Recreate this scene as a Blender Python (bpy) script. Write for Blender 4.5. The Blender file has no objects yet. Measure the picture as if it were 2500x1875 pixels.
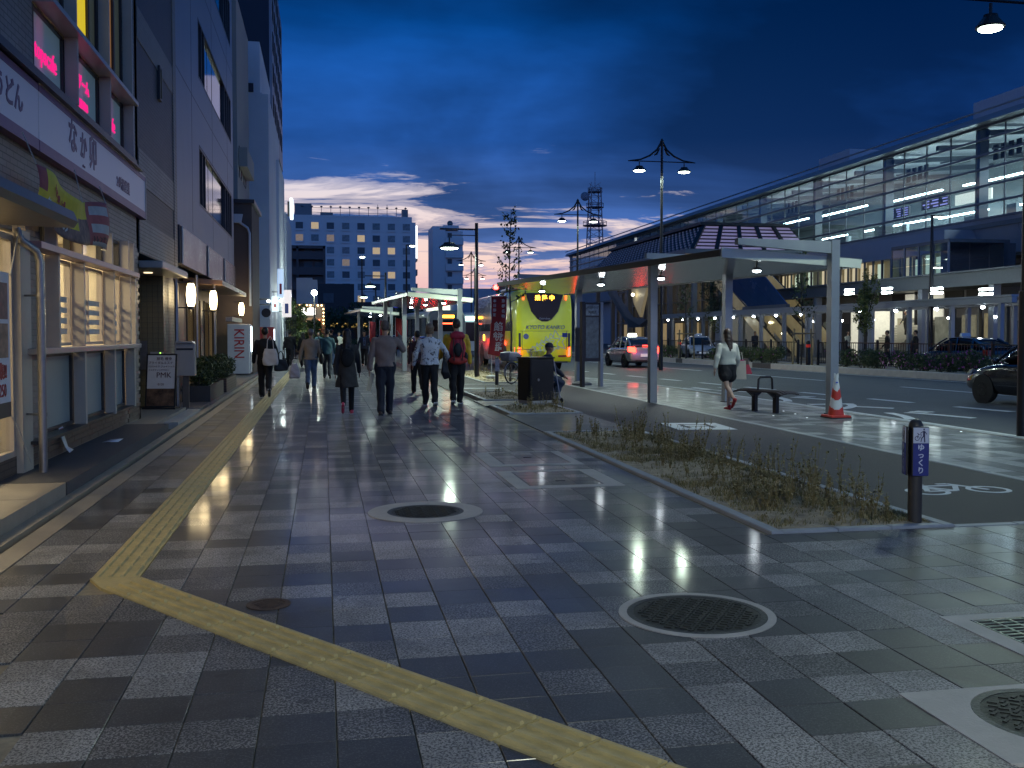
import bpy, math, random
import numpy as np
from mathutils import Vector, Matrix, noise as mnoise

random.seed(7)
rnd = random.random
R = math.radians
scene = bpy.context.scene
COL = scene.collection

# ------------------------------------------------------------------ camera
cam_data = bpy.data.cameras.new('camera')
cam = bpy.data.objects.new('camera', cam_data)
COL.objects.link(cam)
cam_data.sensor_width = 36.0
cam_data.lens = 34.56
cam_data.shift_y = -0.0151
cam_data.clip_start = 0.1
cam_data.clip_end = 3000
cam.location = (0, 0, 1.55)
cam.rotation_euler = (R(88.0), 0, R(-10.844))
scene.camera = cam

# ------------------------------------------------------------------ view, cycles
scene.view_settings.view_transform = 'Standard'
scene.view_settings.look = 'None'
scene.view_settings.exposure = 0.0
scene.view_settings.gamma = 1.0
scene.view_settings.use_curve_mapping = False
scene.render.engine = 'CYCLES'
cy = scene.cycles
cy.use_denoising = True
try:
    cy.denoiser = 'OPENIMAGEDENOISE'
    cy.denoising_input_passes = 'RGB_ALBEDO_NORMAL'
except Exception:
    pass
cy.max_bounces = 5
cy.diffuse_bounces = 2
cy.glossy_bounces = 3
cy.transmission_bounces = 4
cy.transparent_max_bounces = 10
cy.sample_clamp_indirect = 4.0
cy.sample_clamp_direct = 0.0
cy.caustics_reflective = False
cy.caustics_refractive = False
cy.use_light_tree = True
cy.use_adaptive_sampling = True
cy.adaptive_threshold = 0.02

# ------------------------------------------------------------------ world: dusk sky with broken cloud
SUN_EL, SUN_AZ = R(1.0), R(6.0)        # the sun has just gone behind the end of the street
world = bpy.data.worlds.new('World')
scene.world = world
world.use_nodes = True


class NT:
    """small helper to write node trees"""
    def __init__(s, tree):
        s.t = tree
        tree.nodes.clear()

    def n(s, kind, **kw):
        nd = s.t.nodes.new(kind)
        for k, v in kw.items():
            setattr(nd, k, v)
        return nd

    def link(s, a, b):
        s.t.links.new(a, b)

    def val(s, sock, v):
        if isinstance(v, (int, float, tuple, list)):
            sock.default_value = v
        else:
            s.t.links.new(v, sock)

    def math(s, op, a, b=0.0, c=0.0, clamp=False):
        nd = s.n('ShaderNodeMath', operation=op, use_clamp=clamp)
        s.val(nd.inputs[0], a); s.val(nd.inputs[1], b); s.val(nd.inputs[2], c)
        return nd.outputs[0]

    def vmath(s, op, a, b=(0, 0, 0)):
        nd = s.n('ShaderNodeVectorMath', operation=op)
        s.val(nd.inputs[0], a); s.val(nd.inputs[1], b)
        return nd.outputs['Value'] if op in ('DOT_PRODUCT', 'LENGTH') else nd.outputs[0]

    def noise(s, vec, scale, detail=4, rough=.5, dist=0.0):
        nd = s.n('ShaderNodeTexNoise')
        if vec is not None:
            s.link(vec, nd.inputs['Vector'])
        nd.inputs['Scale'].default_value = scale
        nd.inputs['Detail'].default_value = detail
        nd.inputs['Roughness'].default_value = rough
        nd.inputs['Distortion'].default_value = dist
        return nd.outputs['Fac']

    def ramp(s, fac, stops, interp='LINEAR'):
        nd = s.n('ShaderNodeValToRGB')
        cr = nd.color_ramp
        cr.interpolation = interp
        while len(cr.elements) > 1:
            cr.elements.remove(cr.elements[-1])
        for i, (p, c) in enumerate(stops):
            e = cr.elements[0] if i == 0 else cr.elements.new(p)
            e.position = p
            e.color = (c[0], c[1], c[2], 1) if isinstance(c, (tuple, list)) else (c, c, c, 1)
        s.link(fac, nd.inputs[0])
        return nd.outputs[0]

    def mix(s, fac, a, b, mode='MIX'):
        nd = s.n('ShaderNodeMix', data_type='RGBA', blend_type=mode)
        s.val(nd.inputs['Factor'], fac)
        for k, v in (('A', a), ('B', b)):
            sk = [i for i in nd.inputs if i.name == k and i.type == 'RGBA'][0]
            if isinstance(v, (tuple, list)):
                sk.default_value = (v[0], v[1], v[2], 1)
            else:
                s.link(v, sk)
        return [o for o in nd.outputs if o.type == 'RGBA'][0]


def lin(*c):
    """sRGB 0..255 to linear"""
    return tuple((v / 255 / 12.92) if v / 255 <= .04045 else ((v / 255 + .055) / 1.055) ** 2.4 for v in c)


nt = NT(world.node_tree)
tc = nt.n('ShaderNodeTexCoord')
d = nt.vmath('NORMALIZE', tc.outputs['Generated'])
sep = nt.n('ShaderNodeSeparateXYZ'); nt.link(d, sep.inputs[0])
el = sep.outputs['Z']
elc = nt.math('MAXIMUM', el, 0.0)
den = nt.math('ADD', elc, 0.07)
comb = nt.n('ShaderNodeCombineXYZ')
nt.link(nt.math('DIVIDE', sep.outputs['X'], den), comb.inputs[0])
nt.link(nt.math('DIVIDE', sep.outputs['Y'], den), comb.inputs[1])
cp = comb.outputs[0]
mp = nt.n('ShaderNodeMapping'); nt.link(cp, mp.inputs[0])
mp.inputs['Scale'].default_value = (0.55, 0.85, 1)
mp.inputs['Location'].default_value = (3.1, 1.7, 0.4)
n1 = nt.noise(mp.outputs[0], 0.62, 8, .56, .35)          # big cloud shapes
n2 = nt.noise(mp.outputs[0], 1.9, 7, .62, .5)             # ragged edges
n3 = nt.noise(mp.outputs[0], 0.33, 3, .5)                # slow changes of tone
azdot = nt.vmath('DOT_PRODUCT', d, (math.sin(SUN_AZ), math.cos(SUN_AZ), 0))
toward = nt.math('MULTIPLY_ADD', azdot, 0.5, 0.5)        # 1 toward the sunset, 0 away from it
# cloud deck colour by height above the horizon
deck = nt.ramp(elc, [(0.0, lin(150, 140, 184)), (0.05, lin(104, 128, 186)), (0.11, lin(68, 104, 172)),
                     (0.19, lin(30, 74, 142)), (0.30, lin(4, 60, 124)), (0.6, lin(18, 60, 110)), (1.0, lin(22, 58, 104))])
ma = nt.n('ShaderNodeMapping'); nt.link(d, ma.inputs[0]); ma.inputs['Scale'].default_value = (2.1, 2.1, 4.6); ma.inputs['Rotation'].default_value = (.12, .16, 0)
n4 = nt.noise(ma.outputs[0], 1.2, 5, .5, .35)
tone = nt.ramp(nt.math('MULTIPLY_ADD', n4, 0.42, nt.math('MULTIPLY_ADD', n1, .38, nt.math('MULTIPLY', n3, 0.2))),
               [(0.40, 0.40), (0.465, 0.74), (0.52, 1.15), (0.60, 2.0)])
deck = nt.mix(1.0, deck, tone, 'MULTIPLY')
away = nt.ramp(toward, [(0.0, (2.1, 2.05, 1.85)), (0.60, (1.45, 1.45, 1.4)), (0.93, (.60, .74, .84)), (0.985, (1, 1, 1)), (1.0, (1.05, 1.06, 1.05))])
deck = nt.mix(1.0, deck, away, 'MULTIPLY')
# clear sky seen through the gaps: Nishita plus the last glow
sky = nt.n('ShaderNodeTexSky')
sky.sky_type = 'NISHITA'
sky.sun_disc = False
sky.sun_elevation = SUN_EL
sky.sun_rotation = SUN_AZ
sky.air_density = 1.0
sky.dust_density = 1.2
sky.ozone_density = 2.0
gapc = nt.ramp(elc, [(0.0, lin(206, 150, 178)), (0.035, lin(226, 180, 196)), (0.075, lin(248, 220, 214)),
                     (0.14, lin(236, 226, 234)), (0.22, lin(120, 160, 222)), (0.34, lin(20, 88, 176))])
nis = nt.n('ShaderNodeMix', data_type='RGBA', blend_type='MULTIPLY')
nis.inputs['Factor'].default_value = 1.0
ca = [i for i in nis.inputs if i.type == 'RGBA']
nt.link(sky.outputs[0], ca[0]); ca[1].default_value = (.10, .10, .10, 1)
clear = nt.mix(0.10, gapc, [o for o in nis.outputs if o.type == 'RGBA'][0])
gsum = nt.math('ADD', nt.math('MULTIPLY', n1, 0.5), nt.math('MULTIPLY', n2, 0.5))
low = nt.ramp(elc, [(0.0, 0.035), (0.025, 0.05), (0.06, 0.085), (0.10, 0.085), (0.14, 0.06), (0.175, 0.0), (0.26, 0.0)])
lowd = nt.math('MULTIPLY', low, nt.ramp(toward, [(0.80, 0.0), (0.94, 0.35), (0.975, 1.0)]))
hi = nt.ramp(elc, [(0.14, 0.0), (0.20, 0.10), (1.0, 0.10)])
g = nt.math('SUBTRACT', nt.math('ADD', gsum, lowd), hi)
gap = nt.ramp(g, [(0.540, 0.0), (0.572, 0.5), (0.615, 1.0)], 'EASE')
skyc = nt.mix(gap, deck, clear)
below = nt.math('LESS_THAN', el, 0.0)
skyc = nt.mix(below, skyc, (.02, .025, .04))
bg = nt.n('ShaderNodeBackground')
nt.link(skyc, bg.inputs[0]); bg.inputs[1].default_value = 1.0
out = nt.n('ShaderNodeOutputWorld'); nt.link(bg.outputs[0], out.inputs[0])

# ------------------------------------------------------------------ sun (already down: only a trace of glow)
sl = bpy.data.lights.new('sun', 'SUN')
sl.energy = 0.03
sl.angle = R(20)
sl.color = (1, .82, .74)
so = bpy.data.objects.new('sun', sl)
COL.objects.link(so)
so.rotation_euler = (R(90 - 4), 0, R(180 - 6.0))

# ------------------------------------------------------------------ materials
MATS = {}


def M(name, col=(.5, .5, .5), rough=.6, metal=0.0, var=.12, scale=6.0, bump=0.0, bscale=60.0,
      emit=None, estr=0.0, spec=.5, coat=0.0, stain=0.0):
    """procedural principled material: base colour broken up by noise, fine relief, optional light"""
    if name in MATS:
        return MATS[name]
    m = bpy.data.materials.new(name)
    m.use_nodes = True
    t = NT(m.node_tree)
    p = t.n('ShaderNodeBsdfPrincipled')
    o = t.n('ShaderNodeOutputMaterial'); t.link(p.outputs[0], o.inputs[0])
    tcn = t.n('ShaderNodeTexCoord')
    vec = tcn.outputs['Object']
    oi = t.n('ShaderNodeObjectInfo')
    f = t.noise(vec, scale, 5, .6)
    if var > 0:
        a = tuple(min(1, c * (1 + var)) for c in col)
        b = tuple(c * (1 - var) for c in col)
        c_ = t.ramp(f, [(0.3, b), (0.7, a)])
        if stain > 0:
            s2 = t.noise(vec, scale * .23, 6, .7, .6)
            c_ = t.mix(t.math('MULTIPLY', t.ramp(s2, [(0.5, 0.0), (0.72, 1.0)]), stain), c_, tuple(x * .45 for x in col))
        t.link(c_, p.inputs['Base Color'])
    else:
        p.inputs['Base Color'].default_value = (*col, 1)
    if rough > 0.02:
        rr = t.math('MULTIPLY_ADD', f, .16, rough - .08, clamp=True)
        t.link(rr, p.inputs['Roughness'])
    else:
        p.inputs['Roughness'].default_value = rough
    p.inputs['Metallic'].default_value = metal
    p.inputs['Specular IOR Level'].default_value = spec
    p.inputs['Coat Weight'].default_value = coat
    p.inputs['Coat Roughness'].default_value = .06
    if bump > 0:
        bn = t.n('ShaderNodeBump')
        bn.inputs['Strength'].default_value = bump
        bn.inputs['Distance'].default_value = .02
        t.link(t.noise(vec, bscale, 3, .6), bn.inputs['Height'])
        t.link(bn.outputs[0], p.inputs['Normal'])
    if emit is not None:
        p.inputs['Emission Color'].default_value = (*emit, 1)
        p.inputs['Emission Strength'].default_value = estr
    MATS[name] = m
    return m


def glass(name, tint=(.8, .9, 1), refl=.12, dark=0.0, rough=.02):
    """thin pane: lets light through and mirrors a little more at grazing angles"""
    if name in MATS:
        return MATS[name]
    m = bpy.data.materials.new(name)
    m.use_nodes = True
    t = NT(m.node_tree)
    tr = t.n('ShaderNodeBsdfTransparent'); tr.inputs[0].default_value = (*tint, 1)
    gl = t.n('ShaderNodeBsdfGlossy'); gl.inputs['Roughness'].default_value = rough
    gl.inputs[0].default_value = (.9, .9, .9, 1)
    lw = t.n('ShaderNodeLayerWeight'); lw.inputs[0].default_value = .5
    fac = t.math('MULTIPLY_ADD', t.math('POWER', lw.outputs['Facing'], 5.0), .75, refl, clamp=True)
    mx = t.n('ShaderNodeMixShader')
    t.link(fac, mx.inputs[0]); t.link(tr.outputs[0], mx.inputs[1]); t.link(gl.outputs[0], mx.inputs[2])
    o = t.n('ShaderNodeOutputMaterial'); t.link(mx.outputs[0], o.inputs[0])
    MATS[name] = m
    return m


def glow(name, col, strength):
    """a surface that gives off light"""
    if name in MATS:
        return MATS[name]
    m = bpy.data.materials.new(name)
    m.use_nodes = True
    t = NT(m.node_tree)
    e = t.n('ShaderNodeEmission')
    tcn = t.n('ShaderNodeTexCoord')
    f = t.noise(tcn.outputs['Object'], 9, 2)
    t.link(t.ramp(f, [(.3, tuple(c * .92 for c in col)), (.7, col)]), e.inputs[0])
    e.inputs[1].default_value = strength
    o = t.n('ShaderNodeOutputMaterial'); t.link(e.outputs[0], o.inputs[0])
    MATS[name] = m
    return m


# ------------------------------------------------------------------ mesh building
def V(*a):
    return np.array(a, float)


class MB:
    """collects shapes; build() links them as ONE mesh object"""
    def __init__(s):
        s.v = []
        s.f = []
        s.m = []
        s.cur = 0

    def mat(s, i):
        s.cur = i
        return s

    def add(s, vs, fs):
        b = len(s.v)
        s.v.extend([tuple(map(float, q)) for q in vs])
        for f in fs:
            s.f.append(tuple(b + i for i in f))
            s.m.append(s.cur)
        return s

    def box(s, x0, x1, y0, y1, z0, z1):
        if x0 > x1: x0, x1 = x1, x0
        if y0 > y1: y0, y1 = y1, y0
        if z0 > z1: z0, z1 = z1, z0
        vs = [(x0, y0, z0), (x1, y0, z0), (x1, y1, z0), (x0, y1, z0), (x0, y0, z1), (x1, y0, z1), (x1, y1, z1), (x0, y1, z1)]
        return s.add(vs, [(3, 2, 1, 0), (4, 5, 6, 7), (0, 1, 5, 4), (1, 2, 6, 5), (2, 3, 7, 6), (3, 0, 4, 7)])

    def cbox(s, c, size, rot=None):
        h = np.array(size) / 2
        vs = np.array([(-1, -1, -1), (1, -1, -1), (1, 1, -1), (-1, 1, -1), (-1, -1, 1), (1, -1, 1), (1, 1, 1), (-1, 1, 1)]) * h
        if rot is not None:
            Rm = np.array(Matrix.Rotation(rot[1], 3, rot[0])) if isinstance(rot, tuple) else np.array(rot)
            vs = vs @ Rm.T
        return s.add(vs + np.array(c), [(3, 2, 1, 0), (4, 5, 6, 7), (0, 1, 5, 4), (1, 2, 6, 5), (2, 3, 7, 6), (3, 0, 4, 7)])

    def bar(s, a, b, w, h=None):
        """square bar from a to b"""
        h = h or w
        a, b = np.array(a, float), np.array(b, float)
        d = b - a
        L = np.linalg.norm(d)
        if L < 1e-6:
            return s
        d /= L
        up = V(0, 0, 1) if abs(d[2]) < .95 else V(1, 0, 0)
        r = np.cross(d, up); r /= np.linalg.norm(r)
        u = np.cross(r, d)
        q = []
        for p in (a, b):
            for (i, j) in ((-1, -1), (1, -1), (1, 1), (-1, 1)):
                q.append(p + r * i * w / 2 + u * j * h / 2)
        return s.add(q, [(0, 1, 2, 3)[::-1], (4, 5, 6, 7), (0, 1, 5, 4), (1, 2, 6, 5), (2, 3, 7, 6), (3, 0, 4, 7)])

    def tube(s, pts, rad, n=8, cap=True):
        pts = [np.array(p, float) for p in pts]
        k = len(pts)
        rads = rad if isinstance(rad, (list, tuple)) else [rad] * k
        base = len(s.v)
        ref = None
        for i, p in enumerate(pts):
            t = pts[min(i + 1, k - 1)] - pts[max(i - 1, 0)]
            t /= (np.linalg.norm(t) + 1e-9)
            if ref is None:
                ref = V(0, 0, 1) if abs(t[2]) < .9 else V(1, 0, 0)
            r = np.cross(t, ref); r /= (np.linalg.norm(r) + 1e-9)
            u = np.cross(r, t)
            ref = u
            for j in range(n):
                a = 2 * math.pi * j / n
                s.v.append(tuple(p + (r * math.cos(a) + u * math.sin(a)) * rads[i]))
        for i in range(k - 1):
            for j in range(n):
                a, b = base + i * n + j, base + i * n + (j + 1) % n
                s.f.append((a, b, b + n, a + n)); s.m.append(s.cur)
        if cap:
            s.f.append(tuple(base + j for j in range(n))[::-1]); s.m.append(s.cur)
            s.f.append(tuple(base + (k - 1) * n + j for j in range(n))); s.m.append(s.cur)
        return s

    def cyl(s, x, y, z0, z1, r, n=16, r2=None):
        return s.tube([(x, y, z0), (x, y, z1)], [r, r if r2 is None else r2], n)

    def lathe(s, prof, c=(0, 0, 0), n=20, axis='Z'):
        """prof: list of (radius, height)"""
        base = len(s.v)
        k = len(prof)
        for (r, h) in prof:
            for j in range(n):
                a = 2 * math.pi * j / n
                q = (r * math.cos(a), r * math.sin(a), h)
                if axis == 'X': q = (h, q[0], q[1])
                if axis == 'Y': q = (q[1], h, q[0])
                s.v.append((q[0] + c[0], q[1] + c[1], q[2] + c[2]))
        for i in range(k - 1):
            for j in range(n):
                a, b = base + i * n + j, base + i * n + (j + 1) % n
                s.f.append((a, b, b + n, a + n)); s.m.append(s.cur)
        s.f.append(tuple(base + j for j in range(n))[::-1]); s.m.append(s.cur)
        s.f.append(tuple(base + (k - 1) * n + j for j in range(n))); s.m.append(s.cur)
        return s

    def prism(s, poly, h0, h1, axis='Z'):
        """extrude a 2-D outline; axis Z: (x,y), Y: (x,z), X: (y,z)"""
        n = len(poly)
        def P(a, b, h):
            return (a, b, h) if axis == 'Z' else ((a, h, b) if axis == 'Y' else (h, a, b))
        vs = [P(a, b, h0) for a, b in poly] + [P(a, b, h1) for a, b in poly]
        fs = [tuple(range(n))[::-1], tuple(range(n, 2 * n))] + [(i, (i + 1) % n, (i + 1) % n + n, i + n) for i in range(n)]
        return s.add(vs, fs)

    def loft(s, rings, cap=True, close=True):
        n = len(rings[0])
        base = len(s.v)
        for r in rings:
            s.v.extend([tuple(map(float, p)) for p in r])
        for i in range(len(rings) - 1):
            for j in range(n if close else n - 1):
                a, b = base + i * n + j, base + i * n + (j + 1) % n
                s.f.append((a, b, b + n, a + n)); s.m.append(s.cur)
        if cap:
            s.f.append(tuple(base + j for j in range(n))[::-1]); s.m.append(s.cur)
            s.f.append(tuple(base + (len(rings) - 1) * n + j for j in range(n))); s.m.append(s.cur)
        return s

    def quad(s, a, b, c, d):
        return s.add([a, b, c, d], [(0, 1, 2, 3)])

    def ball(s, c, r, n=12, m=8, sc=(1, 1, 1), rot=None):
        base = len(s.v)
        pts = []
        for i in range(m + 1):
            th = math.pi * i / m
            for j in range(n):
                a = 2 * math.pi * j / n
                pts.append((math.sin(th) * math.cos(a) * r * sc[0], math.sin(th) * math.sin(a) * r * sc[1], math.cos(th) * r * sc[2]))
        pts = np.array(pts)
        if rot is not None:
            pts = pts @ np.array(rot).T
        pts = pts + np.array(c)
        s.v.extend([tuple(p) for p in pts])
        for i in range(m):
            for j in range(n):
                a, b = base + i * n + j, base + i * n + (j + 1) % n
                s.f.append((a, a + n, b + n, b)); s.m.append(s.cur)
        return s

    def mesh(s, name, mats, smooth=False):
        me = bpy.data.meshes.new(name)
        me.from_pydata(s.v, [], s.f)
        mats = mats if isinstance(mats, (list, tuple)) else [mats]
        for m in mats:
            me.materials.append(m)
        if len(mats) > 1:
            me.polygons.foreach_set('material_index', s.m)
        if smooth:
            me.polygons.foreach_set('use_smooth', [True] * len(me.polygons))
        me.update()
        if smooth and smooth != 'all':
            try:
                me.set_sharp_from_angle(angle=R(35))
            except Exception:
                pass
        return me

    def build(s, name, mats, parent=None, smooth=False):
        return link(bpy.data.objects.new(name, s.mesh(name, mats, smooth)), parent)


def link(o, parent=None):
    COL.objects.link(o)
    if parent is not None:
        o.parent = parent
    return o


def thing(name, label, cat, loc=(0, 0, 0), rot=0.0, group=None):
    o = bpy.data.objects.new(name, None)
    COL.objects.link(o)
    o.empty_display_size = .2
    o.location = loc
    o.rotation_euler = (0, 0, rot)
    o['label'] = label
    o['category'] = cat
    if group:
        o['group'] = group
    return o


def struct(o):
    o['kind'] = 'structure'
    return o


def stuff(o):
    o['kind'] = 'stuff'
    return o


def copy_tree(root, loc=None, rot=None, label=None, group=None):
    """a copy of a thing with copies of its parts and sub-parts"""
    r = root.copy(); COL.objects.link(r)
    if loc is not None: r.location = loc
    if rot is not None: r.rotation_euler = (0, 0, rot)
    if label: r['label'] = label
    if group: r['group'] = group
    for ch in list(root.children):
        c = ch.copy(); COL.objects.link(c); c.parent = r
        for gch in list(ch.children):
            q = gch.copy(); COL.objects.link(q); q.parent = c
    return r


def bevel(o, w=.01, seg=2, angle=40):
    md = o.modifiers.new('bevel', 'BEVEL')
    md.width = w
    md.segments = seg
    md.limit_method = 'ANGLE'
    md.angle_limit = R(angle)
    return o


def clear_parent_light(kind, name, energy, loc, parent=None, col=(1, 1, 1), size=.1, rot=None, spot=None, blend=.6, shape=None, size_y=None):
    ld = bpy.data.lights.new(name, kind)
    ld.energy = energy
    ld.color = col
    if kind == 'AREA':
        ld.size = size
        if size_y:
            ld.shape = 'RECTANGLE'; ld.size_y = size_y
    else:
        ld.shadow_soft_size = size
    if kind == 'SPOT':
        ld.spot_size = R(spot or 120); ld.spot_blend = blend
    o = bpy.data.objects.new(name, ld)
    COL.objects.link(o)
    o.location = loc
    if rot: o.rotation_euler = rot
    if parent is not None: o.parent = parent
    return o


lamp_light = clear_parent_light

_tcache = {}


def text_mesh(body, size, depth=.004, bold=0.0, align='CENTER', vertical=False, shear=0.0, width=1.0):
    """flat lettering as real geometry, centred; x to the right, y up, thin in z. Returns (verts, faces)"""
    key = (body, size, depth, bold, align, vertical, shear, width)
    if key in _tcache:
        return _tcache[key]
    cu = bpy.data.curves.new('lettering', 'FONT')
    cu.body = '\n'.join(body) if vertical else body
    cu.size = size
    cu.extrude = depth / 2
    cu.offset = bold
    cu.resolution_u = 2
    cu.align_x = align
    cu.align_y = 'CENTER'
    cu.shear = shear
    cu.space_line = .95
    o = bpy.data.objects.new('lettering', cu)
    COL.objects.link(o)
    dg = bpy.context.evaluated_depsgraph_get()
    me = bpy.data.meshes.new_from_object(o.evaluated_get(dg))
    vs = np.array([v.co[:] for v in me.vertices]) if len(me.vertices) else np.zeros((0, 3))
    if len(vs):
        vs[:, 0] *= width
    fs = [tuple(p.vertices) for p in me.polygons]
    bpy.data.objects.remove(o)
    bpy.data.curves.remove(cu)
    bpy.data.meshes.remove(me)
    _tcache[key] = (vs, fs)
    return vs, fs


def text_into(mb, body, size, origin, right, up, depth=.004, **kw):
    vs, fs = text_mesh(body, size, depth, **kw)
    if not len(vs):
        return mb
    r, u = np.array(right, float), np.array(up, float)
    n = np.cross(r, u)
    q = np.array(origin) + vs[:, :1] * r + vs[:, 1:2] * u + vs[:, 2:3] * n
    return mb.add(q, fs)


def lettering(name, mat, parent, items, depth=.004):
    """items: (body, size, origin, right, up, kwargs)"""
    for it in items:
        mb = MB()
        text_into(mb, it[0], it[1], it[2], it[3], it[4], depth=depth, **(it[5] if len(it) > 5 else {}))
        o = mb.build(name, mat, parent)
    return o


def remesh(mb, voxel, smooth_it=3, wrinkle=0.0, wscale=9.0, seed=0):
    """union of overlapping shapes -> one continuous skin"""
    me = bpy.data.meshes.new('tmp')
    me.from_pydata(mb.v, [], mb.f)
    o = bpy.data.objects.new('tmp', me)
    COL.objects.link(o)
    md = o.modifiers.new('r', 'REMESH'); md.mode = 'VOXEL'; md.voxel_size = voxel
    if smooth_it:
        ms = o.modifiers.new('s', 'SMOOTH'); ms.iterations = smooth_it; ms.factor = .5
    dg = bpy.context.evaluated_depsgraph_get()
    out = bpy.data.meshes.new_from_object(o.evaluated_get(dg))
    bpy.data.objects.remove(o)
    bpy.data.meshes.remove(me)
    if wrinkle > 0:
        nv = len(out.vertices)
        co = np.zeros(nv * 3); out.vertices.foreach_get('co', co); co = co.reshape(-1, 3)
        nr = np.zeros(nv * 3); out.vertices.foreach_get('normal', nr); nr = nr.reshape(-1, 3)
        ph = seed * 3.7
        x, y, z = co.T
        w = (np.sin(x * wscale * 2.1 + z * wscale * 1.3 + ph + 2 * np.sin(z * wscale * .7 + y * 11 + ph)) +
             .6 * np.sin(z * wscale * 3.1 + x * wscale * 1.7 + y * 17 + ph * 2 + 1.5 * np.sin(x * wscale + ph)))
        co = co + nr * (w * wrinkle)[:, None]
        out.vertices.foreach_set('co', co.ravel())
        out.update()
    return out


def lobj(name, me, mats, parent):
    for m in (mats if isinstance(mats, (list, tuple)) else [mats]):
        me.materials.append(m)
    me.polygons.foreach_set('use_smooth', [True] * len(me.polygons))
    me.name = name
    return link(bpy.data.objects.new(name, me), parent)

# =================================================================== GROUND
def granite(name, base, fleck, amount, rough, bump=.25, coat=1.0):
    m = bpy.data.materials.new(name)
    m.use_nodes = True
    t = NT(m.node_tree)
    p = t.n('ShaderNodeBsdfPrincipled')
    o = t.n('ShaderNodeOutputMaterial'); t.link(p.outputs[0], o.inputs[0])
    geo = t.n('ShaderNodeNewGeometry')
    pos = geo.outputs['Position']
    big = t.noise(pos, 1.1, 4, .6)
    cell = t.n('ShaderNodeTexWhiteNoise')
    sn = t.n('ShaderNodeVectorMath', operation='SNAP')
    t.link(t.vmath('ADD', pos, (.06 + 30, -4.06 + 300, 0)), sn.inputs[0]); sn.inputs[1].default_value = (.3, .3, 5)
    t.link(sn.outputs[0], cell.inputs['Vector'])
    fl = t.noise(pos, 88, 2, .65)
    grit = t.noise(pos, 210, 1, .5)
    fl2 = t.noise(pos, 30, 2, .6)
    mask = t.ramp(t.math('MULTIPLY_ADD', fl2, .12, t.math('MULTIPLY', fl, .88)),
                  [(.56 - amount * .16, 0.0), (.60 - amount * .16, 1.0)])
    c = t.mix(mask, base, fleck)
    tone = t.math('MULTIPLY_ADD', cell.outputs[0], .26, .87)
    tone = t.math('MULTIPLY', tone, t.math('MULTIPLY_ADD', big, .5, .75))
    tone = t.math('MULTIPLY', tone, t.math('MULTIPLY_ADD', grit, 1.3, .35))
    vm = t.n('ShaderNodeVectorMath', operation='SCALE')
    gum = t.ramp(t.noise(pos, 7.5, 1, .4), [(.73, 0.0), (.75, 1.0)])
    dirt = t.ramp(t.noise(pos, 2.4, 6, .7, .8), [(.46, 0.0), (.72, .55)])
    c = t.mix(t.math('MAXIMUM', t.math('MULTIPLY', gum, .6), dirt), c, tuple(q * .55 for q in base))
    t.link(c, vm.inputs[0]); t.link(tone, vm.inputs['Scale'])
    t.link(vm.outputs[0], p.inputs['Base Color'])
    wet = t.noise(pos, .7, 5, .6, .3)
    r_ = t.math('ADD', t.math('MULTIPLY_ADD', wet, .30, rough - .15), t.math('MULTIPLY', mask, .10), clamp=True)
    t.link(r_, p.inputs['Roughness'])
    p.inputs['Specular IOR Level'].default_value = .28
    t.link(t.ramp(wet, [(.35, .42 * coat), (.62, .12 * coat)]), p.inputs['Coat Weight'])
    p.inputs['Coat Roughness'].default_value = .10
    bn = t.n('ShaderNodeBump'); bn.inputs['Strength'].default_value = bump; bn.inputs['Distance'].default_value = .004
    t.link(t.math('MULTIPLY_ADD', fl, .6, t.math('MULTIPLY', fl2, .5)), bn.inputs['Height'])
    t.link(bn.outputs[0], p.inputs['Normal'])
    return m


G_DARK = granite('granite_dark', (.058, .056, .053), (.12, .115, .11), .12, .46, .14)
G_MID = granite('granite_mid', (.058, .055, .052), (.27, .255, .235), .40, .50, .22)
G_LIGHT = granite('granite_light', (.10, .095, .088), (.37, .35, .32), .62, .54, .24)
SAND = M('joint_sand', (.25, .21, .14), .9, var=.3, scale=14, bump=.3)
CONC = M('concrete_rim', (.46, .43, .38), .6, var=.14, scale=5, bump=.25, bscale=90, stain=.3)
KERB = M('kerb_concrete', (.34, .35, .35), .55, var=.14, scale=4, bump=.2, bscale=80, stain=.25)
IRON = M('cast_iron', (.030, .030, .030), .5, metal=.3, var=.3, scale=20, bump=.3)
IRONLID = M('cast_iron_worn', (.035, .034, .024), .6, metal=.25, var=.5, scale=9, bump=.3)
TACT = M('tactile_yellow', (.54, .42, .17), .5, var=.2, scale=5, bump=.35, bscale=160, stain=.7)
ASPH = M('asphalt', (.082, .085, .088), .6, var=.25, scale=1.2, bump=.5, bscale=220, stain=.45)
ASPH2 = M('asphalt_brown', (.050, .043, .042), .68, var=.18, scale=1.5, bump=.5, bscale=240)
GROUNDM = M('far_ground', (.05, .05, .052), .8, var=.2, scale=.2)
PAINT = M('road_paint', (.62, .64, .65), .5, var=.12, scale=9, bump=.15, stain=.35)
SOIL = M('sandy_soil', (.40, .32, .21), .95, var=.4, scale=9, bump=.9, bscale=45)

mb = MB(); mb.box(-700, 900, -250, 1500, -.4, -.07)
struct(mb.build('ground', GROUNDM))
mb = MB(); mb.box(7.3, 60, -30, 260, -.069, -.03)
mb.box(-2.0, 7.3, 60, 260, -.069, -.03)
ROAD = struct(mb.build('road', ASPH))

PAV = MB()
PAV.box(-2.02, 3.42, -4, 60, -.069, -.011)
PAV.box(3.42, 10.25, -4, 7.05, -.069, -.011)
pav = struct(PAV.build('pavement', SAND))

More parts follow.
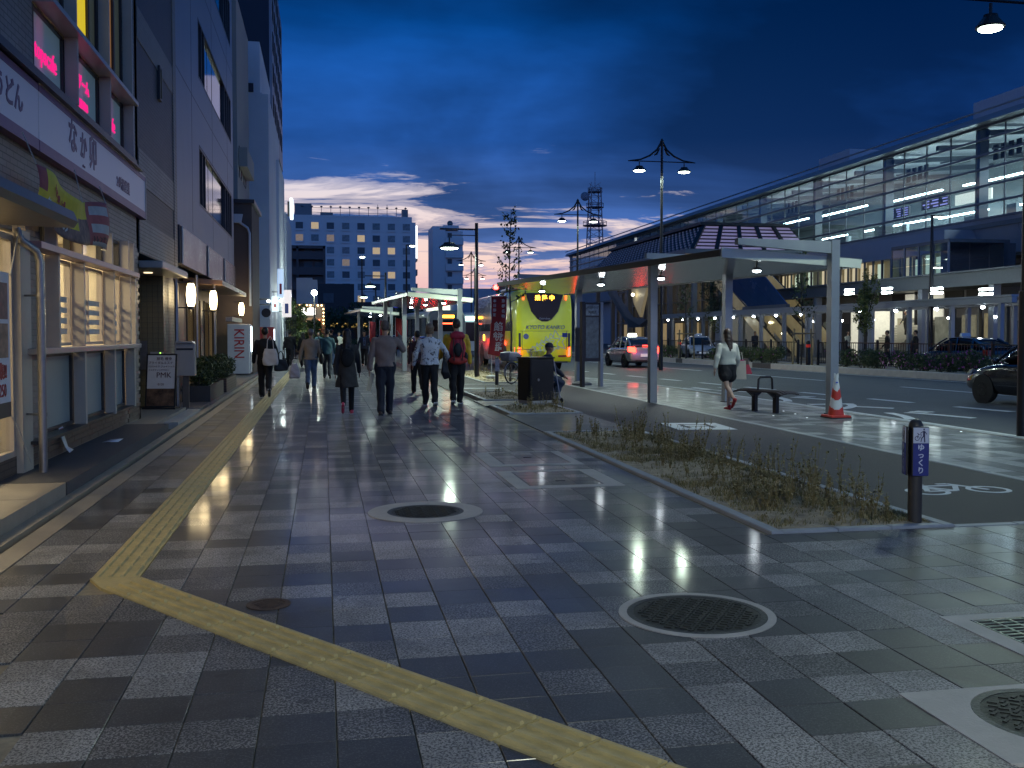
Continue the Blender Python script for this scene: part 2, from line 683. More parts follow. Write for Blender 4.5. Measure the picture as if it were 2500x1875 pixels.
# --- the paving grid: 300 mm granite squares, the nearest ones single objects
rg = random.Random(11)
X0, Y0, T = -2.06, 4.06 - 1.8, .30
spec = []
for i in range(0, 42):
    x = X0 + i * T
    for j in range(-2, 150):
        y = Y0 + j * T
        if x > 3.30 and y + T > 7.08: continue
        if x > 10.0: continue
        if abs(x + 1.46) < .02 and y > 6.0: continue
        if y < 2.0: continue
        u = rg.random()
        k = 0 if u < .44 else (1 if u < .74 else 2)
        x1 = min(x + T, 3.415) if y + T > 7.08 else x + T
        # skip what the camera can not see
        spec.append((x, y, x1, k))


def seen(x, y):
    v = Vector((x, y, -1.55))
    a = R(10.844)
    dz = x * math.sin(a) + y * math.cos(a)
    dx = x * math.cos(a) - y * math.sin(a)
    return dz > 2.2 and abs(dx) < dz * .56


spec = [q for q in spec if seen(q[0] + .15, q[1] + .15)]
spec.sort(key=lambda q: math.hypot(q[0] + .15, q[1] + .15))


def tile_mesh(m):
    b = MB()
    a, c, h = .1473, .1448, .03
    a2, c2 = .1491, .1478
    rings = [[(-a, -a2, -h), (a, -a2, -h), (a, a2, -h), (-a, a2, -h)],
             [(-a, -a2, -.0025), (a, -a2, -.0025), (a, a2, -.0025), (-a, a2, -.0025)],
             [(-c, -c2, 0), (c, -c2, 0), (c, c2, 0), (-c, c2, 0)]]
    b.loft(rings)
    return b.mesh('tile', m)


tmesh = [tile_mesh(m) for m in (G_DARK, G_MID, G_LIGHT)]
for (x, y, x1, k) in spec[:300]:
    o = link(bpy.data.objects.new('tile', tmesh[k]), pav)
    o.location = (x + T / 2, y + T / 2, rg.uniform(-.0012, .0006))
    o.rotation_euler = (rg.uniform(-.0012, .0012), rg.uniform(-.0012, .0012), rg.uniform(-.004, .004))
rest = MB()
for (x, y, x1, k) in spec[300:]:
    rest.mat(k)
    z = rg.uniform(-.001, .0006)
    a, e = .0027, .0009
    rest.add([(x + a, y + e, z), (x1 - a, y + e, z), (x1 - a, y + T - e, z), (x + a, y + T - e, z),
              (x + a, y + e, -.01), (x1 - a, y + e, -.01), (x1 - a, y + T - e, -.01), (x + a, y + T - e, -.01)],
             [(0, 1, 2, 3), (4, 5, 1, 0), (5, 6, 2, 1), (6, 7, 3, 2), (7, 4, 0, 3)])
stuff(rest.build('far_tiles', [G_DARK, G_MID, G_LIGHT], pav))
# pavement further off
mb = MB(); mb.box(-2.02, 3.42, 46.5, 60, -.01, 0)
mb.build('far_paving', G_DARK, pav)

# --- tactile guide blocks
def tactile_mesh():
    b = MB()
    b.box(-.147, .147, -.1445, .1445, -.02, .003)
    for q in (-.1125, -.0375, .0375, .1125):
        w0, w1, L0, L1 = .0135, .0085, .135, .13
        b.loft([[(q - w0, -L0, .0031), (q + w0, -L0, .0031), (q + w0, L0, .0031), (q - w0, L0, .0031)],
                [(q - w1, -L1, .015), (q + w1, -L1, .015), (q + w1, L1, .015), (q - w1, L1, .015)]])
    return b.mesh('tactile_block', TACT)


tm = tactile_mesh()
for j in range(118):
    o = link(bpy.data.objects.new('tactile_block', tm), pav)
    o.location = (-1.31, 6.56 + j * .3 + .15, rg.uniform(-.0004, .0004))
ang = R(-53.6)
dx, dy = math.cos(ang), math.sin(ang)
nx, ny = -dy, dx
st = V(-1.345, 6.30)
for j in range(0, 19):
    c = st + V(dx, dy) * (.3 * j + .16) + V(nx, ny) * .15
    o = link(bpy.data.objects.new('tactile_block', tm), pav)
    o.location = (c[0], c[1], .0055 + rg.uniform(-.0004, .0004))
    o.rotation_euler = (0, 0, ang - math.pi / 2)
# corner wedge where the two strips meet
mb = MB()
a, b_, c_ = (-1.46, 6.55), (-1.16, 6.55), tuple(st + V(nx, ny) * .30 + V(dx, dy) * .012)
e_ = tuple(st + V(dx, dy) * .012)
mb.prism([a, e_, c_, b_], -.02, .0075)
mb.build('tactile_block', TACT, pav)

# --- manholes and hatches
def disc_ring(b, r0, r1, z0, z1, n=48):
    b.loft([[(r1 * math.cos(2 * math.pi * i / n), r1 * math.sin(2 * math.pi * i / n), z0) for i in range(n)],
            [(r1 * math.cos(2 * math.pi * i / n), r1 * math.sin(2 * math.pi * i / n), z1) for i in range(n)],
            [(r0 * math.cos(2 * math.pi * i / n), r0 * math.sin(2 * math.pi * i / n), z1) for i in range(n)],
            [(r0 * math.cos(2 * math.pi * i / n), r0 * math.sin(2 * math.pi * i / n), z0) for i in range(n)]], cap=False)


def manhole(name, label, x, y, R1, R0, studs=True, ringmat=CONC, square=None):
    t = thing(name, label, 'manhole cover', (x, y, 0))
    b = MB()
    if square:
        sx, sy, n = square[0], square[1], 40
        outer = []
        for i in range(n):
            a = 2 * math.pi * i / n
            k = 1 / max(abs(math.cos(a)), abs(math.sin(a)))
            outer.append((max(-1, min(1, math.cos(a) * k)) * sx, max(-1, min(1, math.sin(a) * k)) * sy))
        inner = [(R0 * math.cos(2 * math.pi * i / n) + square[2], R0 * math.sin(2 * math.pi * i / n) + square[3]) for i in range(n)]
        b.loft([[(p[0], p[1], -.03) for p in outer], [(p[0], p[1], .005) for p in outer],
                [(p[0], p[1], .005) for p in inner], [(p[0], p[1], -.03) for p in inner]], cap=False)
        ox, oy = square[2], square[3]
    else:
        disc_ring(b, R0, R1, -.03, .005)
        ox = oy = 0
    b.build('concrete_ring', ringmat, t)
    b = MB(); disc_ring(b, R0 - .035, R0 - .003, -.03, .0035)
    f = b.build('iron_frame', IRON, t); f.location = (ox, oy, 0)
    b = MB(); b.cyl(0, 0, -.03, .0015, R0 - .037, 48)
    f = b.build('lid', IRONLID, t); f.location = (ox, oy, 0)
    if studs:
        b = MB()
        k = 0
        rr = R0 - .06
        q = -rr
        row = 0
        while q < rr:
            p = -rr + (.03 if row % 2 else 0)
            while p < rr:
                if p * p + q * q < rr * rr:
                    b.cbox((p, q, .004), (.040, .016, .006), ('Z', R(35 if (k + row) % 2 else -35)))
                p += .052; k += 1
            q += .037; row += 1
        s_ = stuff(b.build('lid_studs', IRONLID, f))
    return t


manhole('manhole', 'large round iron manhole with narrow pale concrete ring in the foreground paving', 2.02, 5.11, .43, .385)
manhole('manhole', 'round manhole with wide pale concrete ring in the middle of the pavement', .865, 8.53, .50, .335)
manhole('manhole', 'round iron manhole set in a square concrete slab at lower right', 2.88, 3.44, .4, .315, square=(.46, .355, .02, 0))
t = thing('valve_cover', 'small rusty round valve cover beside the yellow guide strip', 'valve cover', (-.32, 5.755, 0))
b = MB(); disc_ring(b, .095, .125, -.03, .004); b.build('rim', M('rusty_iron', (.075, .048, .035), .7, metal=.2, var=.4, scale=22, bump=.4), t)
b = MB(); b.cyl(0, 0, -.03, .0015, .094, 28)
for q in range(-3, 4): b.cbox((0, q * .024, .003), (.16 - abs(q) * .03, .009, .004))
b.build('lid', MATS['rusty_iron'], t)


def hatch(label, x0, x1, y0, y1, ix0, ix1, iy0, iy1, seed):
    t = thing('utility_hatch', label, 'hatch', ((x0 + x1) / 2, (y0 + y1) / 2, 0))
    ox, oy = t.location.x, t.location.y
    b = MB()
    for (a, c, e, f) in ((x0, x1, y0, iy0), (x0, x1, iy1, y1), (x0, ix0, iy0, iy1), (ix1, x1, iy0, iy1)):
        b.box(a - ox, c - ox, e - oy, f - oy, -.03, .005)
    b.build('concrete_frame', CONC, t)
    b = MB(); b.box(ix0 - ox, ix1 - ox, iy0 - oy, iy1 - oy, -.03, .0012); b.build('steel_tray', IRON, t)
    r_ = random.Random(seed)
    nx_, ny_ = 3, 4
    wx, wy = (ix1 - ix0 - .03) / nx_, (iy1 - iy0 - .03) / ny_
    for i in range(nx_):
        for j in range(ny_):
            if (i, j) == (1, 1 + seed % 2):
                b = MB(); b.box(-.05, .05, -.02, .02, -.002, .003); q = b.build('lifting_socket', IRON, t)
                q.location = (ix0 - ox + .015 + (i + .5) * wx, iy0 - oy + .015 + (j + .2) * wy, .004)
            b = MB(); b.box(-wx / 2 + .003, wx / 2 - .003, -wy / 2 + .003, wy / 2 - .003, -.006, .0028)
            q = b.build('tile', (G_DARK, G_MID, G_LIGHT, G_DARK)[r_.randrange(4)], t)
            q.location = (ix0 - ox + .015 + (i + .5) * wx, iy0 - oy + .015 + (j + .5) * wy, 0)
    return t


hatch('tile filled utility hatch in a concrete frame, the farther of the two', 1.90, 3.04, 11.27, 12.64, 2.09, 2.92, 11.44, 12.57, 3)
hatch('tile filled utility hatch in a concrete frame, the nearer of the two', 1.89, 3.03, 9.60, 10.86, 2.05, 2.84, 9.76, 10.77, 4)

t = thing('drain_grate', 'green grey metal grating in a pale frame at the right edge of the paving', 'grate', (3.8, 4.4, 0))
b = MB()
for (a, c, e, f) in ((-.5, .5, -.4, -.31), (-.5, .5, .31, .4), (-.5, -.38, -.31, .31), (.38, .5, -.31, .31)):
    b.box(a, c, e, f, -.03, .005)
b.build('concrete_frame', CONC, t)
b = MB(); b.box(-.38, .38, -.31, .31, -.03, .0012); b.build('drain_pit', M('pit_black', (.01, .01, .01), .9), t)
GRM = M('galvanised', (.22, .25, .23), .4, metal=.6, var=.2, scale=12, bump=.1)
for i in range(8):
    b = MB(); b.box(-.004, .004, -.305, .305, .0015, .007); q = b.build('grate_bar', GRM, t); q.location = (-.37 + i * .105, 0, 0)
for i in range(13):
    b = MB(); b.bar((-.375, 0, .003), (.375, .0, .003), .007, .004); q = b.build('grate_bar', GRM, t); q.location = (0, -.29 + i * .048, 0)

# --- kerb edging round the planting beds and along the bike lane
def kerb_row(parent, a, b, w, h, L, mat=KERB, z=0.0, name='kerb_stone', gap=.006):
    a, b = V(*a), V(*b)
    n = max(1, round(float(np.linalg.norm(b - a)) / L))
    dirv = (b - a) / n
    ln = float(np.linalg.norm(dirv))
    mbk = MB()
    c = .008
    y0, y1 = -ln / 2 + gap / 2, ln / 2 - gap / 2
    mbk.loft([[(y0, -w / 2, -.2), (y1, -w / 2, -.2), (y1, w / 2, -.2), (y0, w / 2, -.2)],
              [(y0, -w / 2, h - c), (y1, -w / 2, h - c), (y1, w / 2, h - c), (y0, w / 2, h - c)],
              [(y0 + c, -w / 2 + c, h), (y1 - c, -w / 2 + c, h), (y1 - c, w / 2 - c, h), (y0 + c, w / 2 - c, h)]])
    me = mbk.mesh(name, mat)
    ang_ = math.atan2(dirv[1], dirv[0])
    for i in range(n):
        o = link(bpy.data.objects.new(name, me), parent)
        p = a + dirv * (i + .5)
        o.location = (p[0], p[1], z + rg.uniform(-.0015, .0015))
        o.rotation_euler = (0, 0, ang_)
    return n


BED = [(3.40, 7.05, 4.98, 15.1), (3.52, 18.6, 4.98, 21.0), (3.66, 22.6, 4.98, 26.1), (5.0, 31.0, 6.6, 41.5)]
beds = []
for (x0, y0, x1, y1) in BED:
    b = MB()
    nx_, ny_ = 14, int((y1 - y0) / .12)
    for i in range(nx_ + 1):
        for j in range(ny_ + 1):
            xx, yy = x0 + .04 + (x1 - x0 - .08) * i / nx_, y0 + .04 + (y1 - y0 - .08) * j / ny_
            e = min(i, nx_ - i, j, ny_ - j)
            b.v.append((xx, yy, (.004 if e == 0 else .012) + (0 if e < 1 else .035 * mnoise.noise(Vector((xx * 3, yy * 3, 1))) + .012 * mnoise.noise(Vector((xx * 14, yy * 14, 1))))))
    for i in range(nx_):
        for j in range(ny_):
            a = i * (ny_ + 1) + j
            b.f.append((a, a + ny_ + 1, a + ny_ + 2, a + 1)); b.m.append(0)
    bed = struct(b.build('planting_bed', SOIL, None, 'all'))
    beds.append(bed)
    for (p, q) in (((x0 + .05, y0), (x0 + .05, y1)), ((x1 - .05, y0), (x1 - .05, y1))):
        kerb_row(bed, p, q, .10, .022, .6)
    for (p, q) in (((x0 + .1, y0 + .05), (x1 - .1, y0 + .05)), ((x0 + .1, y1 - .05), (x1 - .1, y1 - .05))):
        kerb_row(bed, p, q, .10, .0215, .5)

# concrete plate between the beds, the brown bike lane, the tiled bus platform
b = MB(); b.box(3.42, 4.98, 15.1, 18.6, -.069, .001); b.box(3.42, 4.98, 21.0, 22.6, -.069, .001)
plate = struct(b.build('paved_crossing', G_MID))
b = MB(); b.box(3.42, 5.0, 26.1, 60, -.069, -.004); b.box(5.0, 7.28, 7.1, 60, -.069, -.004)
lane = struct(b.build('bike_lane', ASPH2))
kerb_row(lane, (7.33, 7.15), (7.33, 41), .11, .004, .9)
kerb_row(lane, (4.98, 7.09), (7.28, 7.09), .10, .006, .6)

PG_A = granite('platform_grey', (.075, .078, .08), (.16, .16, .16), .4, .40, .2, .45)
PG_B = granite('platform_pale', (.20, .205, .205), (.36, .36, .36), .5, .42, .2, .45)
b = MB()
plat_edge = [(10.25, 7.05), (10.25, 21), (9.9, 30), (8.4, 38), (7.7, 42)]
b.prism([(7.38, 7.05)] + plat_edge + [(7.38, 42)], -.069, -.0105)
plat = struct(b.build('bus_platform', SAND))
b = MB()
def edge_x(y):
    for (p, q) in zip(plat_edge, plat_edge[1:]):
        if p[1] <= y <= q[1]: return p[0] + (q[0] - p[0]) * (y - p[1]) / (q[1] - p[1])
    return 7.7
tl = []
for i in range(10):
    for j in range(116):
        x, y = 7.39 + i * .3, 7.1 + j * .3
        if x + .3 > edge_x(y) - .1: continue
        tl.append((x, y, rg.random() < .42))
tl.sort(key=lambda q: math.hypot(q[0], q[1]))
tl = [q for q in tl if seen(q[0], q[1])]
pm = [tile_mesh(PG_A), tile_mesh(PG_B)]
for (x, y, k) in tl[:300]:
    o = link(bpy.data.objects.new('tile', pm[k]), plat)
    o.location = (x + .15, y + .15, rg.uniform(-.0008, .0006))
rest = MB()
for (x, y, k) in tl[300:]:
    rest.mat(int(k)); rest.box(x + .002, x + .298, y + .002, y + .298, -.01, rg.uniform(-.0006, .0006))
stuff(rest.build('far_tiles', [PG_A, PG_B], plat))
for p, q in zip(plat_edge, plat_edge[1:]):
    kerb_row(plat, p, q, .16, .003, .95)

# --- painted markings
def paint(name, parent, polys, z, mat=PAINT):
    b = MB()
    for poly in polys:
        b.prism(poly, z - .0025, z)
    return b.build(name, mat, parent)


def line(a, c, w):
    a, c = V(*a), V(*c)
    d_ = (c - a) / np.linalg.norm(c - a)
    n_ = V(-d_[1], d_[0]) * w / 2
    return [tuple(a - n_), tuple(c - n_), tuple(c + n_), tuple(a + n_)]


zr = -.024
for (a, c) in (((11.46, 30.5), (11.96, 29.9)), ((11.56, 30.9), (11.3, 32.4)), ((11.5, 33.2), (11.3, 34.6)), ((11.2, 35.6), (11.0, 37.0)), ((10.9, 38.0), (10.7, 39.2))):
    pass
for k in range(9):        # bay line, long dashes on a slight curve
    t0, t1 = k / 9, (k + .52) / 9
    f = lambda q: (13.75 - 3.2 * q ** .9, 17.7 + 25 * q)
    paint('lane_dash', ROAD, [line(f(t0), f(t1), .22)], zr)
for k in range(7):        # middle lane line
    y = 21.5 + k * 9.3
    f = lambda q: (17.05 - .075 * (q - 26), q)
    paint('lane_dash', ROAD, [line(f(y), f(y + 5.2), .16)], zr)
paint('edge_line', ROAD, [line((21.0, 24), (18.75, 56), .15), line((18.75, 56), (15.2, 110), .15)], zr)
paint('edge_line', ROAD, [line((10.55, 12), (10.5, 21.5), .12), line((10.5, 21.5), (10.1, 30), .12)], zr)
# chevron and letters in the bus bay
paint('bay_marking', ROAD, [line((9.95 + .8, 27.6), (10.9, 25.6), .16), line((10.3, 27.3), (11.6, 24.7), .18), line((11.5, 27.4), (11.7, 24.5), .14)], zr)
LB = MB()
text_into(LB, 'バ', 1.7, (11.35, 22.0, zr), (1, 0, 0), (0, 1.25, 0), depth=.004, bold=.02)
text_into(LB, 'ス', 1.7, (11.25, 19.6, zr), (1, 0, 0), (0, 1.25, 0), depth=.004, bold=.02)
text_into(LB, 'バ', 1.7, (11.35, 17.1, zr), (1, 0, 0), (0, 1.25, 0), depth=.004, bold=.02)
LB.build('road_lettering', PAINT, ROAD)
# on the bike lane
zb = -.001
paint('stop_line', lane, [line((3.6, 28.0), (5.0, 27.8), .3)], zb)
paint('stop_line', lane, [line((4.0, 30.3), (7.1, 29.9), .12)], zb)
def bike_sign(b, c, s, flip=1):
    """white bicycle emblem seen from the side, wheels as rings"""
    x, y = c
    def ring(cx, cy_, r, w=.045, n=20):
        for i in range(n):
            a0, a1 = 2 * math.pi * i / n, 2 * math.pi * (i + 1) / n
            q = [(cx + (r - w) * math.cos(a0), cy_ + (r - w) * math.sin(a0)), (cx + r * math.cos(a0), cy_ + r * math.sin(a0)),
                 (cx + r * math.cos(a1), cy_ + r * math.sin(a1)), (cx + (r - w) * math.cos(a1), cy_ + (r - w) * math.sin(a1))]
            b.prism(q, zb - .0025, zb)
    ring(x - .33 * s, y, .21 * s, .05 * s); ring(x + .33 * s, y, .21 * s, .05 * s)
    P = lambda u, v: (x + u * s * flip, y + v * s)
    for (p, q) in (((-.33, 0), (-.17, .30)), ((-.17, .30), (.17, .30)), ((.17, .30), (-.02, 0)), ((-.02, 0), (-.33, 0)), ((-.02, 0), (-.19, .24)), ((.33, 0), (.15, .40)), ((.15, .40), (.03, .40)), ((-.28, .38), (-.13, .38)), ((-.2, .3), (-.2, .38))):
        b.prism(line(P(*p), P(*q), .055 * s), zb - .0027, zb + .0003)
bb = MB(); bike_sign(bb, (6.19, 8.72), 1.02)
bb.build('bicycle_marking', PAINT, lane)
b = MB()
b.prism([(5.66, 15.15), (6.62, 15.0), (6.72, 16.2), (5.76, 16.35)], zb - .0025, zb)
pm_ = b.build('white_panel', PAINT, lane)
bb = MB()
for (p, q) in (((5.95, 15.4), (6.0, 16.0)), ((6.0, 16.0), (6.4, 15.9)), ((6.35, 15.35), (6.45, 16.0)), ((5.9, 15.7), (6.5, 15.6))):
    bb.prism(line(p, q, .07), zb + .0005, zb + .003)
bb.build('panel_symbol', ASPH2, pm_)
# low reflective studs in the platform edge
STUD = M('stud_glass', (.8, .85, .9), .1, emit=(.9, .95, 1), estr=1.2)
for (x, y) in ((8.35, 17.3), (8.75, 16.75), (8.95, 17.6), (9.05, 18.3), (9.6, 14.7), (9.9, 13.9)):
    t = thing('platform_light', 'tiny white ground light set into the tiled bus platform', 'ground light', (x, y, 0), group='ground lights in the bus platform')
    b = MB(); b.lathe([(.04, 0), (.035, .006), (.02, .008)], n=12); b.build('rim', GRM, t)
    b = MB(); b.lathe([(.02, .004), (.018, .012), (.005, .014)], n=12); b.build('lens', STUD, t)

# =================================================================== LEFT SIDE OF THE STREET
def tiled(name, c1, c2, mortar, bw, bh, axis='X', rough=.5):
    """small wall tiles too far away to build singly: colour and fine joints"""
    m = bpy.data.materials.new(name)
    m.use_nodes = True
    t = NT(m.node_tree)
    p = t.n('ShaderNodeBsdfPrincipled')
    o = t.n('ShaderNodeOutputMaterial'); t.link(p.outputs[0], o.inputs[0])
    geo = t.n('ShaderNodeNewGeometry')
    sp = t.n('ShaderNodeSeparateXYZ'); t.link(geo.outputs['Position'], sp.inputs[0])
    cb = t.n('ShaderNodeCombineXYZ')
    t.link(t.math('ADD', sp.outputs['Y'], sp.outputs['X']), cb.inputs[0])
    t.link(sp.outputs['Z'], cb.inputs[1])
    br = t.n('ShaderNodeTexBrick')
    t.link(cb.outputs[0], br.inputs['Vector'])
    br.inputs['Color1'].default_value = (*c1, 1); br.inputs['Color2'].default_value = (*c2, 1); br.inputs['Mortar'].default_value = (*mortar, 1)
    br.inputs['Scale'].default_value = 1.0
    br.inputs['Brick Width'].default_value = bw; br.inputs['Row Height'].default_value = bh
    br.inputs['Mortar Size'].default_value = .006; br.inputs['Bias'].default_value = -.2
    f = t.noise(geo.outputs['Position'], .8, 5, .6)
    c = t.mix(1.0, br.outputs['Color'], t.ramp(f, [(.3, .78), (.7, 1.12)]), 'MULTIPLY')
    t.link(c, p.inputs['Base Color'])
    p.inputs['Roughness'].default_value = rough
    bn = t.n('ShaderNodeBump'); bn.inputs['Strength'].default_value = .4; bn.inputs['Distance'].default_value = .01; bn.invert = True
    t.link(br.outputs['Fac'], bn.inputs['Height']); t.link(bn.outputs[0], p.inputs['Normal'])
    MATS[name] = m
    return m


TILE_BEIGE = tiled('tile_beige', (.30, .26, .21), (.26, .22, .18), (.10, .085, .07), .24, .067)
TILE_DARK = tiled('tile_dark', (.085, .075, .075), (.070, .062, .064), (.035, .03, .03), .24, .067)
TILE_BROWN = tiled('tile_brown', (.10, .07, .055), (.085, .06, .05), (.03, .025, .02), .24, .067)
CREAM = M('cream_panel', (.50, .44, .35), .45, var=.07, scale=3, bump=.05)
CREAM2 = M('cream_metal', (.46, .40, .34), .35, metal=.2, var=.06, scale=4)
TILEPIECE = M('wall_tile', (.29, .23, .18), .42, var=.18, scale=3.3, bump=.12, bscale=50)
TILEPIECE2 = M('wall_tile_brown', (.115, .075, .055), .42, var=.2, scale=3.3, bump=.12, bscale=50)
MORT = M('mortar', (.12, .105, .09), .9, var=.15)
STEPM = M('step_dark', (.062, .062, .066), .6, var=.2, scale=2.5, bump=.35, bscale=150, stain=.2)
PALEP = M('pale_paving', (.30, .26, .20), .5, var=.14, scale=2.2, bump=.25, bscale=140, stain=.3)
FROST = M('frosted_panel', (.30, .34, .32), .35, var=.06, scale=1.5)
FRAME_D = M('dark_frame', (.045, .042, .042), .4, metal=.4, var=.12)
STEEL = M('brushed_steel', (.30, .28, .26), .36, metal=.85, var=.08, scale=14)
INT_WALL = M('interior_wall', (.68, .62, .50), .7, var=.05)
PANE = glass('window_pane', (.93, .95, .95), .02)
PANE_D = M('dark_glass', (.012, .016, .022), .05, var=.0, spec=.9)
PINK = glow('neon_pink', (1.0, .02, .26), 1.05)
WALLG = M('grey_panel_wall', (.26, .265, .30), .42, var=.09, scale=.7, bump=.04, stain=.3)
WHITEW = M('white_render', (.56, .60, .64), .7, var=.07, scale=.5, stain=.15)
CREAMW = M('cream_render', (.38, .35, .30), .7, var=.07, scale=.5, stain=.15)
DARKNAVY = M('dark_cladding', (.012, .014, .03), .5, var=.15, scale=.4)

WX = -3.1
# --- drainage channel between the shop fronts and the pavement
t = struct(link(bpy.data.objects.new('gutter', None)))
b = MB(); b.box(-2.44, -2.02, 2, 60, -.2, -.075); b.build('channel_bed', M('wet_black', (.012, .012, .014), .25, var=.2), t)
def strip_of_slabs(parent, name, x0, x1, y0, y1, L, z, mat, h=.2):
    n = max(1, round((y1 - y0) / L)); l_ = (y1 - y0) / n
    b_ = MB(); b_.box(-(x1 - x0) / 2, (x1 - x0) / 2, -l_ / 2 + .003, l_ / 2 - .003, -h, 0)
    me = b_.mesh(name, mat)
    for i in range(n):
        o = link(bpy.data.objects.new(name, me), parent)
        o.location = ((x0 + x1) / 2, y0 + (i + .5) * l_, z + rg.uniform(-.001, .001))


strip_of_slabs(t, 'kerb_slab', -2.245, -2.07, 3, 60, 1.0, 0.0, PALEP)
strip_of_slabs(t, 'kerb_slab', -2.44, -2.325, 3, 60, 1.0, 0.0, PALEP)
# --- raised plinths in front of the shops
t = struct(link(bpy.data.objects.new('shop_step', None)))
strip_of_slabs(t, 'step_slab', -3.6, -2.445, 10.1, 16.45, 6.35, .12, STEPM, .3)
strip_of_slabs(t, 'step_slab', -2.95, -2.445, 4.2, 10.05, .98, .125, PALEP, .3)
strip_of_slabs(t, 'step_slab', -3.6, -2.956, 4.2, 10.05, .98, .125, PALEP, .3)
for (xa, xb) in ((-5.0, -3.9), (-3.895, -2.7)):
    strip_of_slabs(t, 'porch_slab', xa, xb, 16.5, 20.4, .98, .10, PALEP, .3)
strip_of_slabs(t, 'ramp_slab', -2.69, -2.45, 17.5, 22.2, 1.2, .05, CONC, .3)
strip_of_slabs(t, 'porch_slab', -4.6, -2.45, 20.6, 60, 1.3, .06, M('porch_grey', (.10, .10, .11), .5, var=.15, scale=3, bump=.2), .3)

# ------------------------------------------------------------------ restaurant building
A = thing('restaurant_building', 'beige tiled two storey restaurant building with lit windows and pink window lettering', 'building', (WX, 14, 0))
A.location = (0, 0, 0)
b = MB()
# walls as a shell with openings: (y0,y1,z0,z1) solid pieces on the street front
D0 = WX - .30
for (y0, y1, z0, z1) in ((11.2, 11.78, .1, 3.02), (16.62, 17.8, .1, 3.02), (4, 17.8, 3.02, 4.40), (11.78, 16.62, 2.98, 3.02), (11.78, 16.62, .1, .42),
                         (4, 9.2, 4.4, 7.4), (10.3, 11.65, 4.40, 7.4), (9.2, 10.3, 5.18, 7.4), (16.65, 17.8, 4.40, 7.4), (4, 17.8, 7.4, 14), (11.65, 16.65, 5.36, 5.44)):
    b.box(D0, WX, y0, y1, z0, z1)
b.box(-9, WX, 17.6, 17.8, 0, 14); b.box(-9, -8.8, 4, 17.8, 0, 14)
b.box(-9, WX, 3.8, 4, 0, 14)
b.build('wall', TILE_BEIGE, A)
# wall tiles one by one on the pier beside the downpipe and under the windows
b = MB(); b.box(0, .012, -.118, .118, -.030, .030)
tp = b.mesh('wall_tile', TILEPIECE)
b = MB(); b.box(0, .012, -.118, .118, -.030, .030)
tp2 = b.mesh('wall_tile', TILEPIECE2)
cnt = 0
for r_ in range(43):
    z = .16 + r_ * .067
    if z > 2.98: break
    off = .12 if r_ % 2 else 0
    for y in (11.08 + .12 + .12 - .12 + off, 11.32 + off, 11.56 + off):
        if 11.2 + .11 < y < 11.78 - .11:
            o = link(bpy.data.objects.new('wall_tile', tp if z > .42 else tp2), A)
            o.location = (WX + rg.uniform(0, .002), y, z); cnt += 1
for r_ in range(4):
    z = .17 + r_ * .067
    for k in range(20):
        y = 11.95 + k * .24 + (.12 if r_ % 2 else 0)
        if y > 16.5: continue
        o = link(bpy.data.objects.new('wall_tile', tp2), A)
        o.location = (WX + rg.uniform(0, .002), y, z)
for r_ in range(44):
    z = .16 + r_ * .067
    for k in range(4):
        y = 16.76 + k * .24 + (.12 if r_ % 2 else 0)
        if y > 17.7 or z > 3.0: continue
        o = link(bpy.data.objects.new('wall_tile', tp if z > .42 else tp2), A)
        o.location = (WX + rg.uniform(0, .002), y, z)
# column, interior
b = MB(); b.box(WX - .2, WX + .06, 10.84, 11.195, .1, 2.62); b.build('column', CREAM, A)
b = MB()
b.box(-6.6, WX - .31, 5, 17.2, .08, .115); b.box(-6.7, -6.6, 5, 17.2, .1, 3.1); b.box(-6.6, WX - .31, 5, 17.2, 3.02, 3.1)
b.box(-6.6, WX - .31, 17.2, 17.3, .1, 3.1); b.box(-6.6, WX - .31, 4.9, 5, .1, 3.1)
b.build('interior', INT_WALL, A)
b = MB(); b.box(-6.58, -6.55, 5.2, 17, 1.75, 1.95); b.build('wood_rail', M('wood_warm', (.45, .24, .09), .5, var=.2, scale=4), A)
for (yy) in (7.0, 9.2, 11.6, 13.2, 14.8, 16.2):
    b = MB(); b.box(-4.6, -4.3, yy - .5, yy + .5, 2.97, 3.01); b.build('ceiling_lamp', glow('warm_lamp', (1, .80, .48), 7), A)
    lamp_light('AREA', 'ceiling_lamp_light', 62, (-4.3, yy, 2.95), A, (1, .78, .47), 1.0, (0, R(-25), 0))
# window sill, ledges and fins
b = MB(); b.box(WX, -2.88, 11.05, 16.68, 1.335, 1.40); bevel(b.build('sill', CREAM2, A), .008)
PINKM = M('ledge_mauve', (.36, .24, .26), .35, metal=.2, var=.08)
b = MB(); b.box(WX, -2.90, 11.1, 16.72, 2.455, 2.53); bevel(b.build('ledge', PINKM, A), .006)
for y in (12.0, 13.2, 15.0, 16.2, 16.62):
    b = MB(); b.box(WX, -2.95, y - .03, y + .03, 1.40, 2.455); b.build('fin', CREAM, A)
    b = MB(); b.box(WX, -2.97, y - .03, y + .03, 2.53, 3.0); b.build('fin', CREAM, A)
for y in (13.25, 15.05, 16.55):
    b = MB(); b.box(WX, -2.96, y - .05, y + .05, .40, 1.335); b.build('lower_fin', CREAM, A)
b = MB(); b.box(WX, -2.93, 11.1, 13.2, .385, .42); b.box(WX, -2.98, 13.3, 16.62, .385, .42); b.build('base_ledge', FRAME_D, A)
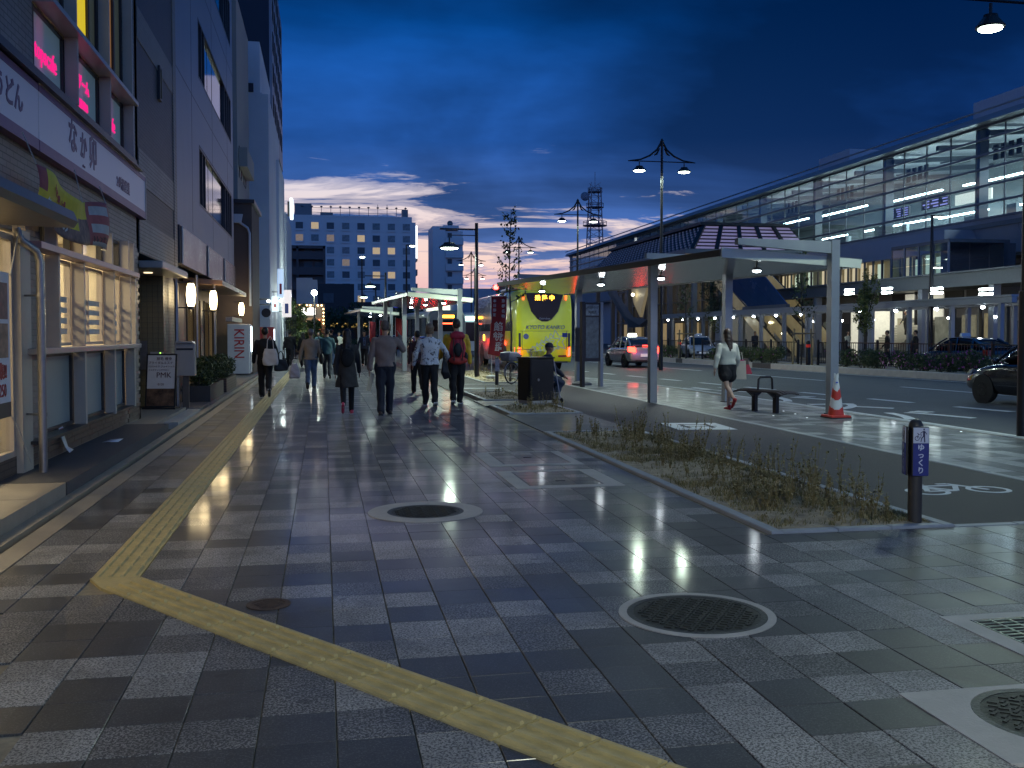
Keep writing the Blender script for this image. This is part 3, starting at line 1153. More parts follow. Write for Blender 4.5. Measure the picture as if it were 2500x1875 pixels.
def window(parent, y0, y1, z0, z1, x=WX, frame=FRAME_D, pane=PANE, nm=0, mats=None, fw=.04, depth=.08, sash=None):
    b_ = MB()
    b_.box(x - depth, x - .005, y0, y0 + fw, z0, z1); b_.box(x - depth, x - .005, y1 - fw, y1, z0, z1)
    b_.box(x - depth, x - .005, y0 + fw, y1 - fw, z0, z0 + fw); b_.box(x - depth, x - .005, y0 + fw, y1 - fw, z1 - fw, z1)
    for k in range(nm):
        yy = y0 + (y1 - y0) * (k + 1) / (nm + 1)
        b_.box(x - depth, x - .006, yy - fw / 2, yy + fw / 2, z0 + fw, z1 - fw)
    for s_ in (sash or []):
        b_.box(x - depth, x - .006, s_ - fw / 2, s_ + fw / 2, z0 + fw, z1 - fw)
    w = b_.build('window', frame, parent)
    b_ = MB(); b_.box(x - depth * .6, x - depth * .6 + .008, y0 + fw * .8, y1 - fw * .8, z0 + fw * .8, z1 - fw * .8)
    b_.build('pane', pane, w)
    return w


for (y0, y1) in ((11.79, 11.96), (12.04, 13.16), (13.24, 14.96), (15.04, 16.16), (16.24, 16.58)):
    w = window(A, y0, y1, 1.41, 2.45, nm=1 if y1 - y0 > .8 else 0, frame=CREAM2)
    window(A, y0, y1, 2.535, 2.97, frame=FRAME_D)
    # frosted film strips across the glass
    if y1 - y0 > .8:
        b = MB()
        for k in range(4): b.box(WX - .038, WX - .036, y0 + .08, y1 - .08, 1.55 + k * .13, 1.62 + k * .13)
        b.build('frosted_strip', M('film', (.6, .6, .52), .4), w)
for (y0, y1) in ((11.79, 13.19), (13.31, 14.98), (15.12, 16.48)):
    window(A, y0, y1, .425, 1.33, frame=FRAME_D, pane=FROST)
# glazed front beside the entrance
window(A, 4.3, 10.82, .3, 2.56, nm=5, frame=CREAM2, fw=.06)
window(A, 4.3, 10.82, 2.6, 3.0, nm=5, frame=FRAME_D)
b = MB(); b.box(D0, WX, 4.3, 10.82, .1, .3); b.build('base_panel', TILE_BROWN, A)
# entrance awning
b = MB(); b.prism([(WX, 2.62), (-2.42, 2.60), (-2.38, 2.66), (-2.42, 2.76), (WX, 2.80)], 4.2, 10.42, 'Y'); b.build('awning', M('awning_bronze', (.17, .14, .11), .4, metal=.3, var=.1), A)
# downpipe
b = MB()
b.tube([(-3.04, 10.72, 2.62), (-3.0, 10.74, 2.5), (-2.89, 10.86, 2.40), (-2.86, 10.88, 2.3), (-2.86, 10.88, .12)], .042, 12)
for z in (1.95, .72): b.tube([(-2.86, 10.88, z), (-3.1, 11.0, z)], .012, 6); b.lathe([(.048, z - .02), (.048, z + .02)], (-2.86, 10.88, 0), 12)
b.build('downpipe', STEEL, A, True)
# upper windows: fins, ledges, lit film
for y in (13.0, 14.9, 16.62):
    b = MB(); b.box(WX, -2.95, y, y + .06, 4.38, 5.19); b.build('fin', CREAM, A)
    b = MB(); b.box(WX, -2.96, y, y + .06, 5.25, 7.4); b.build('fin', CREAM, A)
b = MB(); b.box(WX, -2.88, 11.65, 16.7, 5.19, 5.25); b.build('ledge', CREAM2, A)
b = MB(); b.box(WX, -2.95, 9, 16.9, 4.27, 4.36); b.box(WX, -2.92, 9, 17.3, 4.245, 4.28); b.build('gutter_rail', FRAME_D, A)
FILM = M('window_film', (.33, .40, .42), .3, var=.08, scale=.8, emit=(.25, .42, .5), estr=.10)
YEL = M('yellow_blind', (.6, .45, .03), .6, var=.15, scale=2.0, emit=(1, .72, .02), estr=.62)
AMB = M('amber_blind', (.35, .18, .07), .6, var=.2, scale=2, emit=(1, .45, .12), estr=.16)
DKP = M('dim_room', (.05, .05, .05), .6, emit=(.5, .6, .4), estr=.04)
for (y0, y1) in ((9.2, 10.28), (11.68, 12.98), (13.07, 14.88), (14.97, 16.6)):
    window(A, y0, y1, 4.40, 5.18, pane=FILM, frame=FRAME_D)
for (y0, y1, p_) in ((11.68, 12.98, DKP), (13.07, 14.35, YEL), (14.35, 14.88, DKP), (14.97, 16.0, AMB), (16.0, 16.6, DKP)):
    window(A, y0, y1, 5.46, 7.35, pane=p_, frame=FRAME_D)
items = [('topscafe', .30, (WX - .03, 12.29, 4.74), (0, 1, 0), (0, 0, 1), dict(width=.92)),
         ('インゲーム', .21, (WX - .03, 13.90, 4.86), (0, 1, 0), (0, 0, 1), dict(bold=.005)),
         ('negame', .22, (WX - .03, 14.0, 4.62), (0, 1, 0), (0, 0, 1), dict(bold=.005)),
         ('topscafe', .30, (WX - .03, 15.66, 4.72), (0, 1, 0), (0, 0, 1), dict(width=.92)),
         ('topscafe', .30, (WX - .03, 9.62, 4.72), (0, 1, 0), (0, 0, 1), dict(width=.92))]
lettering('window_lettering', PINK, A, items, .01)
for (y, z) in ((12.1, 4.7), (14.0, 4.72), (15.9, 4.7)):
    lamp_light('AREA', 'lettering_light', .18, (WX + .02, y, z), A, (1, .05, .35), .9, (0, R(90), 0), size_y=.25)

# ------------------------------------------------------------------ restaurant sign
SG = thing('shop_sign', 'long pale fascia sign with purple bands and brush lettering above the restaurant', 'shop sign', (-3.04, 12, 3.5))
SGW = M('sign_white', (.52, .53, .58), .35, var=.04, scale=1, emit=(.8, .85, 1), estr=.02)
PURP = M('sign_purple', (.16, .05, .15), .4, var=.05)
INKP = M('sign_ink', (.10, .035, .11), .4, var=.05)
for (y0, y1) in ((6.0, 11.40), (11.42, 17.84)):
    b = MB(); b.box(-.05, .05, y0 - 12, y1 - 12, .14, .66); b.build('sign_panel', SGW, SG)
    b = MB(); b.box(-.05, .056, y0 - 12, y1 - 12, .66, .73); b.build('top_band', PURP, SG)
    b = MB(); b.box(-.05, .056, y0 - 12, y1 - 12, .02, .14); b.build('bottom_band', PURP, SG)
b = MB(); b.box(-.055, .062, 5.84, 5.87, .01, .74); b.box(-.055, .06, -.6, 5.87, .73, .755); b.build('sign_trim', CREAM2, SG)
its = [('な', .44, (.052, .88, .44), (0, 1, 0), (0, 0, 1), dict(bold=.012)), ('か', .36, (.052, 1.42, .42), (0, 1, 0), (0, 0, 1), dict(bold=.012)),
       ('卯', .46, (.052, 1.95, .42), (0, 1, 0), (0, 0, 1), dict(bold=.012)), ('24時間営業', .20, (.052, 3.95, .31), (0, 1, 0), (0, 0, 1), dict(bold=.004)),
       ('・うどん', .30, (.052, -1.75, .40), (0, 1, 0), (0, 0, 1), dict(bold=.008)), ('nakau', .06, (.052, 1.42, .19), (0, 1, 0), (0, 0, 1))]
lettering('sign_lettering', INKP, SG, its, .006)

# ------------------------------------------------------------------ banner, poster, notices
BN = thing('cloth_banner', 'sagging yellow and red cloth banner tied below the restaurant sign', 'banner', (-2.86, 12, 2.6))
YB = M('banner_yellow', (.78, .62, .05), .7, var=.12, scale=5, bump=.2, bscale=12)
RB_ = M('banner_red', (.42, .10, .09), .7, var=.2, scale=6, bump=.2, bscale=12)
WB_ = M('banner_white', (.52, .48, .42), .7, var=.15, scale=6, bump=.2, bscale=12)
BRB = M('banner_photo', (.22, .13, .10), .7, var=.6, scale=9, bump=.2, bscale=12)
def banner_pt(u, v):
    y = -1.2 + 3.2 * u
    top = .68 - .12 * math.sin(u * math.pi) + .03 * math.sin(u * 9)
    h = .46 + .14 * u + .03 * math.sin(u * 7)
    x = .035 * math.sin(u * 15) + .03 * math.sin(v * 4 + u * 6)
    return (x, y, top - h * v)
b = MB()
NU, NV = 48, 10
for i in range(NU + 1):
    for j in range(NV + 1): b.v.append(banner_pt(i / NU, j / NV))
for i in range(NU):
    for j in range(NV):
        u, v = i / NU, j / NV
        k = 0
        if u > .72: k = 2 if (j % 4 in (1, 2) and .76 < u < .96) else 1
        elif v > .62 and .12 < u: k = 3
        elif u > .52 and (v > .35): k = 3
        elif u < .05 and v < .45: k = 1
        a = i * (NV + 1) + j
        b.f.append((a, a + NV + 1, a + NV + 2, a + 1)); b.m.append(k)
cl = b.build('cloth', [YB, RB_, WB_, BRB], BN, 'all')
sd = cl.modifiers.new('thick', 'SOLIDIFY'); sd.thickness = .004
def on_banner(body, size, u0, v0, du, mat, name):
    mb_ = MB()
    for k, ch in enumerate(body):
        p = V(*banner_pt(u0 + k * du, v0)); q = V(*banner_pt(u0 + k * du + .02, v0)); r_ = q - p; r_ /= np.linalg.norm(r_)
        text_into(mb_, ch, size, p + V(.02, 0, 0), r_, (0, 0, 1), depth=.003, bold=.004)
    return mb_.build(name, mat, BN)
on_banner('から揚げ', .15, .16, .36, .065, M('red_ink', (.42, .04, .03), .6), 'red_lettering')
on_banner('から40の', .17, .10, .72, .07, M('white_ink', (.75, .73, .68), .6), 'white_lettering')
on_banner('トレンピア', .085, .775, .86, .038, M('black_ink', (.02, .02, .025), .6), 'black_lettering')
b = MB()
for (u, v, q) in ((0, 0, (-.1, -1.3, .98)), (1, 0, (-.1, 2.15, .95)), (.62, 0, (-.1, .8, .95)), (1, 1, (-.1, 2.2, .1)), (0, 1, (-.1, -1.35, .2))):
    b.tube([banner_pt(u, v), q], .006, 5)
b.build('string', M('string', (.5, .48, .42), .8), BN)

PS = thing('poster_banner', 'white hanging poster with food photos and red lettering in front of the left shop window', 'poster', (-2.93, 9.5, .45))
PW = M('poster_white', (.62, .63, .66), .5, var=.05)
b = MB(); b.box(-.006, .006, -.62, .56, .32, 1.68); b.build('sheet', PW, PS)
for (y0, y1, z0, z1, c) in ((.08, .50, 1.24, 1.58, (.16, .08, .07)), (.05, .50, .88, 1.20, (.28, .17, .11)), (-.6, 0, .88, 1.58, (.2, .1, .08))):
    b = MB(); b.box(.006, .009, y0, y1, z0, z1); b.build('photo', M('photo_%d' % int(c[0] * 100), c, .5, var=.7, scale=7), PS)
b = MB(); b.box(.006, .009, -.62, .56, .32, .46); b.build('dark_band', M('photo_band', (.05, .045, .04), .5), PS)
lettering('red_lettering', M('poster_red', (.34, .035, .03), .5), PS, [('募集!!', .16, (.011, .24, .745), (0, 1, 0), (0, 0, 1), dict(bold=.006)), ('1,250', .17, (.011, .27, .57), (0, 1, 0), (0, 0, 1), dict(width=.8))])
MB().tube([(.02, .56, 1.66), (.0, .75, 1.85), (.0, .9, 2.1)], .008, 6).build('rope', MATS['string'], PS); MB().tube([(.0, .56, .34), (.0, .8, .18), (0, 1.2, -.2)], .008, 6).build('rope', MATS['string'], PS)

t = thing('paper_notice', 'small torn paper notice with red print taped to the low wall', 'notice', (-3.075, 12.45, .14))
b = MB(); b.loft([[(.0, -.09, .30), (.0, .09, .31)], [(.02, -.085, .2), (.015, .095, .2)], [(.06, -.05, .07), (.05, .12, .06)], [(.10, -.03, .0), (.11, .13, .02)]], cap=False, close=False)
sh = b.build('paper', PW, t, 'all'); sd = sh.modifiers.new('s', 'SOLIDIFY'); sd.thickness = .002
b = MB(); b.box(.006, .009, -.06, .06, .24, .29); b.box(.017, .02, -.05, .06, .17, .20); b.build('print', MATS['poster_red'], t)
t = thing('paper_scrap', 'flat white scrap of paper lying on the dark step', 'litter', (-2.78, 13.9, .121))
b = MB(); b.loft([[(-.1, -.2, .003), (-.06, .2, .002)], [(0, -.24, .012), (.02, .22, .004)], [(.1, -.18, .002), (.1, .17, .012)]], cap=False, close=False)
sh = b.build('paper', PW, t, 'all'); sd = sh.modifiers.new('s', 'SOLIDIFY'); sd.thickness = .002

# ------------------------------------------------------------------ dark tiled building with the porch
B_ = thing('tiled_office_building', 'tall dark tiled building with beige stripes above a recessed porch', 'building', (0, 0, 0))
b = MB()
b.box(-9, WX, 17.82, 22.3, 2.95, 24); b.box(-9, WX - .02, 20.5, 22.3, .05, 2.95); b.box(-9, -6, 17.82, 20.5, 0, 2.95)
b.build('wall', TILE_DARK, B_)
b = MB()
for (z0, z1) in ((2.97, 3.55), (4.15, 4.75), (6.6, 7.15), (9.3, 10.0), (12.3, 13.0)):
    b.box(WX, WX + .012, 17.84, 21.85, z0, z1)
b.box(WX, WX + .02, 21.87, 22.29, 2.97, 24)
b.build('beige_stripes', TILE_BEIGE, B_)
window(B_, 19.95, 20.2, 6.05, 6.7, x=WX + .06, pane=M('stair_light', (.4, .45, .3), .5, emit=(.7, .85, .5), estr=.35), frame=FRAME_D)
GRIDT = M('grid_tile', (.20, .165, .09), .35, var=.15, scale=2.2)
b = MB(); b.box(-.049, .049, -.012, 0, -.049, .049); gt = b.mesh('grid_tile', GRIDT)
b = MB(); b.box(-3.75, -3.12, 20.46, 20.5, .1, 2.66); b.build('porch_side_wall', MORT, B_)
for i in range(6):
    for j in range(25):
        o = link(bpy.data.objects.new('grid_tile', gt), B_); o.location = (-3.68 + i * .104, 20.46, .17 + j * .104)
b = MB(); b.box(-3.9, -2.74, 18.0, 21.2, 2.70, 2.83); bevel(b.build('canopy', CREAM2, B_), .02)
b = MB(); b.cyl(-3.2, 19.3, 2.685, 2.70, .08, 16); b.build('canopy_lamp', glow('warm_lamp3', (1, .8, .45), 2), B_)
lamp_light('SPOT', 'canopy_lamp_light', 7, (-3.2, 19.3, 2.66), B_, (1, .78, .42), .08, (0, 0, 0), 160)
b = MB(); b.tube([(-3.02, 21.4, 2.7), (-3.0, 21.4, 2.55), (-3.0, 21.4, .06)], .04, 10); b.build('downpipe', STEEL, B_, True)
b = MB(); b.box(-3.62, -3.42, 20.40, 20.455, .85, 1.42); b.build('intercom', STEEL, B_)
b = MB(); b.box(-3.36, -3.12, 20.38, 20.455, 1.02, 1.2); b.build('key_box', CREAM2, B_)
b = MB(); b.ball((-3.17, 20.375, 1.18), .012); b.build('key_light', glow('green_led', (.4, 1, .1), 3), B_)

# ------------------------------------------------------------------ grey panel building
C_ = thing('grey_panel_building', 'grey panelled office building with ribbon windows along the street', 'building', (0, 0, 0))
b = MB()
b.box(-12, WX, 22.34, 36.2, 14.5, 26)
def cut(z0, z1, wins):
    y = 22.34
    for (a, c) in wins:
        b.box(-12, WX, y, a, z0, z1); y = c
    b.box(-12, WX, y, 36.2, z0, z1)
cut(3.95, 4.85, []); cut(4.85, 6.4, [(26.4, 35.4)]); cut(6.4, 8.1, []); cut(8.1, 9.6, [(26.4, 35.4)]); cut(9.6, 11.4, []); cut(11.4, 12.9, [(26.4, 35.4)]); cut(12.9, 14.5, [])
b.box(-12, -3.75, 22.34, 36.2, 0, 3.95)
b.build('wall', WALLG, C_)
b = MB()
for z in (7.35, 10.6, 13.8, 17): b.box(WX - .01, WX + .004, 22.36, 36.18, z, z + .018)
for y in (25, 29.5, 34): b.box(WX - .01, WX + .003, y, y + .018, 4, 26)
b.build('panel_joints', FRAME_D, C_)
SKYG = M('mirror_glass', (.02, .03, .05), .06, var=0, spec=1.0, metal=.6)
for z0 in (4.85, 8.1, 11.4):
    window(C_, 26.4, 35.4, z0, z0 + 1.52, x=WX + .01, pane=SKYG, frame=FRAME_D, sash=(27.1, 27.75, 33.2, 34.0, 34.7), fw=.06, depth=.14)
b = MB(); b.box(WX - .1, WX + .05, 22.4, 36.1, 3.10, 3.93); b.build('dark_fascia', M('fascia_glass', (.055, .06, .07), .22, var=.1, scale=.8), C_)
for y in (22.6, 27.5, 32): MB().tube([(WX + .07, y, 3.1), (WX + .07, y, 3.92)], .025, 8).build('fascia_bar', STEEL, C_)
STONE = M('brown_stone', (.13, .10, .075), .4, var=.2, scale=1.4)
for k in range(10):
    b = MB(); b.box(-3.74, -3.70, 22.45 + k * 1.36, 22.45 + k * 1.36 + 1.34, .08, 3.08); b.build('stone_panel', STONE, C_)
for (y0, y1) in ((24.3, 26.2), (28.2, 31.2), (32.2, 34.6)):
    w = window(C_, y0, y1, .08, 2.6, x=-3.66, nm=1, frame=FRAME_D, pane=M('shop_glass', (.12, .09, .05), .15, emit=(1, .7, .35), estr=.07))
b = MB(); b.prism([(WX - .5, 2.9), (-2.62, 2.85), (-2.62, 2.97), (WX - .5, 3.05)], 27.0, 35.2, 'Y'); b.build('canopy', M('canopy_copper', (.28, .17, .12), .45, var=.15), C_)
b = MB(); b.box(-2.95, -2.75, 31.3, 35, 1.95, 2.08); b.build('lit_ledge', CREAM, C_)
for y in (23.5, 27.2): 
    b = MB(); b.tube([(-2.85, y, .06), (-2.85, y, 2.9)], .035, 10); b.build('canopy_post', STEEL, C_)

def lantern(y, x, z0, z1, label):
    t = thing('wall_lantern', label, 'lantern', (x, y, z0), group=None)
    h = z1 - z0
    b = MB(); b.lathe([(.055, .02), (.085, .10), (.10, h * .5), (.085, h - .1), (.055, h - .02)], n=18); b.build('lamp_shade', glow('paper_lantern', (1, .78, .42), 10), t, 'all')
    b = MB(); b.lathe([(.07, h - .03), (.07, h + .03)], n=16); b.lathe([(.065, -.03), (.065, .03)], n=16)
    b.box(-.28, -.05, -.012, .012, h - .02, h + .01); b.box(-.28, -.05, -.012, .012, -.01, .02)
    for a in range(6):
        q = a * math.pi / 3
        b.tube([(.062 * math.cos(q), .062 * math.sin(q), .02), (.105 * math.cos(q), .105 * math.sin(q), h * .5), (.062 * math.cos(q), .062 * math.sin(q), h - .02)], .004, 4)
    b.build('bracket', FRAME_D, t)
    lamp_light('POINT', 'lantern_light', 20, (.22, 0, h * .5), t, (1, .76, .40), .12)


lantern(22.3, -2.82, 2.12, 2.68, 'glowing barrel wall lantern nearest the camera, beside the porch canopy')
lantern(26.9, -2.84, 2.16, 2.72, 'glowing barrel wall lantern under the copper coloured canopy')
lantern(36.9, -2.92, 2.2, 2.72, 'glowing barrel wall lantern on the brown block above the vending machine')

# ------------------------------------------------------------------ porch furniture
t = thing('sign_board', 'tilted white advertising stand with red lettering and a face photo in the porch', 'sign', (-3.12, 19.95, .10), R(-9))
tl_ = MB()
def tilt(pts, a=R(9)):
    return [(x, y * math.cos(a) + z * math.sin(a) * 1.0, z * math.cos(a)) for (x, y, z) in pts]
def tbox(mb_, x0, x1, y0, y1, z0, z1):
    vs = [(x0, y0, z0), (x1, y0, z0), (x1, y1, z0), (x0, y1, z0), (x0, y0, z1), (x1, y0, z1), (x1, y1, z1), (x0, y1, z1)]
    mb_.add(tilt(vs), [(3, 2, 1, 0), (4, 5, 6, 7), (0, 1, 5, 4), (1, 2, 6, 5), (2, 3, 7, 6), (3, 0, 4, 7)])
b = MB()
for (x0, x1, z0, z1) in ((-.29, -.265, .04, 1.08), (.265, .29, .04, 1.08), (-.265, .265, 1.055, 1.08), (-.265, .265, .04, .065)): tbox(b, x0, x1, -.02, .02, z0, z1)
b.build('frame', FRAME_D, t)
b = MB(); tbox(b, -.265, .265, -.012, .008, .40, 1.055); b.build('face', M('board_face', (.60, .58, .55), .45, var=.05, emit=(1, .9, .75), estr=.02), t)
b = MB(); tbox(b, -.265, .265, -.0121, .008, .065, .40); b.build('photo', M('face_photo', (.20, .10, .05), .5, var=.9, scale=4.5), t)
tu = V(0, math.sin(R(9)), math.cos(R(9)))
tp_ = lambda x, z: V(*tilt([(x, -.016, z)])[0])
lettering('lettering', M('board_ink', (.11, .04, .04), .5), t, [
    ('脱毛 痩身', .07, tp_(.05, .98), (1, 0, 0), tu), ('ブライダルエステ', .06, tp_(-.02, .90), (1, 0, 0), tu), ('バストケア フェイシャル', .045, tp_(0, .83), (1, 0, 0), tu),
    ('PMK', .15, tp_(.05, .66), (1, 0, 0), tu), ('エステティックサロン', .04, tp_(-.05, .76), (1, 0, 0), tu), ('0120', .06, tp_(0, .48), (1, 0, 0), tu)], .003)
b = MB(); b.box(-.32, .32, -.1, .22, .0, .035); b.build('base', FRAME_D, t)
t = thing('letter_box', 'beige metal letter box on a post at the porch edge', 'letter box', (-2.74, 20.75, .05))
b = MB(); b.box(-.06, .06, -.04, .04, 0, .66); b.build('post', STONE, t)
b = MB(); b.box(-.19, .19, -.14, .14, .66, 1.32); bevel(b.build('box', CREAM2, t), .012)
b = MB(); b.box(-.16, .16, -.145, -.139, 1.18, 1.22); b.build('slot', FRAME_D, t)
b = MB(); b.prism([(-.17, 1.322), (.17, 1.322), (.15, 1.36), (-.17, 1.36)], -.2, .2, 'Y'); b.build('lid', CREAM2, t)

# ------------------------------------------------------------------ leaves: many small faces through a volume
def leaf_cloud(n, boxes, size, seed, mats_w, flat=.0, jitter=1.0):
    """boxes: ellipsoids (cx,cy,cz, rx,ry,rz, weight). Clumpy leaves"""
    r_ = random.Random(seed)
    b_ = MB()
    tot = sum(q[6] for q in boxes)
    for q in boxes:
        k = int(n * q[6] / tot)
        clumps = [(r_.gauss(0, .5), r_.gauss(0, .5), r_.gauss(0, .5)) for _ in range(max(3, k // 22))]
        for i in range(k):
            c = clumps[i % len(clumps)]
            p = V(c[0], c[1], c[2]) + V(r_.gauss(0, .2), r_.gauss(0, .2), r_.gauss(0, .2)) * jitter
            l_ = np.linalg.norm(p)
            if l_ > 1: p = p / l_ * r_.uniform(.8, 1.02)
            p = V(q[0], q[1], q[2]) + p * V(q[3], q[4], q[5])
            a = V(r_.gauss(0, 1), r_.gauss(0, 1), r_.gauss(0, 1)); a /= np.linalg.norm(a)
            c2 = np.cross(a, V(r_.gauss(0, 1), r_.gauss(0, 1), r_.gauss(0, 1))); c2 /= (np.linalg.norm(c2) + 1e-6)
            s_ = size * r_.uniform(.6, 1.35)
            b_.cur = r_.choices(range(len(mats_w)), mats_w)[0]
            b_.add([p - a * s_, p + c2 * s_ * .45, p + a * s_, p - c2 * s_ * .45], [(0, 1, 2, 3)])
    return b_


LEAF1 = M('leaf_dark', (.030, .052, .018), .5, var=.35, scale=3)
LEAF2 = M('leaf_mid', (.055, .085, .022), .5, var=.35, scale=3)
LEAF3 = M('leaf_yellow', (.13, .14, .025), .5, var=.3, scale=3)
PLM = M('planter_dark', (.05, .045, .042), .6, var=.2, scale=4, bump=.2)
for (y0, y1, zt, lab) in ((22.5, 25.4, .98, 'clipped dark shrub in the nearer planter beside the letter box'), (26.2, 29.0, 1.02, 'clipped dark shrub in the farther planter along the shop front')):
    p_ = thing('planter_box', 'low dark stone planter ' + ('nearer the porch' if y0 < 24 else 'farther along the shop front'), 'planter', (-2.76, (y0 + y1) / 2, .05))
    b = MB(); hy = (y1 - y0) / 2
    for (x0, x1, a, c) in ((-.3, .3, -hy, -hy + .06), (-.3, .3, hy - .06, hy), (-.3, -.24, -hy + .06, hy - .06), (.24, .3, -hy + .06, hy - .06)): b.box(x0, x1, a, c, 0, .36)
    b.build('trough', PLM if y0 < 24 else TILE_BROWN, p_)
    b = MB(); b.box(-.24, .24, -hy + .06, hy - .06, 0, .3); b.build('soil', SOIL, p_)
    s_ = thing('clipped_shrub', lab, 'shrub', (-2.76, (y0 + y1) / 2, .35))
    k = [(0, -hy * .7 + hy * 1.4 * i / 5, .32, .36, .36, .36, 1) for i in range(6)]
    leaf_cloud(5200, k, .035, 5 + int(y0), (.7, .3)).build('foliage', [LEAF1, LEAF2], s_)
    b = MB()
    for q in k: b.tube([(0, q[1], -.05), (.02, q[1] + .03, .3)], [.02, .01], 6)
    b.build('stem', M('bark', (.05, .04, .03), .9, var=.3, scale=20, bump=.5), s_)

# ------------------------------------------------------------------ brown block, vending machine and the houses beyond
D_ = thing('brown_block', 'low brown rendered block with a downpipe, sticking out past the grey building', 'building', (0, 0, 0))
b = MB(); b.box(-8, -2.6, 38.0, 42.2, 0, 6.42); b.build('wall', M('brown_render', (.115, .085, .07), .75, var=.12, scale=.8, stain=.2), D_)
b = MB(); b.box(-8, -2.5, 37.9, 42.3, 6.42, 6.56); b.build('roof_slab', FRAME_D, D_)
b = MB(); b.tube([(-3.1, 37.93, 5.75), (-2.75, 37.93, 5.5), (-2.68, 37.93, 5.3), (-2.68, 37.93, 2.6)], .045, 8); b.prism([(-3.28, 5.68), (-2.98, 5.68), (-2.92, 6.0), (-3.34, 6.0)], 37.8, 37.99, 'Y'); b.build('downpipe', WHITEW, D_)
t = thing('vending_machine', 'white vending machine with red vertical lettering on its side by the brown block', 'vending machine', (-3.0, 37.2, .06))
b = MB(); b.box(-.42, .36, -.36, .36, .05, 1.86); bevel(b.build('cabinet', M('vend_white', (.62, .62, .64), .35, var=.04), t), .02)
b = MB(); b.box(.36, .40, -.33, .33, .1, 1.83); b.build('door', M('vend_door', (.6, .6, .62), .3), t)
b = MB(); b.box(.40, .41, -.30, .30, .85, 1.78); b.build('display', glow('vend_light', (.75, .9, 1), 5), t)
lamp_light('AREA', 'display_light', 6, (.45, 0, 1.3), t, (.8, .92, 1), .5, (0, R(90), 0))
LBM = MB(); text_into(LBM, 'KIRIN', .50, (-.02, -.363, 1.15), (0, 0, -1), (1, 0, 0), depth=.004, bold=.004, width=.86)
LBM.build('lettering', M('vend_red', (.45, .03, .03), .4), t)

E1 = thing('cream_building', 'narrow cream building rising behind the brown block', 'building', (0, 0, 0))
b = MB(); b.box(-9, -3.46, 42.4, 49, 0, 15.6); b.build('wall', CREAMW, E1)
for z in (3.2, 5.6, 8.2): 
    for y in (43.2, 45.6): window(E1, y, y + 1.2, z, z + 1.3, x=-3.43, pane=PANE_D, frame=FRAME_D)
b = MB(); b.box(-3.44, -3.1, 43, 47, 8.6, 9.4); b.build('balcony', CREAMW, E1)
E2 = thing('white_tower_building', 'tall stepped white building at the end of the left row', 'building', (0, 0, 0))
b = MB(); b.box(-9, -2.6, 50.2, 62, 0, 13.35); b.box(-9, -3.0, 50.25, 60, 13.35, 15.9); b.box(-9, -2.9, 50.22, 61, 13.3, 13.42)
b.build('wall', WHITEW, E2)
b = MB(); b.box(-2.6, -2.45, 58, 66, 0, 11.5); b.box(-2.6, -2.35, 66, 77, 0, 9.5); b.build('side_bay', WHITEW, E2)
for (x0, z0, z1) in ((-4.5, 9.2, 10.3), (-4.4, 4.6, 5.5)):
    b = MB(); b.box(x0, x0 + .55, 50.12, 50.2, z0, z1); w = b.build('window', FRAME_D, E2)
    b = MB(); b.box(x0 + .04, x0 + .51, 50.10, 50.12, z0 + .05, z1 - .05); b.build('pane', PANE_D, w)
for z in (11.6, 7.0):
    b = MB(); b.lathe([(.13, -.12), (.16, 0), (.10, .1)], (-4.35, 50.05, z), 10); b.build('vent_hood', GRM, E2)
b = MB(); b.box(-4.7, -3.3, 50.15, 50.22, 13.42, 13.85); b.build('roof_gap', DARKNAVY, E2)
E3 = thing('dark_glass_tower', 'very tall dark navy building above the white stepped block', 'building', (0, 0, 0))
b = MB(); b.box(-12, -3.15, 62.5, 78, 0, 25.0); b.build('wall', DARKNAVY, E3)
b = MB(); b.box(-3.15, -3.0, 62.5, 78, 14, 25.0); b.build('side_wall', WALLG, E3)
for z in range(5):
    for k in range(6):
        window(E3, 63.3 + k * 2.4, 64.4 + k * 2.4, 15.2 + z * 1.95, 16.4 + z * 1.95, x=-2.96, pane=PANE_D, frame=FRAME_D)
t = thing('rooftop_sign', 'slim lit white sign high on the corner of the left row', 'sign', (-2.3, 76, 10.2))
b = MB(); b.box(-.1, .1, -.5, .5, 0, 1.5); b.build('light_box', glow('sign_glow', (.8, .95, 1), 4), t)
b = MB(); b.box(-.3, -.1, -.1, .1, .2, 1.3); b.build('bracket', FRAME_D, t)
# hanging signs and lamps along the far left row
for k, (x, y, z0, z1, w, c, lab) in enumerate(((-2.15, 52, 3.4, 4.9, .30, (.55, .75, 1), 'slim blue white hanging sign on the far left row'), (-2.0, 56, 2.5, 4.0, .5, (.95, .85, .8), 'white hanging box sign with red print on the far left row'), (-2.2, 47, 2.6, 3.3, .3, (.7, .9, 1), 'small bright hanging sign nearest the brown block'))):
    t = thing('hanging_sign', lab, 'sign', (x, y, z0))
    b = MB(); b.box(-w / 2, w / 2, -.1, .1, 0, z1 - z0); b.build('light_box', M('hang_%d' % k, (.6, .6, .6), .4, emit=c, estr=.8), t)
    b = MB(); b.box(-w * .2, w * .2, -.11, -.1, .2, (z1 - z0) * .5); b.build('print', (MATS['vend_red'], M('vend_blue', (.03, .06, .3), .4), MATS['vend_red'])[k], t)
    b = MB(); b.box(-.9, -w / 2, -.02, .02, .3, .34); b.build('bracket', FRAME_D, t)
WH = glow('cool_lamp', (.85, 1, .95), 22)
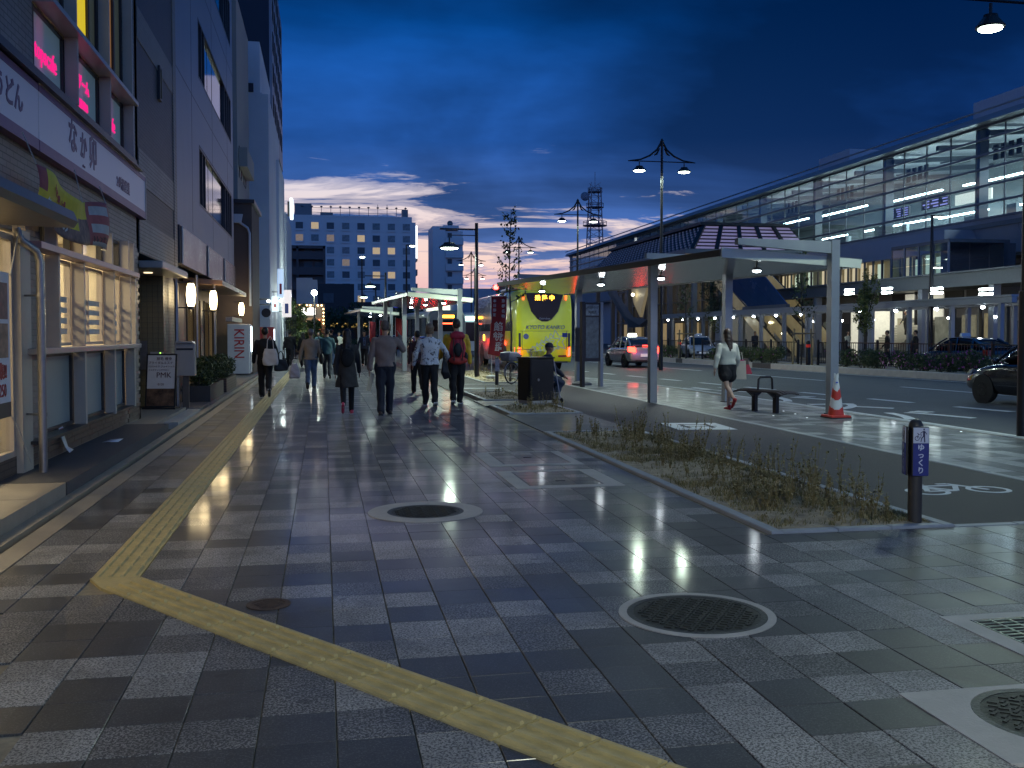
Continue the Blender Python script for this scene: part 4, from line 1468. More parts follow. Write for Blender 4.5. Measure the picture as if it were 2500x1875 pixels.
for k, (x, y, z) in enumerate(((-2.45, 46, 3.05), (-2.2, 53, 3.3), (-2.2, 57.5, 3.6))):
    t = thing('wall_floodlight', 'small white floodlight on the far left row of shops', 'floodlight', (x, y, z), group='floodlights along the far left row')
    b = MB(); b.ball((0, 0, 0), .085, 10, 6, (1, 1, .6)); b.build('lamp', WH, t)
    b = MB(); b.box(-.5, 0, -.03, .03, .06, .12); b.build('bracket', FRAME_D, t)
    lamp_light('POINT', 'floodlight_light', 30, (.1, -.3, -.1), t, (.85, 1, .95), .1)
t = thing('red_vending_machine', 'red vending machine with a white lit front farther down the left row', 'vending machine', (-2.75, 50, .05))
b = MB(); b.box(-.4, .35, -.4, .4, 0, 1.85); b.build('cabinet', MATS['vend_red'], t)
b = MB(); b.box(.35, .37, -.33, .33, .8, 1.75); b.build('display', glow('vend_light2', (.8, .9, 1), 4), t)
t = thing('air_conditioner', 'box shaped air conditioner hanging on the wall past the vending machine', 'air conditioner', (-2.45, 44.5, 2.2))
b = MB(); b.box(-.3, .15, -.4, .4, 0, .55); b.build('case', WHITEW, t)
b = MB(); b.lathe([(.2, 0), (.18, .03)], (0, -.405, .28), 14, 'Y'); b.build('fan_grille', FRAME_D, t)

# =================================================================== BUS SHELTERS
ALU = M('shelter_grey', (.30, .32, .32), .35, metal=.35, var=.08, scale=3, stain=.15)
ALUP = M('shelter_pale', (.66, .68, .58), .38, metal=.15, var=.06, scale=3, stain=.15)
UNDER = M('shelter_soffit', (.56, .58, .58), .20, metal=.55, var=.06, scale=2)
DKBR = M('dark_brown_metal', (.045, .04, .038), .35, metal=.4, var=.1, scale=4)
LAMPW = glow('shelter_lamp', (.85, .94, 1), 55)


def shelter(label, origin, rot, L, W, posts_r, posts_l, lights, skew, energy=45):
    """origin: near right post; local +Y runs along the roof, -X to the low pavement side"""
    t = thing('bus_shelter', label, 'bus shelter', (origin[0], origin[1], 0), rot)
    zr_, zl_ = 2.85, 3.09
    xr, xl = .45, -W
    # roof: thin wedge, inclined across
    b = MB()
    def sec(y_r, y_l):
        return [(xr, y_r, zr_), (xl, y_l, zl_), (xl, y_l, zl_ + .10), (xr, y_r, zr_ + .09)]
    b.loft([sec(-.15, skew), sec(L, L)])
    b.build('roof', UNDER, t)
    b = MB(); b.loft([[(xl - .03, skew - .05, zl_ - .01), (xl - .002, skew - .05, zl_ - .01), (xl - .002, skew - .05, zl_ + .12), (xl - .03, skew - .05, zl_ + .12)], [(xl - .03, L, zl_ - .01), (xl - .002, L, zl_ - .01), (xl - .002, L, zl_ + .12), (xl - .03, L, zl_ + .12)]])
    b.build('side_fascia', DKBR, t)
    b = MB(); b.loft([[(xr + .03, -.2, zr_ - .03), (xr + .03, -.16, zr_ - .03), (xr + .06, -.16, zr_ + .14), (xr + .06, -.2, zr_ + .14)],
                      [(xl, skew - .09, zl_ - .03), (xl, skew - .05, zl_ - .03), (xl, skew - .05, zl_ + .16), (xl, skew - .09, zl_ + .16)]])
    b.build('front_fascia', ALUP, t)
    b = MB(); b.box(xr + .002, xr + .03, -.15, L, zr_ - .02, zr_ + .11); b.build('side_fascia', ALU, t)
    for y in posts_r:
        b = MB(); b.box(-.095, .095, y - .075, y + .075, 0, 3.36); bevel(b.build('post', ALU, t), .008)
        b = MB(); b.loft([[(-.1, y - .06, 3.10), (-.1, y + .06, 3.10), (-.1, y + .06, 3.33), (-.1, y - .06, 3.33)],
                          [(xl + .1, y + skew * .6 - .06, 3.28), (xl + .1, y + skew * .6 + .06, 3.28), (xl + .1, y + skew * .6 + .06, 3.40), (xl + .1, y + skew * .6 - .06, 3.40)]])
        b.build('roof_beam', ALU, t)
        b = MB(); b.box(-.11, .11, y - .09, y + .09, .001, .02); b.build('base_plate', DKBR, t)
    for y in posts_l:
        b = MB(); b.box(xl + .06, xl + .24, y - .07, y + .07, 0, 3.09); bevel(b.build('post', ALU, t), .008)
    for (x, y) in lights:
        zz = zr_ + (zl_ - zr_) * (xr - x) / (xr - xl)
        b = MB(); b.cyl(x, y, zz - .13, zz + .01, .02, 8); b.lathe([(.10, zz - .13), (.10, zz - .09), (.05, zz - .06)], (x, y, 0), 16); b.build('pendant', ALU, t)
        b = MB(); b.lathe([(.03, zz - .165), (.075, zz - .15), (.085, zz - .131)], (x, y, 0), 16); b.build('lamp', LAMPW, t)
        lamp_light('SPOT', 'shelter_light', energy, (x, y, zz - .19), t, (.84, .93, 1), .07, (0, 0, 0), 165, .4)
    return t


shelter('long grey bus shelter nearest the camera, with a pale front fascia and hanging lamps', (9.66, 17.5), R(9.4), 14.2, 1.85, (0, 3.7, 12.0), (4.1,),
        [(-.75, 1.45), (-1.0, 5.0), (-1.05, 8.2), (-1.05, 12.4)], 1.1, 80)  # farthest pendant is an extra lamp, added to brighten the rear of the coach
shelter('bus shelter with red reflections under its roof behind the walking group', (5.35, 39.0), R(4), 12.5, 2.0, (0, 4.2, 10.5), (2.5, 8.5), [(-.5, .8), (-.7, 4), (-.7, 8)], .6, 40)
shelter('small pale bus shelter farthest along the pavement', (4.45, 66.0), R(4), 12, 2.0, (0, 5, 10), (3,), [(-.6, 1), (-.7, 6)], .5, 35)

# --- timetable stand
t = thing('timetable_stand', 'tall dark framed timetable stand under the near bus shelter', 'timetable', (7.75, 28.0, 0), R(20))
for x in (-.33, .33):
    b = MB(); b.box(x - .05, x + .05, -.06, .06, 0, 2.5); b.build('post', ALU if x > 0 else DKBR, t)
b = MB(); b.box(-.28, .28, -.03, .03, .75, 2.48); b.build('panel', DKBR, t)
b = MB(); b.box(-.23, .23, -.038, -.0305, .85, 2.05); b.build('timetable', M('timetable_dim', (.10, .13, .14), .2, var=.3, scale=9), t)
b = MB(); b.box(-.23, .23, -.038, -.0305, 2.1, 2.42); b.build('route_sign', M('route_sign', (.30, .36, .38), .3, var=.5, scale=14), t)
lettering('lettering', M('tt_ink', (.02, .02, .025), .5), t, [('バスのりば', .08, (0, -.041, 2.33), (1, 0, 0), (0, 0, 1)), ('時刻表', .10, (0, -.041, 2.19), (1, 0, 0), (0, 0, 1))], .004)
t = thing('bus_stop_board', 'narrow white bus stop board with a heavy round base by the timetable stand', 'bus stop sign', (7.72, 29.0, 0))
b = MB(); b.lathe([(.30, 0), (.30, .06), (.22, .11), (.04, .13)], n=18); b.build('base', M('stop_base', (.12, .12, .12), .6), t)
b = MB(); b.cyl(0, 0, .13, 1.85, .03, 10); b.build('pole', ALUP, t)
b = MB(); b.box(-.22, .22, -.04, -.02, .72, 1.75); b.build('board', M('stop_board', (.16, .15, .15), .4, var=.2, scale=6), t)

# --- bench
t = thing('bench', 'dark slatted bench with a hoop armrest in its middle on the bus platform', 'bench', (8.63, 18.25, 0), math.atan2(-.95, .3))
WOODD = M('dark_slat', (.055, .042, .036), .45, var=.25, scale=9)
for k in range(6):
    y = -.205 + k * .082
    b = MB()
    dz = -.02 * (abs(k - 2.5) / 2.5) ** 2
    b.loft([[(-.68, y - .036, .42 + dz - .03), (-.68, y + .036, .42 + dz - .03), (-.68, y + .036, .44 + dz - .03), (-.68, y - .036, .44 + dz - .03)]] +
           [[(x, y - .036, .425 + dz), (x, y + .036, .425 + dz), (x, y + .036, .455 + dz), (x, y - .036, .455 + dz)] for x in (-.55, 0, .55)] +
           [[(.68, y - .036, .42 + dz - .03), (.68, y + .036, .42 + dz - .03), (.68, y + .036, .44 + dz - .03), (.68, y - .036, .44 + dz - .03)]])
    b.build('slat', WOODD, t)
for x in (-.30, .30):
    b = MB(); b.box(x - .05, x + .05, -.04, .04, 0, .36); bevel(b.build('leg', DKBR, t), .006)
    b = MB(); b.prism([(-.05, .30), (.05, .30), (.2, .40), (.2, .42), (-.2, .42), (-.2, .40)], x - .03, x + .03, 'X'); b.build('bracket', DKBR, t)
b = MB(); b.tube([(0, -.19, .45), (0, -.175, .66), (0, -.13, .70), (0, .13, .70), (0, .175, .66), (0, .19, .45)], .022, 10); b.build('armrest', DKBR, t, True)

# --- traffic cone
t = thing('traffic_cone', 'red and white chevron traffic cone at the foot of the shelter post', 'traffic cone', (9.33, 16.75, 0))
CRED = M('cone_red', (.55, .045, .025), .45, var=.1, scale=8, stain=.2)
CWH = M('cone_white', (.66, .66, .62), .4, var=.08, scale=8, stain=.2)
b = MB(); b.box(-.20, .20, -.20, .20, 0, .055); bevel(b.build('base', CRED, t), .015)
b = MB(); b.box(-.203, .203, -.203, .203, .0, .018); b.build('base_band', M('rubber', (.02, .02, .02), .8), t)
b = MB()
NS, NH = 32, 40
for i in range(NH + 1):
    h = i / NH
    r_ = .145 * (1 - h) + .035 * h
    for j in range(NS):
        a = 2 * math.pi * j / NS
        b.v.append((r_ * math.cos(a), r_ * math.sin(a), .055 + .69 * h))
for i in range(NH):
    for j in range(NS):
        a, c = i * NS + j, i * NS + (j + 1) % NS
        z = .055 + .69 * (i + .5) / NH
        ang_ = (2 * math.pi * (j + .5) / NS + 1.95) % (2 * math.pi)
        v_ = abs(ang_ / math.pi - 1)
        q = (z - .17 * (1 - v_) * 1.0 + .02) / .17
        red = int(math.floor(q + 10)) % 2 == 0 and z < .60
        b.f.append((a, c, c + NS, a + NS)); b.m.append(0 if red else 1)
b.build('cone', [CRED, CWH], t, 'all')
b = MB(); b.lathe([(.036, .745), (.03, .80), (.022, .80)], n=12); b.box(-.045, -.02, -.01, .01, .74, .83); b.box(.02, .045, -.01, .01, .74, .83); b.build('tip', CWH, t)
b = MB(); b.cbox((-.018, -.056, .66), (.04, .012, .022)); b.build('sticker', M('sticker_blue', (.05, .1, .5), .4), t)

# --- bollard with cyclist signs
t = thing('sign_bollard', 'dark bollard with pictogram and blue hiragana plate at the planting bed corner', 'bollard', (4.73, 7.22, .0))
BOL = M('bollard_brown', (.060, .052, .043), .45, metal=.3, var=.12, scale=12, bump=.1)
b = MB(); b.lathe([(.055, 0), (.055, .755), (.053, .79), (.058, .792), (.058, .80), (.054, .82), (.042, .845), (.022, .858), (.001, .862)], n=24); b.build('post', BOL, t, True)
for (yaw, name) in ((R(-14), 'a'), (R(-112), 'b')):
    n_ = V(math.sin(yaw), -math.cos(yaw), 0); r_ = V(math.cos(yaw), math.sin(yaw), 0)
    c = n_ * .078
    Rm = np.array([[r_[0], -n_[0], 0], [r_[1], -n_[1], 0], [0, 0, 1]])
    b = MB(); b.cbox(c + V(0, 0, .605) + r_ * (.012 if name == 'a' else 0), (.135, .022, .40), Rm); pl = bevel(b.build('sign_plate', BOL, t), .01)
    cc = c + n_ * .0115 + r_ * (.012 if name == 'a' else 0)
    b = MB(); b.cbox(cc + V(0, 0, .735), (.122, .004, .125), Rm); b.build('white_field', M('sign_wh', (.62, .63, .70), .3, var=.05), pl)
    b = MB(); b.cbox(cc + V(0, 0, .54), (.122, .004, .262), Rm); b.build('blue_field', M('sign_bl', (.035, .045, .22), .3, var=.08), pl)
    cc2 = cc + n_ * .003
    lettering('lettering', M('sign_letter', (.68, .70, .76), .4), pl, [(ch, .058, cc2 + V(0, 0, .635 - k * .062), r_, (0, 0, 1), dict(bold=.0012)) for k, ch in enumerate('ゆっくり')], .002)
    # pictogram: a walking figure pushing a bicycle
    pb = MB()
    def seg(p, q, w, pb=pb, cc2=cc2, r_=r_):
        p, q = V(*p), V(*q); d_ = (q - p) / np.linalg.norm(q - p); m_ = V(-d_[1], d_[0]) * w / 2
        P = [p - m_, q - m_, q + m_, p + m_]
        W3 = [cc2 + r_ * a[0] + V(0, 0, 1) * a[1] for a in P]
        pb.add(W3, [(0, 1, 2, 3)])
    def ringp(cx, cz, r0, w):
        for i in range(16):
            a0, a1 = i / 16 * 2 * math.pi, (i + 1) / 16 * 2 * math.pi
            seg((cx + r0 * math.cos(a0), cz + r0 * math.sin(a0)), (cx + r0 * math.cos(a1), cz + r0 * math.sin(a1)), w)
    ringp(-.032, .712, .017, .005)
    for i in range(8): seg((.022 - .006, .785 - .006 + i * .0015), (.022 + .006, .785 - .006 + i * .0015), .003)
    for p, q, w in (((-.032, .712), (-.022, .748), .005), ((-.035, .755), (-.02, .748), .004), ((-.022, .742), (.002, .742), .004), ((.002, .742), (-.008, .712), .004), ((.022, .772), (.022, .728), .016), ((.016, .768), (-.008, .752), .006), ((.026, .768), (.044, .745), .006), ((.02, .73), (.003, .712), .008), ((.003, .712), (-.002, .685), .007), ((.025, .73), (.028, .68), .009)):
        seg(p, q, w)
    pb.build('pictogram', M('picto_ink', (.02, .02, .08), .4), pl)

# --- second bollard by the bicycle, and the sticks of the far bed
t = thing('sign_bollard', 'small dark bollard with a white notice behind the cabinet, beside the parked bicycle', 'bollard', (5.2, 29.6, 0))
b = MB(); b.lathe([(.055, 0), (.055, .755), (.053, .79), (.058, .80), (.042, .845), (.001, .862)], n=16); b.build('post', BOL, t, True)
b = MB(); b.box(-.065, .065, -.09, -.07, .42, .80); b.build('sign_plate', M('sign_grey', (.30, .30, .33), .4, var=.4, scale=15), t)
t = thing('sign_bollard', 'dark bollard with a white vertical notice beside the person with the red backpack', 'bollard', (3.9, 29.0, 0))
b = MB(); b.lathe([(.055, 0), (.055, .755), (.053, .79), (.058, .80), (.042, .845), (.001, .862)], n=16); b.build('post', BOL, t, True)
b = MB(); b.box(-.075, .075, -.09, -.07, .42, .80); b.build('sign_plate', MATS['sign_wh'], t)

# --- cabinet and hand cart
t = thing('utility_cabinet', 'black metal utility cabinet on the paving in front of the seated man', 'cabinet', (4.72, 21.75, .0), R(22))
CAB = M('cabinet_black', (.022, .019, .017), .32, metal=.2, var=.2, scale=2.5, stain=.2)
b = MB(); b.box(-.31, .31, -.24, .26, .0, .06); b.build('plinth', CONC, t)
b = MB(); b.box(-.32, .32, -.25, .27, .06, 1.0); bevel(b.build('body', CAB, t), .012)
b = MB(); b.box(-.34, .34, -.27, .29, 1.0, 1.035); bevel(b.build('lid', CAB, t), .01)
b = MB(); b.box(-.29, .29, -.262, -.25, .10, .97); bevel(b.build('door', CAB, t), .006)
b = MB(); b.lathe([(.028, -.285), (.03, -.262)], (-.12, 0, .53), 14, 'Y'); b.build('lock', STEEL, t)
b = MB(); b.box(-.332, -.32, -.2, .22, .12, .95); b.build('side_panel', CAB, t)
t = thing('hand_cart', 'folded light metal hand cart leaning beside the black cabinet', 'hand cart', (5.18, 21.75, 0), R(10))
for x in (-.06, .07):
    b = MB(); b.tube([(x, -.1, .09), (x - .02, .05, .55), (x - .05, .18, .95)], .013, 8); b.build('rail', M('pink_alu', (.50, .42, .40), .3, metal=.8), t, True)
b = MB(); b.tube([(-.05, -.06, .22), (.06, -.06, .22)], .01, 6); b.tube([(-.10, .18, .95), (.02, .18, .95)], .014, 6); b.build('cross_bar', STEEL, t)
for x in (-.09, .1):
    b = MB(); b.lathe([(.02, -.012), (.055, -.012), (.055, .012), (.02, .012)], (x, -.11, .055), 14, 'X'); b.build('wheel', MATS['rubber'], t, True)

# =================================================================== STREET LAMPS
POLE = M('lamp_black', (.022, .022, .024), .35, metal=.4, var=.1, scale=8)
LENS = glow('lamp_lens', (.82, 1, .86), 30)
LENSF = glow('lamp_lens_far', (.84, 1, .9), 18)


def lantern_head(t, x, y, z, r=.30, lens=LENS, energy=240, col=(.80, 1.0, .80)):
    b = MB(); b.lathe([(r * 1.02, z - .03), (r * 1.05, z), (r * .55, z + .13), (r * .5, z + .17), (r * .1, z + .19)], (x, y, 0), 4 if r > .31 else 16)
    b.cyl(x, y, z + .15, z + .34, .025, 8)
    b.build('lamp_shade', POLE, t)
    b = MB(); b.lathe([(r * .25, z - .075), (r * .55, z - .068), (r * .8, z - .05), (r * .86, z - .032)], (x, y, 0), 18); b.build('lens', lens, t, 'all')
    if energy: lamp_light('SPOT', 'lamp_light', energy, (x, y, z - .12), t, col, .16, (0, 0, 0), 168, .3)


def single_lamp(label, x, y, h=5.53, arm=-1, energy=330, rot=0.0, group=None, lens=LENS, col=(.80, 1.0, .80)):
    t = thing('street_lamp', label, 'street lamp', (x, y, 0), rot, group)
    b = MB(); b.tube([(0, 0, 0), (0, 0, 1.95), (0, 0, 1.96), (0, 0, h)], [.085, .085, .062, .06], 14); b.build('pole', POLE, t, True)
    b = MB(); b.box(min(0, arm * 1.32), max(0, arm * 1.32), -.03, .03, h - .26, h - .20); b.box(min(0, arm * 1.0), max(0, arm * 1.0), -.018, .018, h - .46, h - .43); b.build('arm', POLE, t)
    lantern_head(t, arm * .98, 0, h - .88, .36, lens, energy, col)
    return t


single_lamp('tall single arm street lamp with a bright square lantern beside the red flag', 5.41, 35.0, energy=1300)
single_lamp('single arm street lamp standing behind the photographer on the planted strip', 3.2, -3.5, energy=1350, col=(.95, 1, .80))  # lamp added out of view to light the near paving
single_lamp('single arm street lamp seen between the far bus shelters, in front of the hotel', 3.95, 64, energy=260)
single_lamp('single arm street lamp farthest down the pavement, below the hotel windows', 4.3, 83, energy=200)


def twin_lamp(label, x, y, h=9.73, energy=260, rot=0.0, lens=LENSF, arm=1.28, hr=.28):
    t = thing('twin_street_lamp', label, 'street lamp', (x, y, 0), rot)
    b = MB(); b.tube([(0, 0, 0), (0, 0, 2.2), (0, 0, 2.21), (0, 0, h)], [.09, .09, .062, .055], 12); b.build('pole', POLE, t, True)
    b = MB(); b.lathe([(.085, h - .05), (.09, h + .02), (.02, h + .14)], n=10); b.build('finial', POLE, t)
    for s_ in (-1, 1):
        b = MB()
        pts = [(s_ * .03, 0, h - .02), (s_ * .22, 0, h - .34), (s_ * .55, 0, h - .6), (s_ * .95, 0, h - .77), (s_ * (arm + .15), 0, h - .83)]
        b.tube(pts, [.05, .045, .04, .035, .02], 8)
        b.tube([(0, 0, h - .84), (s_ * (arm + .22), 0, h - .84)], .022, 8)
        b.tube([(s_ * .1, 0, h - .28), (s_ * .24, 0, h - .52), (s_ * .36, 0, h - .58)], [.02, .05, .015], 6)
        b.build('arm', POLE, t, True)
        lantern_head(t, s_ * (arm - .28), 0, h - 1.22, hr, lens, energy / 2)
    return t


twin_lamp('tall twin armed street lamp nearest, standing above the bus shelter roof', 14.2, 40.2, energy=1700)
twin_lamp('twin armed street lamp in front of the lattice mast', 15.4, 58.9, energy=900)
twin_lamp('twin armed street lamp behind the thin sapling', 16.3, 82, energy=200)
twin_lamp('twin armed street lamp to the left of the tall lantern pole, before the slim tower', 14.6, 98, energy=0)
twin_lamp('smallest and farthest twin armed street lamp before the slim tower', 18.6, 122, energy=0)
t = twin_lamp('twin armed street lamp at the right edge of the photo, partly out of frame', 10.45, 13.2, h=7.35, energy=760, arm=.95, lens=LENS, hr=.20)
# blue road sign on that pole
RS = thing('road_sign', 'blue road sign with a white arrow on the lamp pole at the right edge', 'road sign', (10.45, 13.2, 1.62))
BLUE = M('sign_blue', (.015, .03, .42), .35, var=.06, scale=3, emit=(.05, .1, 1), estr=.06)
rs = V(math.cos(R(-33)), math.sin(R(-33)), 0); rn = V(-math.sin(R(-33)) * -1, -math.cos(R(-33)), 0)
Rm = np.array([[rs[0], -rn[0], 0], [rs[1], -rn[1], 0], [0, 0, 1]])
b = MB(); b.cbox(rs * .22 + rn * .10 + V(0, 0, .42), (.36, .02, .80), Rm); b.build('plate', BLUE, RS)
b = MB()
o_ = rs * .22 + rn * .113 + V(0, 0, .5)
b.add([o_ + rs * a + V(0, 0, c) for a, c in ((-.05, -.3), (.05, -.3), (.05, .05), (.12, .05), (0, .25), (-.12, .05), (-.05, .05))], [(0, 1, 2, 3, 4, 5, 6)]); b.build('arrow', MATS['sign_wh'], RS)
b = MB(); b.bar((0, 0, .2), tuple(rs * .22 + rn * .09 + V(0, 0, .2)), .03); b.bar((0, 0, .65), tuple(rs * .22 + rn * .09 + V(0, 0, .65)), .03); b.build('clamp', STEEL, RS)

def tall_lamp(label, x, y, h, side, energy=0, col=None):
    t = thing('tall_street_lamp', label, 'street lamp', (x, y, 0))
    b = MB(); b.tube([(0, 0, 0), (0, 0, h)], [.10, .06], 8); b.build('pole', POLE, t, True)
    b = MB(); b.box(min(0, side * .7), max(0, side * .7), -.05, .05, h - .05, h + .05); b.build('arm', POLE, t)
    b = MB(); b.lathe([(.05, h - .16), (.2, h - .12), (.22, h - .055)], (side * .5, 0, 0), 10); b.build('lens', LENSF, t)
    if energy: lamp_light('SPOT', 'lamp_light', energy, (side * .5, 0, h - .25), t, (.85, 1, .95), .2, (0, 0, 0), 160)


tall_lamp('slim street lamp with a small white head against the middle of the hotel', 3.4, 89, 8.5, .1)
tall_lamp('tall street lamp at the right corner of the hotel, its head turned right', 6.85, 82.7, 9.0, 1)
tall_lamp('small street lamp far off left of the station building', 34, 175, 9.5, -1)
t = thing('glare_lamp', 'very bright white lamp on a short pole beside the lit restaurant at the street end', 'street lamp', (-.55, 62, 0))
b = MB(); b.tube([(0, 0, 0), (0, 0, 4.0)], .05, 8); b.build('pole', POLE, t, True)
b = MB(); b.ball((0, 0, 4.1), .17, 12, 8); b.build('lamp', glow('glare', (.85, 1, .92), 60), t, 'all')
lamp_light('POINT', 'lamp_light', 420, (0, -.3, 4.0), t, (.85, 1, .88), .18)
for k, (x, y, h) in enumerate(((30.5, 45.4, 7.6), (40.5, 62, 8.4))):
    t = thing('station_lamp', ('slim black lamp pole with two small heads before the station wall', 'thin lamp pole in front of the glazed hall, farther back')[k], 'street lamp', (x, y, 0))
    b = MB(); b.tube([(0, 0, 0), (0, 0, h * .55), (0, 0, h)], [.12, .11, .06], 10); b.build('pole', POLE, t, True)
    for zz in (h, h * .66):
        b = MB(); b.box(-.05, .55, -.06, .06, zz - .06, zz + .02); b.build('arm', POLE, t)
        b = MB(); b.box(.15, .55, -.09, .09, zz - .10, zz - .061); b.build('lens', LENSF, t)

# =================================================================== FLAG, SAPLING, BICYCLE
t = thing('advertising_flag', 'tall red banner flag with white characters on a pole beside the lamp post', 'flag', (5.72, 33.6, 0))
b = MB(); b.tube([(0, 0, 0), (-.02, 0, 2.9)], .016, 8); b.tube([(-.02, 0, 2.86), (.55, 0, 2.87)], .01, 6); b.lathe([(.2, 0), (.2, .1), (.05, .14)], n=12); b.build('pole', M('white_pole', (.5, .5, .5), .4), t)
FLR = M('flag_red', (.30, .018, .022), .7, var=.12, scale=5, bump=.2, bscale=12)
def flag_pt(u, v):
    return (.0 + .52 * u - .16 * v * v, .05 * math.sin(u * 4 + v * 5) - .10 * v, 2.86 - 2.0 * v - .10 * u * v)
b = MB()
for i in range(13):
    for j in range(31): b.v.append(flag_pt(i / 12, j / 30))
for i in range(12):
    for j in range(30):
        a = i * 31 + j; b.f.append((a, a + 1, a + 32, a + 31)); b.m.append(0)
fl = b.build('cloth', FLR, t, 'all'); sd = fl.modifiers.new('s', 'SOLIDIFY'); sd.thickness = .004
fb = MB()
for body, size, u, v0, dv in (('餡餅番', .34, .5, .52, .17), ('京都名物', .13, .78, .08, .085), ('本日限定', .12, .22, .08, .08), ('好評発売', .10, .80, .66, .07)):
    for k, ch in enumerate(body):
        p = V(*flag_pt(u, v0 + dv * k)); q = V(*flag_pt(u, v0 + dv * k + .03)); up = p - q; up /= np.linalg.norm(up)
        text_into(fb, ch, size, p + V(0, -.012, 0), (1, 0, 0), up, depth=.003, bold=.003)
fb.build('lettering', M('flag_white', (.62, .58, .56), .6), t)


def sapling(label, x, y, h, seed, nb=16, leaves=9, leafm=(LEAF1, LEAF2, LEAF3), w=(.45, .35, .2), z0=.45, spread=1.05, lsize=.055):
    t = thing('young_tree', label, 'tree', (x, y, 0))
    r_ = random.Random(seed)
    b = MB()
    trunk = [V(.03 * math.sin(i * .9), .03 * math.cos(i * 1.3), h * i / 8) for i in range(9)]
    b.tube(trunk, [.035 * (1 - i / 9) + .006 for i in range(9)], 8)
    tips = []
    for k in range(nb):
        f = z0 + (1 - z0) * (k + .5) / nb * .97
        i = int(f * 8); p = trunk[i] + (trunk[min(8, i + 1)] - trunk[i]) * (f * 8 - i)
        a = k * 2.4 + r_.uniform(-.5, .5); L_ = spread * (1.18 - f) * r_.uniform(.8, 1.25)
        dirv = V(math.cos(a), math.sin(a), r_.uniform(.45, .9)); dirv /= np.linalg.norm(dirv)
        q = p + dirv * L_ * .5 + V(0, 0, -.03); e = p + dirv * L_ + V(0, 0, .08)
        b.tube([p, q, e], [.012, .008, .004], 5)
        tips.append((p, q, e))
        m_ = p + (q - p) * .7; s_ = m_ + V(math.cos(a + 1), math.sin(a + 1), .5) * L_ * .35
        b.tube([m_, s_], [.006, .003], 4); tips.append((m_, (m_ + s_) / 2, s_))
    b.build('trunk', M('sapling_bark', (.05, .045, .04), .9, var=.3, scale=30), t, True)
    b = MB()
    def leaf(c, s_):
        n_ = V(r_.gauss(0, 1), r_.gauss(0, 1), r_.gauss(0, 1)); n_ /= np.linalg.norm(n_)
        u = np.cross(n_, V(0, 0, 1)); u /= np.linalg.norm(u) + 1e-6; v_ = np.cross(n_, u)
        b.cur = r_.choices((0, 1, 2), w)[0]
        pts = [c + u * (s_ * a) + v_ * (s_ * c2) for a, c2 in ((0, -1), (.55, -.45), (.7, .1), (.35, .3), (.3, .8), (0, .5), (-.3, .8), (-.35, .3), (-.7, .1), (-.55, -.45))]
        b.add(pts, [tuple(range(10))])
    for (p, q, e) in tips:
        for _ in range(leaves):
            f = r_.uniform(.25, 1.05)
            c = (p + (q - p) * f * 2 if f < .5 else q + (e - q) * (f - .5) * 2) + V(r_.gauss(0, .05), r_.gauss(0, .05), r_.gauss(0, .05))
            leaf(c, lsize * r_.uniform(.6, 1.3))
    b.build('crown', list(leafm), t)
    return t


sapling('thin leafy sapling rising behind the red flag and in front of the yellow coach', 6.0, 31.6, 5.6, 3, 24, 8)

